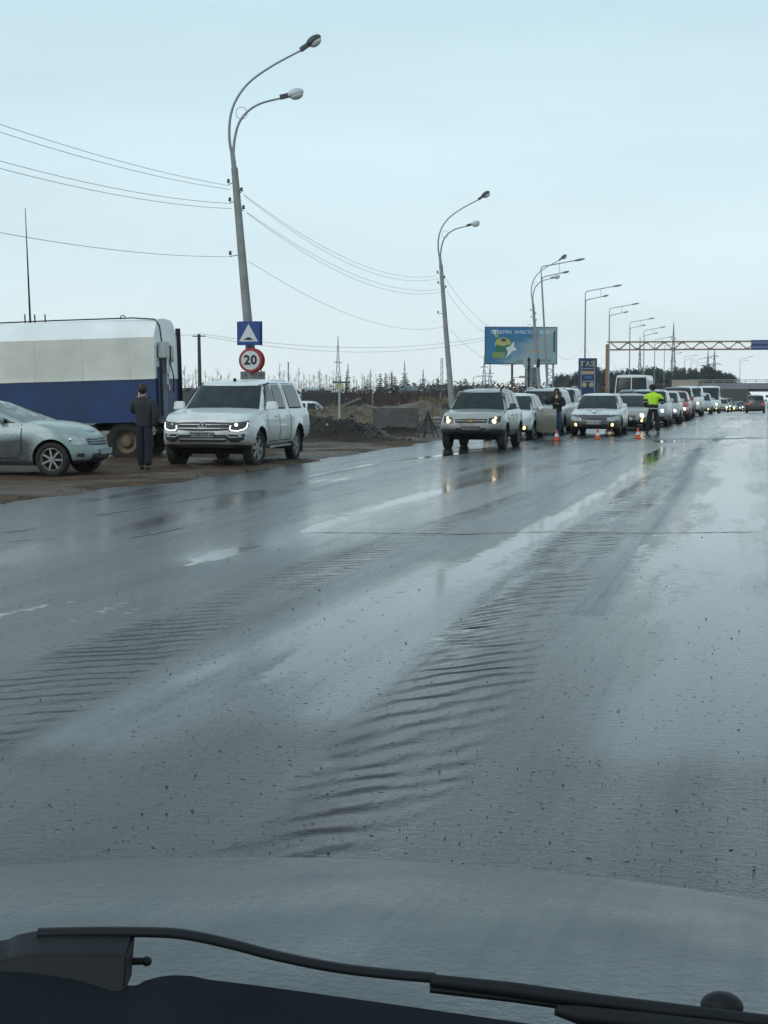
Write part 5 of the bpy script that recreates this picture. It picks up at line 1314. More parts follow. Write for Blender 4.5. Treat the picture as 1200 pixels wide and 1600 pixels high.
T1 = thin_lamp(0.0); put(T1, 912.5, 150.8, -.55); tag(T1, 'thin steel street lamp rising behind the blue price sign', 'street lamp', GT)
for k, (px, D, ds) in enumerate([(950, 186, 'thin steel street lamp beside the left post of the gantry'), (982, 222, 'first thin steel street lamp right of the gantry post, above the small bus'), (1004, 251, 'second thin steel street lamp right of the gantry post'), (1021, 296, 'third thin steel street lamp right of the gantry post'),
                                 (1036, 335, 'fourth thin steel street lamp right of the gantry post'), (1049, 374, 'thin steel street lamp in front of the tall pylon'), (1068, 440, 'far thin lamp just right of the tall pylon'), (1078, 490, 'second far thin lamp right of the tall pylon'), (1087, 545, 'third far thin lamp right of the tall pylon'), (1096, 610, 'farthest thin lamp, left of the twin pylons'), (1154, 420, 'single thin lamp standing beyond the bridge above the road')]):
    t_ = copy_tree(T1); put(t_, px, D, 1.7 - 9.8 + (0.0)); tag(t_, ds, 'street lamp', GT)
    t_.location.z = min(t_.location.z + 8.1, 0) + [ -1.2, -1.6, -1.9, -2.2, -2.6, -3, -3.6, -4, -4.4, -5, -6][k] * .35

# ------------------------------------------------------------------ overhead wires
M_WIRE = plain('cable_grey', (.20, .23, .25), .7)
def wire(p, q, sag, label, r_=.0058, cat='cable', grp='power cables along the street lamps'):
    P, Q = Vector(p), Vector(q); pts = [P.lerp(Q, t) - Vector((0, 0, 4 * sag * t * (1 - t))) for t in np.linspace(0, 1, 29)]
    mb = MB(); mb.tube(pts, r_, 4, caps=False); o = mb.build('overhead_cable', M_WIRE, None, angle=180); tag(o, label, cat, grp); return o
def P1(px, py): return W(px, py, D1)
L0 = Vector((-14.0, 7.0, 0))
for (a, b), z_, sg, lab in (((358, 290), 7.55, .70, 'topmost of the cables running left from the nearest street lamp'), ((359, 296), 7.45, .75, 'second cable from the top running left from the nearest street lamp'), ((361, 318), 7.0, .90, 'third cable from the top running left from the nearest street lamp'), ((362, 326), 6.85, .90, 'fourth cable from the top running left from the nearest street lamp'), ((362, 401), 5.5, .78, 'lowest cable running left from the nearest street lamp')):
    wire(P1(a, b), L0 + Vector((0, 0, z_)), sg, lab)
for (a, b), (c_, d), sg, lab in (((381, 304), (682, 431), .8, 'upper cable from the nearest street lamp to the next'), ((382, 306), (690, 434), .95, 'second upper cable from the nearest street lamp to the next'), ((385, 331), (686, 452), .75, 'middle cable from the nearest street lamp to the next'), ((386, 333), (694, 455), .9, 'second middle cable from the nearest street lamp to the next'), ((390, 409), (692, 511), .75, 'lowest cable from the nearest street lamp to the next')):
    wire(P1(a, b), W(c_, d, D2), sg, lab, .006)
for (a, b), (c_, d), sg, lab in (((697, 436), (826, 500), 1.6, 'upper cable from the lamp behind the off-roader to the billboard lamp'), ((698, 455), (828, 512), 1.6, 'middle cable from the lamp behind the off-roader to the billboard lamp'), ((704, 515), (832, 556), 1.2, 'lowest cable from the lamp behind the off-roader to the billboard lamp')):
    wire(W(a, b, D2), W(c_, d, D3), sg, lab, .008)
for (a, b), (c_, d), Dp, sg, lab in (((871, 553), (912, 540), 150, .9, 'sagging cable between the billboard and the lamp above the price sign'), ((914, 540), (950, 553), 170, 1.6, 'sagging cable between the price sign lamp and the gantry post'), ((952, 556), (982, 566), 200, 1.2, 'sagging cable from the gantry post to the next lamp')):
    wire(W(a, b, Dp), W(c_, d, Dp + 10), sg, lab, .011)
wire(W(312, 522, 118), W(-60, 521, 118), .4, 'cable running left from the wooden utility pole behind the trailer', .011, grp='far power cables'); 
wire(W(312, 521, 118), W(760, 527, 150), 1.0, 'long far cable running right from the wooden utility pole', .012, grp='far power cables'); wire(W(312, 524, 119), W(760, 531, 152), 1.2, 'second long far cable running right from the wooden utility pole', .012, grp='far power cables')
r = empty('utility_pole'); x, y = X(314, 118); r.location = (x, y, 0); mb = MB(); mb.tube([(0, 0, -1.6), (-.08, 0, 5.6)], [.17, .12], 8); mb.build('pole', plain('tarred_wood', (.05, .045, .04), .9), r); mb = MB(); mb.box((-.08, 0, 5.45), (1.0, .08, .08)); mb.build('crossarm', M_RUB, r); tag(r, 'dark wooden utility pole between the trailer and the pickup', 'utility pole')

# ------------------------------------------------------------------ road signs on the nearest lamp
M_SB = plain('sign_blue', (.012, .055, .22), .45, 0, .08); M_SW = plain('sign_white', (.62, .65, .66), .5, 0, .06); M_SR = plain('sign_red', (.36, .035, .04), .5, 0, .08); M_SBK = plain('sign_back_grey', (.20, .22, .23), .6)
def sframe(px, py, D, dy=0): # sign facing the camera roughly, local x right / z up
    return W(px, py, D)
Ds = 45.6; s_ = F / Ds
r = empty('road_sign', W(388.5, 521, Ds), (0, 0, YAW - .16)); a = .68
mb = MB(); mb.box((0, 0, 0), (a, .02, a * .98)); mb.build('panel', M_SB, r, bevel=.006)
mb = MB(); h = a * .76; mb.add([(-h / 2 - .02, -.013, -h * .44), (h / 2 + .02, -.013, -h * .44), (0, -.013, h * .52), (-h / 2 - .02, -.017, -h * .44), (h / 2 + .02, -.017, -h * .44), (0, -.017, h * .52)], [(0, 1, 2), (5, 4, 3), (0, 3, 4, 1), (1, 4, 5, 2), (2, 5, 3, 0)]); mb.build('triangle', M_SW, r, smooth=False)
mb = MB(); v_ = [(-.17, -.019, -h * .36)] + [(-.13 + .26 * i / 8, -.019, -h * .36 + .075 * math.sin(math.pi * i / 8) + .005) for i in range(9)] + [(.17, -.019, -h * .36)]; v_ += [(x_, -.022, z_) for x_, _, z_ in v_]; k = 11
mb.add(v_, [tuple(range(k)), tuple(range(2 * k - 1, k - 1, -1))] + [(i, i + k, (i + 1) % k + k, (i + 1) % k) for i in range(k)]); mb.build('bump_symbol', M_INK, r, smooth=False)
mb = MB(); mb.box((.03, .12, .01), (a, .02, a)); mb.box((0, .05, .2), (.1, .12, .04)); mb.box((0, .05, -.2), (.1, .12, .04)); mb.build('back_plate', M_SB, r, bevel=.004)
tag(r, 'square blue road sign with a white triangle over a bump, on the nearest lamp pole', 'road sign')
r = empty('road_sign', W(391.5, 563, Ds), (0, 0, YAW - .16))
mb = MB(); mb.lathe([(0, -.012), (.335, -.012), (.345, 0), (.335, .012), (0, .012)], 40, 'Y'); mb.build('rim', M_SR, r)
mb = MB(); mb.lathe([(0, -.020), (.270, -.020), (.270, -.011), (0, -.011)], 40, 'Y'); mb.build('disc', M_SW, r, smooth=False)
mb = MB(); text_mb(mb, '20', .37, (0, -.024, 0), (1, 0, 0), (0, 0, 1), .006, bold=.035); mb.build('numerals', M_INK, r, smooth=False)
mb = MB(); mb.lathe([(0, .11), (.335, .11), (.345, .12), (.335, .13), (0, .13)], 36, 'Y', (.05, 0, 0)); mb.box((0, .06, .15), (.08, .12, .04)); mb.build('back_plate', M_SR, r)
tag(r, 'round white speed sign with a red rim reading 20, on the nearest lamp pole', 'road sign')
r = empty('road_sign', W(395, 590, 46.6), (0, 0, YAW)); mb = MB(); mb.box((0, 0, 0), (.72, .03, .36)); mb.build('panel', M_SBK, r, bevel=.01); mb = MB(); mb.box((0, -.03, .1), (.5, .03, .04)); mb.box((0, -.03, -.1), (.5, .03, .04)); mb.build('bracket', M_STEEL, r); tag(r, 'small grey back of a sign below the round 20 sign', 'road sign')
# round sign seen from behind, on a thin post before the billboard
r = empty('road_sign'); x, y = X(825.5, 97); r.location = (x, y, 0); r.rotation_euler = (0, 0, YAW)
mb = MB(); mb.tube([(0, 0, -.4), (0, 0, 3.5)], .05, 8); mb.build('post', M_RUB, r); mb = MB(); mb.lathe([(0, .05), (.35, .05), (.36, .065), (.35, .08), (0, .08)], 32, 'Y', (0, 0, 3.15)); mb.build('disc', plain('pale_sign_back', (.36, .39, .41), .5), r)
mb = MB()
for z_ in (3.35, 2.95, 2.75, 2.2): mb.box((0, -.03, z_), (.22, .06, .05))
mb.build('clamp', M_RUB, r); tag(r, 'grey back of a round road sign on a dark post in front of the billboard', 'road sign')
# tiny signs / lights
r = empty('tripod_sign'); D = 53; x, y = X(669, D); r.location = (x, y, th(x, y) + .0); r.rotation_euler = (0, 0, YAW + .2); M_TRI = plain('sign_back_dull', (.085, .09, .09), .7)
mb = MB(); mb.add([(-.33, 0, .22), (.33, 0, .22), (0, .06, .80), (-.33, .012, .22), (.33, .012, .22), (0, .072, .80)], [(0, 1, 2), (5, 4, 3), (0, 3, 4, 1), (1, 4, 5, 2), (2, 5, 3, 0)]); mb.build('triangle', M_TRI, r, smooth=False)
for a_, b_ in (((-.36, -.03, 0), (.0, .06, .86)), ((.36, -.03, 0), (0, .06, .86)), ((-.17, -.06, 0), (-.02, .05, .84)), ((.17, -.06, 0), (.02, .05, .84)), ((0, .5, 0), (0, .08, .84))):
    mb = MB(); mb.tube([a_, b_], .016, 6); mb.build('leg', M_INK, r)
tag(r, 'folding tripod road sign seen from behind beside the silver off-roader', 'road sign')
r = empty('concrete_block'); D = 56; x, y = X(618, D); r.location = (x, y, th(x, y) - .05); r.rotation_euler = (0, 0, YAW + .05)
mb = MB(); n = 14; vs = []
for i in range(n + 1):
    u = -.80 + 1.6 * i / n
    for yy in (-.14, .14): vs += [(u, yy, -.2), (u, yy, .60 + .02 * math.sin(i * 2.3))]
mb.add(vs, [f_ for i in range(n) for f_ in ((i * 4, i * 4 + 4, i * 4 + 5, i * 4 + 1), (i * 4 + 1, i * 4 + 5, i * 4 + 7, i * 4 + 3), (i * 4 + 3, i * 4 + 7, i * 4 + 6, i * 4 + 2))] + [(0, 1, 3, 2), (n * 4, n * 4 + 2, n * 4 + 3, n * 4 + 1)])
mb.build('block', plain('wet_concrete', (.10, .10, .095), .8, 0, .3, 5, .4), r, bevel=.015, smooth=False); mb = MB(); mb.box((0, 0, .645), (1.66, .32, .04)); mb.build('coping', plain('dark_coping', (.05, .05, .05), .7), r, bevel=.005)
tag(r, 'low grey concrete block half sunk in mud left of the tripod sign', 'concrete block')
r = empty('notice_board'); D = 80; x, y = X(530.5, D); z_ = th(x, y); r.location = (x, y, z_); r.rotation_euler = (0, 0, YAW + .1)
mb = MB(); hh = 1.7 - 0 - z_; mb.tube([(0, 0, -.2), (0, 0, hh + .15)], .045, 8); mb.build('post', plain('white_post', (.40, .41, .40), .7), r); mb = MB(); mb.box((0, -.05, hh + .02), (.42, .02, .30)); mb.build('board', plain('faded_yellow', (.38, .38, .24), .7), r, bevel=.005); mb = MB(); mb.box((.1, .02, hh + .24), (.9, .03, .10)); mb.build('header', plain('header_dark', (.10, .11, .10), .7), r)
tag(r, 'small pale notice board on a thin white post behind the pickup', 'sign')

# ------------------------------------------------------------------ cones
def cone():
    r = empty('traffic_cone'); mb = MB(); mb.box((0, 0, .012), (.25, .25, .024)); mb.build('base', plain('cone_base', (.42, .04, .02), .6), r, bevel=.008)
    M_O = plain('cone_orange', (.62, .07, .02), .5, 0, .1)
    for a, b, m, nm in ((0.02, .13, M_O, 'lower_band'), (.13, .225, M_SW, 'white_band'), (.225, .35, M_O, 'tip')):
        rr = lambda z_: .095 - .075 * z_ / .35; mb = MB(); pr = [(rr(a), a), (rr(b), b)]; pr = ([(0, a)] + pr) if a < .03 else pr; pr = pr + ([(0, b)]); mb.lathe(pr, 20, 'Z'); mb.build(nm, m, r)
    return r
c1 = cone(); g = X(869.5, 51.0); c1.location = (g[0], g[1], 0); GC = 'orange and white traffic cones across the road'; tag(c1, 'leftmost orange traffic cone, at the feet of the woman', 'traffic cone', GC)
for px, D, l_ in ((933.5, 52.2, 'orange traffic cone in front of the white sedan, middle of the three'), (996.5, 52.8, 'rightmost orange traffic cone, by the feet of the traffic officer')):
    q = copy_tree(c1); g = X(px, D); q.location = (g[0], g[1], 0); tag(q, l_, 'traffic cone', GC)

# ------------------------------------------------------------------ billboard
r = empty('billboard'); D = 132; s_ = F / D; x, y = X(813.5, D); zc = 1.7 + (605 - 540.5) / s_; r.location = (x, y, -.6); r.rotation_euler = (0, 0, YAW + R(8)); zc += .6
bw, bh = 6.1, 3.1
mb = MB(); mb.box((0, .12, zc), (bw, .22, bh)); mb.build('frame', plain('board_frame', (.10, .13, .15), .6), r, bevel=.01)
t = NT('poster_sky'); v = t.coord(scale=(.5, 1, .9)); n_ = t.noise(v, 1.1, 4, .6, .6); sp = t.n('ShaderNodeSeparateXYZ'); t.link(t.coord(), sp.inputs[0])
gx = t.rng(t.math('ADD', sp.outputs[0], t.math('MULTIPLY', t.math('SUBTRACT', sp.outputs[2], zc), -.9)), -1.6, 2.0)
t.set(base=t.mix(t.rng(t.math('ADD', gx, t.math('MULTIPLY', t.math('SUBTRACT', n_, .5), 1.2)), .15, .75, smooth=True), (.03, .17, .33), (.26, .37, .41)), rough=.6)
mb = MB(); mb.box((0, -.005, zc), (bw - .16, .02, bh - .16)); po = mb.build('poster', t.mat, r, smooth=False)
def pol(mb, pts, y_=-.018, m=0):
    k = len(pts); vs = [(a_, y_, zc + b_) for a_, b_ in pts] + [(a_, y_ + .004, zc + b_) for a_, b_ in pts]; mb.add(vs, [tuple(range(k)), tuple(range(2 * k - 1, k - 1, -1))] + [(i, (i + 1) % k, k + (i + 1) % k, k + i) for i in range(k)], m)
def ov(cx, cz, rx, rz_, n=18): return [(cx + rx * math.cos(2 * math.pi * i / n), cz + rz_ * math.sin(2 * math.pi * i / n)) for i in range(n)]
mb = MB(); pol(mb, [(-2.5, 1.25), (-2.05, 1.3), (-2.2, .85)], m=0); pol(mb, ov(-2.1, .8, .16, .12), -.022, 1)
pol(mb, ov(-1.55, .15, .68, .50), m=1); pol(mb, [(-2.15, -.5), (-2.1, .1), (-1.6, -.05), (-.9, .1), (-.95, -.3), (-1.6, -.55)], -.022, 2); pol(mb, ov(-1.5, .45, .22, .13), -.026, 3); pol(mb, ov(-1.5, .18, .16, .16), -.024, 4)
pol(mb, [(-2.45, -.55), (-1.4, -.55), (-1.35, -1.05), (-2.4, -1.05)], -.021, 5)
pol(mb, [(-.62, .35), (-.62, -.12), (-.35, -.35), (-.72, -.45), (-1.3, -1.05), (-1.12, -.5), (-1.32, -.2), (-.95, -.05)], -.028, 0)
pol(mb, [(.35, -.38), (2.6, -.42), (2.6, -.60), (.35, -.56)], -.02, 6); pol(mb, [(-.4, -1.18), (2.5, -1.12), (2.5, -1.32), (-.4, -1.36)], -.02, 7); pol(mb, ov(1.1, .05, .34, .26), -.02, 8); pol(mb, ov(1.75, .5, .25, .12), -.02, 6)
mb.build('picture', [plain('poster_white', (.66, .72, .70), .6), plain('poster_yellow', (.42, .42, .10), .6), plain('poster_green', (.03, .16, .09), .6), plain('poster_black', (.03, .03, .04), .6), plain('poster_skin', (.42, .42, .34), .6), plain('poster_olive', (.20, .30, .10), .6), plain('poster_tan', (.36, .34, .24), .6), plain('poster_grey_green', (.20, .24, .20), .6), plain('poster_pale_green', (.28, .36, .28), .6)], po, smooth=False)
mb = MB(); text_mb(mb, 'СЕВЕРЯН  УМЕСТНА  ВЫБОР', .37, (.15, -.02, zc + 1.08), (1, 0, 0), (0, 0, 1), .006); mb.build('lettering', plain('poster_letters', (.62, .72, .78), .6), po, smooth=False)
mb = MB(); mb.box((bw / 2 - .28, -.03, zc + .35), (.16, .02, 1.7)); mb.build('dark_strip', plain('strip_dark', (.05, .08, .10), .6), po)
mb = MB(); mb.box((-.72, .2, 2.1), (.16, .16, 5.2)); mb.build('post', plain('rusty_post', (.14, .07, .04), .8), r)
for dx in (2.25, 2.75): mb = MB(); mb.box((dx, .2, 2.1), (.13, .13, 5.2)); mb.build('post', M_STEEL, r)
mb = MB()
for i in range(7): mb.tube([(2.25, .2, .4 + i * .5), (2.75, .2, .65 + i * .5)], .03, 4); mb.tube([(2.75, .2, .65 + i * .5), (2.25, .2, .9 + i * .5)], .03, 4)
mb.box((0.0, .2, 2.55), (1.5, .06, .08)); mb.box((0.0, .2, 3.1), (1.5, .05, .05)); mb.box((.15, .1, 3.18), (.55, .2, .1)); mb.build('brace', M_STEEL, r)
tag(r, 'large blue billboard with a yellow-green figure and a white star, behind the leaning lamps', 'billboard')
# slab behind it
r = empty('concrete_tower'); D = 160; x, y = X(829, D); r.location = (x, y, -2); r.rotation_euler = (0, 0, YAW); mb = MB(); mb.tube([(0, 0, 0), (0, 0, 5.6)], [.72, .62], 4, sx=1.0); mb.build('shaft', plain('grey_slab', (.19, .21, .22), .8), r, smooth=False); mb = MB(); mb.box((0, 0, 5.65), (1.0, 1.0, .12)); mb.build('cap', M_STEEL, r); tag(r, 'plain grey concrete pillar standing below the billboard', 'pillar')

# ------------------------------------------------------------------ fuel price sign
r = empty('price_sign'); D = 146; s_ = F / D; x, y = X(917, D); r.location = (x, y, -.9); r.rotation_euler = (0, 0, YAW); zt = 1.7 + 45 / s_ + .9
mb = MB(); mb.box((0, 0, zt / 2), (1.66, .35, zt)); mb.build('pylon', plain('price_navy', (.012, .03, .10), .5), r, bevel=.02)
mb = MB()
for dx in (-.62, .62): mb.box((dx, -.19, zt / 2), (.10, .03, zt - .3))
for z_ in (.95, 2.1, 1.45): mb.box((0, -.19, zt - z_ + .0), (1.24, .03, .10))
mb.build('strip', plain('price_strip', (.22, .25, .30), .5), r)
M_Y = plain('price_yellow', (.50, .46, .25), .5)
mb = MB(); text_mb(mb, 'ГАЗ', .62, (0, -.20, zt - .55), (1, 0, 0), (0, 0, 1), .02); mb.build('lettering', M_Y, r, smooth=False)
mb = MB(); mb.box((0, -.20, zt - 1.28), (1.1, .03, .22)); mb.build('orange_band', plain('price_orange', (.45, .33, .16), .5), r); mb = MB(); mb.box((.05, -.20, zt - 1.75), (.7, .03, .2)); mb.build('blue_band', plain('price_blue', (.06, .14, .28), .5), r)
for dx in (-.33, .33): mb = MB(); mb.lathe([(0, -.03), (.22, -.03), (.22, .01), (0, .01)], 20, 'Y', (dx, -.19, zt - 2.42)); mb.build('disc', plain('price_green', (.36, .38, .16), .5), r, smooth=False)
tag(r, 'tall navy fuel price sign with yellow letters behind the white sedan', 'price sign')

# ------------------------------------------------------------------ gantry over the road
r = empty('sign_gantry'); D = 187; s_ = F / D; x, y = X(947, D); r.location = (x, y, 0); r.rotation_euler = (0, 0, R(1.2)); M_G = plain('gantry_rust', (.25, .18, .125), .7, 0, .25, 2)
zb_, zt_ = 1.7 + 58 / s_, 1.7 + 70 / s_; Lg = 34
mb = MB(); mb.box((0, 0, 2.6), (.34, .34, 8.2)); mb.box((0, .9, 2.6), (.2, .2, 8.0)); mb.build('post', plain('gantry_post', (.30, .16, .085), .7, 0, .2, 3), r); mb = MB(); mb.box((Lg, 0, 2.6), (.34, .34, 8.2)); mb.build('post', plain('gantry_post', (.30, .16, .085), .7, 0, .2, 3), r)
mb = MB(); N = 32
for yy in (0, .9):
    mb.box((Lg / 2, yy, zb_), (Lg, .12, .16)); mb.box((Lg / 2, yy, zt_), (Lg, .12, .16))
    for i in range(N):
        x0 = .3 + i * (Lg - .6) / N; x1 = x0 + (Lg - .6) / N
        mb.tube([(x0, yy, zb_ if i % 2 else zt_), (x1, yy, zt_ if i % 2 else zb_)], .05, 4)
        mb.box((x1, yy, zt_ - .1 if i % 2 else zb_ + .1), (.55, .03, .2))
mb.build('truss', M_G, r, smooth=False)
for px, ww, l1, l2 in ((1177, 2.95, 'НЕФТЕЮГАНСК  37', 'ПОЙКОВСКИЙ  16'),):
    lx = (px - 947) / s_ * 1.0 / math.cos(YAW) + .1; sg_ = MB(); sg_.box((lx, -.12, (zb_ + zt_) / 2 + .02), (ww, .06, 1.12)); p_ = sg_.build('direction_sign', plain('gantry_sign_blue', (.012, .035, .16), .5), r, bevel=.01)
    mb = MB(); text_mb(mb, l1, .27, (lx - .28, -.155, (zb_ + zt_) / 2 + .26), (1, 0, 0), (0, 0, 1), .01); text_mb(mb, l2, .27, (lx - .28, -.155, (zb_ + zt_) / 2 - .24), (1, 0, 0), (0, 0, 1), .01)
    ax = lx + ww / 2 - .22; az = (zb_ + zt_) / 2 + .02; mb.build('lettering', plain('sign_letters', (.35, .42, .55), .5), p_, smooth=False); mb = MB(); mb.box((ax, -.155, az - .08), (.09, .01, .55)); mb.add([(ax - .14, -.16, az + .15), (ax + .14, -.16, az + .15), (ax, -.16, az + .40), (ax - .14, -.15, az + .15), (ax + .14, -.15, az + .15), (ax, -.15, az + .40)], [(0, 1, 2), (5, 4, 3), (0, 3, 4, 1), (1, 4, 5, 2), (2, 5, 3, 0)])
    mb.build('arrow', plain('sign_letters', (.35, .42, .55), .5), p_, smooth=False)
tag(r, 'rust-coloured truss gantry across the road carrying a blue direction sign', 'gantry')

# ------------------------------------------------------------------ road bridge
r = empty('road_bridge'); D = 308; s_ = F / D; x, y = X(1092, D); r.location = (x, y, 0); r.rotation_euler = (0, 0, R(3)); M_BR = plain('bridge_concrete', (.20, .22, .23), .8, 0, .15, .2)
zb_, zt_ = 1.7 - 2.5 / s_, 1.7 + 6.5 / s_
mb = MB(); mb.box((30, 5, (zb_ + zt_) / 2), (64, 12, zt_ - zb_)); mb.box((30, 5, zb_ - .25), (63, 9, .6)); mb.build('deck', M_BR, r, smooth=False)
mb = MB()
for i in range(32): mb.box((-1.5 + i * 2, -.9, zt_ + .3), (.1, .1, .7))
mb.box((30, -.9, zt_ + .6), (64, .08, .12)); mb.box((30, -.9, zt_ + .3), (64, .06, .08)); mb.build('railing', plain('bridge_rail', (.30, .33, .34), .6), r, smooth=False)
for lx, ww in ((7.5, 4), ):
    for yy in (0, 5, 10): mb = MB(); mb.box((lx, yy, -2), (1.0, .9, 7)); mb.build('pier', M_BR, r)
mb = MB(); vs = [(-12, -6, -8), (3, -6, -8), (14.2, -6, -8), (-12, -1, zb_), (3, -1, zb_), (9.0, -1, zb_), (-12, 14, zb_), (3, 14, zb_), (9, 14, zb_), (-12, 20, -8), (3, 20, -8), (14.2, 20, -8)]
mb.add(vs, [(0, 1, 4, 3), (1, 2, 5, 4), (3, 4, 7, 6), (4, 5, 8, 7), (6, 7, 10, 9), (7, 8, 11, 10), (2, 11, 8, 5), (0, 3, 6, 9)]); mb.build('abutment', plain('embankment_dark', (.05, .05, .045), .9, 0, .3, 1), r, smooth=False)
tag(r, 'concrete road bridge crossing above the far end of the queue', 'bridge')

# ------------------------------------------------------------------ pylons
M_PY = plain('pylon_steel', (.10, .12, .13), .7)
def pylon(px, D, top_py, wpx, arms, label, name='power_pylon', base_z=-3):
    s_ = F / D; x, y = X(px, D); r = empty(name, (x, y, base_z), (0, 0, YAW)); H = 1.7 + (605 - top_py) / s_ - base_z; w = wpx / s_ / 2; tk = max(.05, .35 / s_)
    mb = MB(); n = max(6, int(H / (w * 2.2)))
    def ww(z_): return w * (1 - .82 * min(1, z_ / (H * .8))) if z_ < H * .8 else w * .18 * (1 - (z_ - H * .8) / (H * .2) * .9)
    cs_ = [(-1, -1), (1, -1), (1, 1), (-1, 1)]
    for i in range(n):
        z0_, z1_ = H * i / n, H * (i + 1) / n
        for k in range(4):
            a_, b_ = cs_[k], cs_[(k + 1) % 4]; A0 = (a_[0] * ww(z0_), a_[1] * ww(z0_), z0_); A1 = (a_[0] * ww(z1_), a_[1] * ww(z1_), z1_); B0 = (b_[0] * ww(z0_), b_[1] * ww(z0_), z0_); B1 = (b_[0] * ww(z1_), b_[1] * ww(z1_), z1_)
            mb.tube([A0, A1], tk, 4, caps=False); mb.tube([A0, B1], tk * .6, 4, caps=False); mb.tube([B0, A1], tk * .6, 4, caps=False); mb.tube([A1, B1], tk * .6, 4, caps=False)
    mb.build('lattice', M_PY, r, smooth=False)
    for fz, hw_ in arms:
        m2 = MB(); z_ = H * fz; hw2 = hw_ / s_
        for sg in (1, -1):
            m2.tube([(0, -ww(z_), z_), (sg * hw2, 0, z_)], tk * .8, 4); m2.tube([(0, ww(z_), z_), (sg * hw2, 0, z_)], tk * .8, 4); m2.tube([(0, 0, z_ + w * .35), (sg * hw2, 0, z_)], tk * .8, 4)
            m2.tube([(sg * hw2 * .97, 0, z_), (sg * hw2 * .97, 0, z_ - w * .4)], tk * .7, 4)
        m2.build('crossarm', M_PY, r, smooth=False)
    tag(r, label, 'pylon', 'power pylons on the skyline'); return r
pylon(528.5, 420, 526, 11, [(.62, 6), (.40, 4)], 'slender lattice pylon right of the pickup, tallest of the left skyline')
pylon(544, 600, 568, 9, [(.6, 5), (.4, 6)], 'small pylon just right of the slender lattice pylon')
pylon(632, 700, 564, 8, [(.65, 5), (.45, 6)], 'small pylon above the conifers')
pylon(661, 900, 577, 6, [(.6, 5)], 'tiny far pylon between the conifers and the leaning lamp')
pylon(756, 520, 556, 9, [(.75, 6), (.55, 13), (.35, 9)], 'pylon with wide cross-arms below the left corner of the billboard')
pylon(765, 560, 566, 9, [(.7, 6), (.5, 11)], 'second pylon, just right of the one at the billboard corner')
pylon(1050, 480, 505, 11, [(.80, 4), (.66, 4.5), (.52, 4.5)], 'tall dark lattice pylon rising behind the gantry')
pylon(998, 800, 527, 7, [(.7, 3), (.5, 4)], 'thin pale pylon behind the gantry truss, left of the tall dark one')
pylon(1104, 700, 548, 9, [(.84, 7), (.68, 11), (.5, 8)], 'left one of the twin pylons above the pine wood')
pylon(1114, 730, 545, 9, [(.84, 7), (.68, 11), (.5, 8)], 'right one of the twin pylons above the pine wood')
def mast(px, D, top, wd, label):
    s_ = F / D; x, y = X(px, D); r = empty('mast', (x, y, -3), (0, 0, YAW)); H = 1.7 + (605 - top) / s_ + 3; mb = MB()
    for dx in (-wd / 2 / s_, wd / 2 / s_): mb.tube([(dx, 0, 0), (dx, 0, H)], .45 / s_, 4)
    for i in range(8): mb.tube([(-wd / 2 / s_, 0, H * i / 8), (wd / 2 / s_, 0, H * (i + 1) / 8)], .3 / s_, 4)
    mb.build('lattice', M_PY, r, smooth=False); mb = MB(); mb.box((0, 0, H), ((wd + 2) / s_, .3, .5 / s_)); mb.build('platform', M_PY, r); tag(r, label, 'mast')
mast(690, 380, 560, 3.0, 'thin twin-legged mast just left of the second leaning lamp'); mast(612, 600, 583, 1.5, 'faint short mast above the conifers'); mast(409, 300, 560, 1.2, 'faint thin mast above the pickup roof'); mast(451, 500, 566, 1.0, 'faint thin mast right of the pickup roof')

# ------------------------------------------------------------------ fence and buildings at the left back
def fence(x0, x1, D0, D1_, z_top_py, cols, label, step=2.5):
    a = X(x0, D0); b = X(x1, D1_); a = Vector((*a, 0)); b = Vector((*b, 0)); L = (b - a).length; d = (b - a).normalized(); ang = math.atan2(d.y, d.x); r = empty('site_fence', a, (0, 0, ang)); n = int(L / step)
    rnd = random.Random(int(x0)); zb_ = -2.6; prev = None
    runs = []
    for i in range(n):
        k = rnd.randrange(len(cols)) if (prev is None or rnd.random() < .22) else prev
        if runs and runs[-1][2] == k: runs[-1][1] = i + 1
        else: runs.append([i, i + 1, k])
        prev = k
    for i0, i1, k in runs:
        mb = MB()
        for i in range(i0, i1):
            D = (D0 + (D1_ - D0) * i / n); zt_ = 1.7 - (z_top_py - 605) / (F / D) + rnd.uniform(-.04, .04)
            m_ = 6
            for j in range(m_):
                u0 = i * step + j * step / m_; mb.box((u0 + step / m_ / 2, .02 * (j % 2), (zt_ + zb_) / 2), (step / m_ * .98, .04, zt_ - zb_))
        mb.build('fence_panel', cols[k], r, smooth=False)
    for i in range(0, n + 1, 3):
        mb = MB(); D = (D0 + (D1_ - D0) * i / n); zt_ = 1.7 - (z_top_py - 605) / (F / D) + .08; mb.box((i * step, -.08, (zt_ + zb_) / 2), (.12, .12, zt_ - zb_)); mb.build('fence_post', M_SBK, r, smooth=False)
    tag(r, label, 'fence'); return r
FC = [plain('fence_brown', (.055, .045, .042), .8), plain('fence_grey', (.075, .080, .080), .8), plain('fence_dark_green', (.035, .075, .062), .8), plain('fence_maroon', (.07, .038, .035), .8)]
fence(190, 470, 150, 148, 612, [FC[0], FC[1]], 'brown and grey corrugated fence behind the trailer and pickup')
fence(470, 770, 148, 158, 614, FC, 'long corrugated fence in brown, grey, green and maroon sheets behind the dirt heaps')
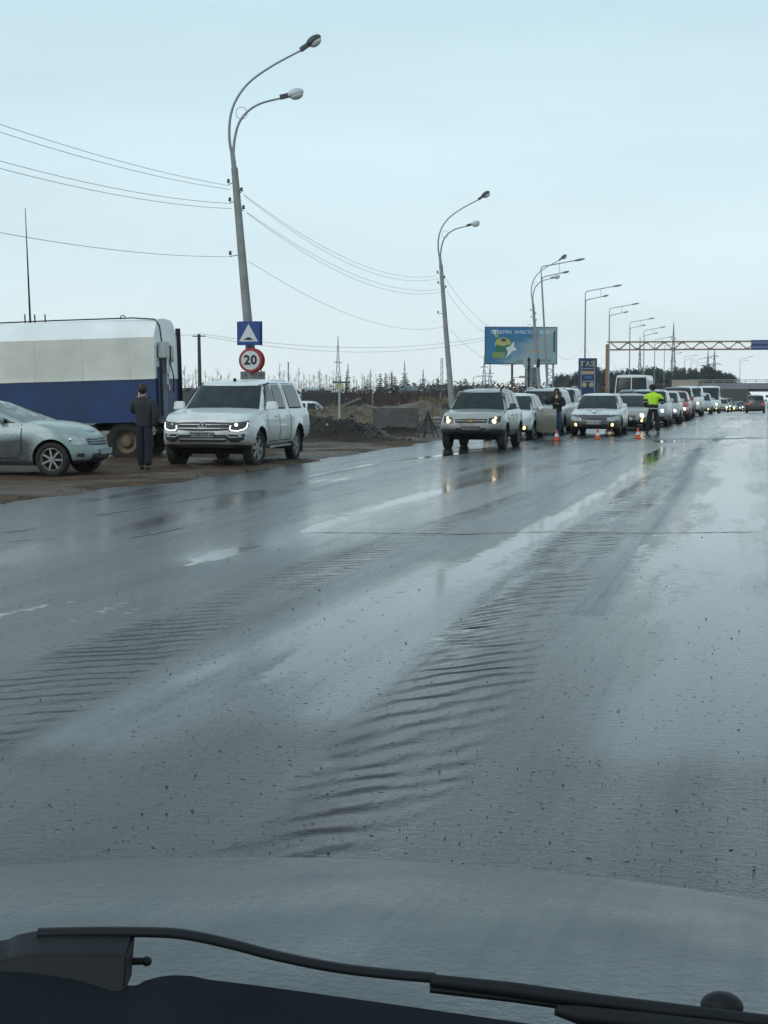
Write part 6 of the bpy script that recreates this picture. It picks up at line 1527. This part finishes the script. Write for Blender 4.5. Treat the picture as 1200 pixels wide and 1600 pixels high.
def house(px, D, w, ridge_py, eave_py, wall, roof, label, dpt=8, rot=0.0):
    s_ = F / D; x, y = X(px, D); r = empty('house', (x, y, -3), (0, 0, YAW + rot)); W_ = w / s_; zr_ = 1.7 + (605 - ridge_py) / s_ + 3; ze = 1.7 + (605 - eave_py) / s_ + 3
    mb = MB(); mb.box((0, 0, ze / 2), (W_, dpt, ze)); mb.build('wall', wall, r, smooth=False)
    mb = MB(); o_ = .4; A_ = W_ / 2 + o_; B_ = dpt / 2 + o_; vs = [(-A_, -B_, ze), (A_, -B_, ze), (A_, B_, ze), (-A_, B_, ze), (-A_, 0, zr_), (A_, 0, zr_)]
    vs += [(a_, b_, c_ + .15) for a_, b_, c_ in vs]
    mb.add(vs, [(6, 7, 11, 10), (8, 9, 10, 11), (0, 1, 7, 6), (2, 3, 9, 8), (0, 6, 10, 4), (4, 10, 9, 3), (1, 5, 11, 7), (5, 2, 8, 11), (0, 4, 5, 1), (4, 3, 2, 5)]); mb.build('roof', roof, r, smooth=False)
    tag(r, label, 'house')
RG = plain('roof_green', (.10, .16, .15), .7); RS = plain('roof_snowy', (.42, .45, .46), .7); RB = plain('roof_brown', (.10, .08, .07), .7); WG = plain('wall_grey', (.16, .17, .17), .8)
house(638, 185, 24, 605, 611, WG, RG, 'low house with a green roof showing above the fence'); house(500, 190, 34, 607, 610, WG, RS, 'low building with a pale roof showing above the fence right of the pickup'); house(690, 210, 40, 604, 610, WG, RG, 'long low building with a dull green roof left of the second leaning lamp'); house(300, 200, 30, 608, 611, WG, RB, 'low brown-roofed building between the trailer and the pickup'); house(742, 205, 44, 604, 609, WG, RB, 'long low brown-roofed building behind the silver off-roader')
r = empty('shed'); D = 128; x, y = X(545, D); r.location = (x, y, -1.7); r.rotation_euler = (0, 0, YAW + .2); mb = MB(); mb.add([(-1.0, 0, 0), (1.0, 0, 0), (1.0, 1.5, 0), (-1.0, 1.5, 0), (-.75, 0, 1.7), (1.0, 0, 2.45), (1.0, 1.5, 2.45), (-.75, 1.5, 1.7)], [(0, 1, 5, 4), (1, 2, 6, 5), (2, 3, 7, 6), (3, 0, 4, 7), (0, 3, 2, 1)]); mb.build('wall', plain('shed_dark', (.05, .05, .05), .8), r, smooth=False); mb = MB(); mb.add([(-.9, -.1, 1.70), (1.1, -.1, 2.54), (1.1, 1.6, 2.54), (-.9, 1.6, 1.70), (-.9, -.1, 1.64), (1.1, -.1, 2.48), (1.1, 1.6, 2.48), (-.9, 1.6, 1.64)], [(0, 1, 2, 3), (7, 6, 5, 4), (0, 4, 5, 1), (1, 5, 6, 2), (2, 6, 7, 3), (3, 7, 4, 0)]); mb.build('roof', plain('shed_roof', (.07, .065, .06), .8), r, smooth=False); tag(r, 'small dark lean-to shed in front of the fence beside the notice board', 'shed')
# ------------------------------------------------------------------ trees
M_BARK = plain('dark_bark', (.055, .045, .04), .9); M_BIRCH = plain('pale_twigs', (.12, .105, .095), .9); M_NEED = plain('conifer_needles', (.022, .038, .030), .9, 0, .35, .8); M_PINE = plain('pine_needles', (.026, .042, .034), .9, 0, .35, .5)
def bare_tree(seed, H=8.0, lean=.0):
    rnd = random.Random(seed); r = empty('bare_tree'); mb = MB(); tw = MB()
    P = [Vector((0, 0, 0))]
    for i in range(7): P.append(P[-1] + Vector((rnd.uniform(-.1, .1) + lean, rnd.uniform(-.1, .1), H / 7)))
    mb.tube(P, [.11 * (1 - i / 7.6) + .012 for i in range(8)], 5); mb.build('trunk', M_BARK, r, angle=180)
    def br(p, d, l, r_, dep):
        n = 3; pts = [p]
        for i in range(n): d = (d + Vector((rnd.uniform(-.18, .18), rnd.uniform(-.18, .18), rnd.uniform(0, .16)))).normalized(); pts.append(pts[-1] + d * l / n)
        tw.tube(pts, [r_, r_ * .75, r_ * .5, r_ * .3], 3, caps=False)
        if dep > 0:
            for k in range(4): q = pts[rnd.choice([1, 2, 3, 3])]; br(q, (d + Vector((rnd.uniform(-.8, .8), rnd.uniform(-.8, .8), rnd.uniform(-.1, .6)))).normalized(), l * rnd.uniform(.4, .65), r_ * .55, dep - 1)
    for i in range(22):
        u = rnd.uniform(.25, .98); k = int(u * 7); p = P[k].lerp(P[min(k + 1, 7)], u * 7 - k); a = rnd.uniform(0, 6.28)
        br(p, Vector((math.cos(a), math.sin(a), rnd.uniform(.5, 1.3))).normalized(), H * .22 * (1.15 - u), .028, 2)
    tw.build('crown', M_BIRCH, r, angle=180, clean=False); return r
def conifer(seed, H=9.0, narrow=1.0):
    rnd = random.Random(seed); r = empty('conifer'); mb = MB(); mb.tube([(0, 0, 0), (0, 0, H * .98)], [.13, .02], 6); mb.build('trunk', M_BARK, r); lf = MB()
    nW = 26
    for w in range(nW):
        u = w / nW; z = H * (.12 + .86 * u); R_ = (1 - u) ** .8 * H * .24 * narrow * rnd.uniform(.7, 1.15) + .16
        for k in range(9):
            a = rnd.uniform(0, 6.28); L = R_ * rnd.uniform(.55, 1.15); dr = -.28 * L
            for q in range(6):
                t_ = (q + .6) / 6; c_ = Vector((math.cos(a) * L * t_, math.sin(a) * L * t_, z + dr * t_ * t_ + .12 * L * t_)); s_ = .11 + .20 * L * (1 - abs(t_ - .55))
                for m in range(4):
                    v = [c_ + Vector((rnd.uniform(-1, 1), rnd.uniform(-1, 1), rnd.uniform(-.55, .35))) * s_ for _ in range(3)]; lf.add(v, [(0, 1, 2)])
    lf.build('crown', M_NEED, r, smooth=False, clean=False); return r
BT = [bare_tree(10 + i, 8.0) for i in range(4)]; CT = [conifer(30, 9), conifer(31, 9, .75), conifer(32, 9, 1.25)]
rnd = random.Random(12); first = set()
ORD = ['first', 'second', 'third', 'fourth', 'fifth', 'sixth', 'seventh', 'eighth', 'ninth', 'tenth', 'eleventh', 'twelfth', 'thirteenth', 'fourteenth', 'fifteenth', 'sixteenth', 'seventeenth', 'eighteenth', 'nineteenth', 'twentieth', 'twenty-first', 'twenty-second', 'twenty-third', 'twenty-fourth', 'twenty-fifth', 'twenty-sixth']
def place_tree(pool, i, px, D, top_py, name_label, cat, grp, base=-2.5, wide=1.0):
    o = pool[i]; H0 = 8.0 if pool is BT else 9.0
    if id(o) in first: o = copy_tree(o)
    else: first.add(id(o))
    s_ = F / D; H = 1.7 + (605 - top_py) / s_ - base; x, y = X(px, D); o.location = (x, y, base); k = H / H0; o.scale = (k * wide, k * wide, k); o.rotation_euler = (0, 0, random.uniform(0, 6)); tag(o, name_label, cat, grp)
for k_, px in enumerate([283, 290, 296, 301, 307, 321, 328, 333, 340, 346, 352, 359]): place_tree(BT, rnd.randrange(4), px, rnd.uniform(165, 200), rnd.uniform(572, 592), ORD[k_] + ' bare leafless tree right of the trailer, above the fence left of the pickup', 'tree', 'bare trees between the trailer and the pickup', wide=.7)
for k_, px in enumerate([420, 428, 437, 445, 452, 461, 468]): place_tree(BT, rnd.randrange(4), px, rnd.uniform(165, 200), rnd.uniform(566, 590), ORD[k_] + ' bare tree right of the 20 sign, rising above the pickup roof', 'tree', 'bare trees above the pickup', wide=.7)
for k_, px in enumerate(range(474, 622, 6)): place_tree(BT, rnd.randrange(4), px + rnd.uniform(-2, 2), rnd.uniform(168, 240), rnd.uniform(576, 598), ORD[k_] + ' bare tree from the pickup, above the fence between pickup and conifers', 'tree', 'bare trees above the fence', wide=.75)
for k_, px in enumerate(range(655, 758, 7)): place_tree(BT, rnd.randrange(4), px + rnd.uniform(-2, 2), rnd.uniform(180, 250), rnd.uniform(588, 599), ORD[k_] + ' low bare tree right of the broad conifer, towards the billboard', 'tree', 'bare trees by the second lamp', wide=1.1)
for i, (px, top, wd, lab) in enumerate([(594, 581, .8, 'tall dark conifer, left one of the pair above the fence'), (603, 580, .7, 'tall dark conifer, right one of the pair above the fence'), (616, 585, 1.0, 'conifer with a loose crown between the pair and the broad one'), (632, 583, 1.35, 'broad dark conifer below the small pylon'), (574, 590, 1.1, 'short dark conifer left of the tall pair'), (727, 589, .8, 'dark conifer right of the second leaning lamp'), (719, 592, .9, 'shorter conifer close to the second leaning lamp'), (542, 577, .45, 'very thin dark conifer beside the slender pylon'), (385 - 12, 590, .8, 'dark conifer above the pickup roof'), (1010 - 120, 590, .8, 'dark conifer beside the price sign')]):
    place_tree(CT, i % 3, px, 178 + 3 * i, top, lab, 'tree', 'conifers above the fence', wide=wd)
# scrub band behind fence / cars and the far pine wood
mb = MB(); rnd = random.Random(77)
def clump(c, rx, rz, n, s, m):
    for _ in range(n):
        a = Vector((rnd.gauss(0, .5), rnd.gauss(0, .5), rnd.gauss(0, .5)));
        if a.length > 1.05: a *= 1.05 / a.length
        p = c + Vector((a.x * rx, a.y * rx, a.z * rz)); v = [p + Vector((rnd.uniform(-1, 1), rnd.uniform(-1, 1), rnd.uniform(-1, 1))) * s for _ in range(3)]; mb.add(v, [(0, 1, 2)], m)
for i in range(520):
    D = rnd.uniform(150, 260); px = rnd.uniform(150, 1040); x, y = X(px, D); s_ = F / D; top = 1.7 - (rnd.uniform(602, 612) - (7 if px > 630 else 0) - 605) / s_
    clump(Vector((x, y, top - 1.6)), 2.2, 1.6, 46, .28, 0)
o = mb.build('bare_scrub', [plain('scrub_brown', (.075, .058, .050), .9, 0, .3, .3)], smooth=False, clean=False); tag(o, 'brown leafless scrub filling the skyline behind the fence and the queue', 'scrub', kind='stuff')
mb = MB(); rnd = random.Random(78)
skyl = [(862, 592), (880, 586), (893, 588), (905, 582), (935, 577), (950, 583), (975, 580), (1000, 578), (1020, 576), (1040, 581), (1062, 575), (1085, 579), (1105, 574), (1120, 580), (1135, 585), (1148, 590), (1156, 598)]
def pine(px, D, tp, w, s0=.26):
    x, y = X(px, D); s_ = F / D; zt_ = 1.7 + (605 - tp) / s_
    for k in range(7):                         # uneven tiers of needle clumps, pointed or rounded top
        u = k / 6; ww = w * (.35 + .85 * u ** .7) * rnd.uniform(.75, 1.2)
        clump(Vector((x + rnd.uniform(-.3, .3) * w, y + rnd.uniform(-.3, .3) * w, zt_ - .5 - u * w * 3.0)), ww, w * .55, 34 + int(30 * u), s0, 0)
    mb.tube([(x, y, -6), (x, y, zt_ - w)], [.16, .07], 3, 1, caps=False)
for i in range(330):
    px = rnd.uniform(866, 1154); D = rnd.uniform(335, 420)
    pine(px, D, interp(skyl, px) - 2 + abs(rnd.gauss(0, 5)) + rnd.uniform(-2.5, 1.5), rnd.uniform(.9, 1.7))
for i in range(650):
    px = rnd.uniform(864, 1152); D = rnd.uniform(350, 430); x, y = X(px, D); tp = max(interp(skyl, px) + 11, rnd.uniform(590, 612)); clump(Vector((x, y, 1.7 + (605 - tp) / (F / D) - 1.6)), 2.4, 1.8, 60, .36, 0)
o = mb.build('pine_wood', [M_PINE, M_BARK], smooth=False, clean=False); tag(o, 'dark far pine wood behind the gantry and above the bridge', 'wood', kind='stuff')

# ------------------------------------------------------------------ our own car: bonnet, wiper, cowl
r = empty('foreground_car', (-.36, 0, 0)); P_HOOD = None
t = NT('grey_bonnet_paint'); v = t.coord(); n1 = t.noise(v, 6, 5); st = t.noise(t.coord(scale=(70, .6, 1), rot=(0, 0, -YAW)), 1.0, 2)  # st: pale streaks along the view, windscreen reflections painted into the bonnet colour
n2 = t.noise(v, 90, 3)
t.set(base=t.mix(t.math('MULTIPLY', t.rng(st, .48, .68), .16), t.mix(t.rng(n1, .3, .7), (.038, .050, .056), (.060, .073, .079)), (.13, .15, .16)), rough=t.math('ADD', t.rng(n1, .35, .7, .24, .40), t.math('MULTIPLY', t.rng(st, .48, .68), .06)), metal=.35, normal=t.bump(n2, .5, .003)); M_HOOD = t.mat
def hood_z(x, y):
    yn = 2.08 - .28 * (abs(x) / .9) ** 2.2; s_ = (y - .9) / (yn - .9)
    z = 1.235 - .02 * s_ - .160 * s_ ** 2.4 - .04 * (abs(x) / .85) ** 2
    return z, yn
nx, ny = 60, 40; vs = []
for j in range(ny + 1):
    for i in range(nx + 1):
        x_ = -.88 + 1.76 * i / nx; yn = hood_z(x_, 1)[1]; u = j / ny
        if u <= .85: y_ = .9 + (yn - .9) * u / .85; z_ = hood_z(x_, y_)[0]
        else:
            q = (u - .85) / .15; zz = hood_z(x_, yn)[0]; y_ = yn + .09 * math.sin(q * 1.5); z_ = zz - .30 * q ** 1.6
        vs.append((x_, y_, z_))
mb = MB(); mb.add(vs, [(j * (nx + 1) + i, j * (nx + 1) + i + 1, (j + 1) * (nx + 1) + i + 1, (j + 1) * (nx + 1) + i) for j in range(ny) for i in range(nx)])
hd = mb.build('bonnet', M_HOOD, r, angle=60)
for sg in (1, -1):     # wings and front below the bonnet, so the car is whole from the side
    mb = MB()
    pr = [(sg * .885, 1.18), (sg * .93, 1.08), (sg * .95, .8), (sg * .92, .45)]
    ysr = [.3, .9, 1.3, 1.6, 1.8]; vs = [(a, y_ , z_ - .08 * sstep(1.2, 1.8, y_)) for y_ in ysr for a, z_ in pr]; mb.add(vs, [(i * 4 + k, i * 4 + k + 1, i * 4 + k + 5, i * 4 + k + 4) for i in range(4) for k in range(3)])
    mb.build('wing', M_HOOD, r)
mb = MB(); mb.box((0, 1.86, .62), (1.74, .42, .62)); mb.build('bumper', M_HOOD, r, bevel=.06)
for sg in (1, -1):
    for y_ in (1.25,): mb = MB(); mb.lathe([(0, -.11), (.36, -.11), (.38, 0), (.36, .11), (0, .11)], 24, 'Y'); o = mb.build('wheel', M_TYRE, r); o.rotation_euler = (0, 0, math.pi / 2); o.location = (sg * .80, y_, .38)
def L(px, py, D): return W(px, py, D) - Vector((-.36, 0, 0))
M_BLKP = plain('wiper_black', (.010, .012, .014), .55, 0, .2, 20, spec=.2); M_COWL = plain('cowl_black', (.007, .011, .014), .8, 0, .3, 12, spec=.15)
# cowl: top edge follows the photo, body behind and below it
top = [(-140, 1512), (0, 1508), (120, 1516), (206, 1530), (232, 1522), (262, 1515), (300, 1515), (332, 1521), (420, 1532), (600, 1557), (740, 1577), (880, 1597), (1060, 1622), (1400, 1668)]
mb = MB(); rows = []
pts = bez([(a, b, 0) for a, b in top], 5)
for k, (dD, dpy, dz) in enumerate([(0, 0, -.09), (0, 0, -.012), (-.012, 0, 0), (-.05, 0, .0), (-.12, 0, .004), (-.25, 0, .01)]):
    row = []
    for p in pts: q = L(p.x, p.y, 1.10); row.append(q + FW * dD + Vector((0, 0, dz + (.30 * dD if dD < -.02 else 0))))
    rows.append(row)
n = len(pts); mb.add([v_ for row in rows for v_ in row], [(j * n + i, j * n + i + 1, (j + 1) * n + i + 1, (j + 1) * n + i) for j in range(len(rows) - 1) for i in range(n - 1)]); mb.build('cowl', M_COWL, r, angle=60)
# wiper: pivot cover, arm, blade
wp = empty('wiper'); wp.parent = r
cov = [(-120, 1475), (0, 1468), (30, 1458), (70, 1452), (150, 1451), (212, 1452)]
mb = MB(); a = [L(p.x, p.y, 1.13) for p in bez([(q[0], q[1], 0) for q in cov], 4)]; n = len(a)
b = [L(lerp(-120, 206, i / (n - 1)), 1528, 1.11) for i in range(n)]
vs = a + b + [q - FW * .035 + Vector((0, 0, -.006)) for q in a] + [q - FW * .03 for q in b]
mb.add(vs, [(i, i + 1, n + i + 1, n + i) for i in range(n - 1)] + [(2 * n + i, 3 * n + i, 3 * n + i + 1, 2 * n + i + 1) for i in range(n - 1)] + [(i, 2 * n + i, 2 * n + i + 1, i + 1) for i in range(n - 1)] + [(n + i, n + i + 1, 3 * n + i + 1, 3 * n + i) for i in range(n - 1)] + [(0, n, 3 * n, 2 * n), (n - 1, 3 * n - 1, 4 * n - 1, 2 * n - 1)]); mb.build('pivot_cover', M_BLKP, wp, bevel=.002)
mb = MB(); mb.tube([L(205, 1502, 1.12), L(228, 1502, 1.12)], [.003, .0025], 8); mb.ell(L(229, 1502, 1.12), (.004, .004, .0035), 10, 6); mb.build('stud', M_BLKP, wp)
arm = [(60, 1458), (150, 1456), (250, 1457), (300, 1462), (360, 1475), (430, 1493), (520, 1511), (600, 1521), (680, 1528)]
mb = MB(); A_ = [L(p.x, p.y, 1.125) for p in bez([(q[0], q[1], 0) for q in arm], 5)]; mb.tube(A_, [.0036] * len(A_), 10, sx=1.5); mb.build('wiper_arm', M_BLKP, wp, angle=60)
bl = [(672, 1531), (800, 1546), (930, 1564), (1060, 1580), (1200, 1597), (1330, 1612)]
mb = MB(); B_ = [L(q[0], q[1], 1.12) for q in bl]
mb.tube(B_, [.0045, .0055, .0055, .0055, .0055, .0055], 8, sx=1.1); mb.tube([p + Vector((0, 0, -.0065)) for p in B_], .003, 6); mb.build('wiper_blade', M_BLKP, wp, angle=60)
bl2 = [(868, 1578), (905, 1586), (1000, 1596), (1200, 1618)]; mb = MB(); mb.tube([L(q[0], q[1], 1.11) for q in bl2], [.004, .007, .007, .007], 8); mb.build('spoiler', M_BLKP, wp, angle=60)
# washer nozzle
mb = MB(); q = L(1128, 1572, 1.20); mb.ell(q, (.0165, .014, .011), 20, 12); mb.ell(q + Vector((0, -.010, .002)), (.005, .006, .004), 8, 6); mb.build('washer_nozzle', M_BLKP, r, angle=180)
tag(r, 'grey car bonnet filling the foreground, with black wiper and washer nozzle', 'car')

# ------------------------------------------------------------------ damp air
me = bpy.data.meshes.new('haze'); bm = bmesh.new(); bmesh.ops.create_cube(bm, size=1.0); bm.to_mesh(me); bm.free()
hz = bpy.data.objects.new('haze', me); COL.objects.link(hz); hz.scale = (1500, 1500, 60); hz.location = (-200, 630, 14); hz['kind'] = 'stuff'; hz['label'] = 'thin damp haze over the road and far skyline'
hm = bpy.data.materials.new('haze_air'); hm.use_nodes = True; hn = hm.node_tree; hn.nodes.clear()
ho = hn.nodes.new('ShaderNodeOutputMaterial'); hv = hn.nodes.new('ShaderNodeVolumePrincipled'); hv.inputs['Color'].default_value = (.95, .985, 1.0, 1); hv.inputs['Density'].default_value = HAZE; hv.inputs['Anisotropy'].default_value = 0.2
hn.links.new(hv.outputs[0], ho.inputs['Volume']); me.materials.append(hm)
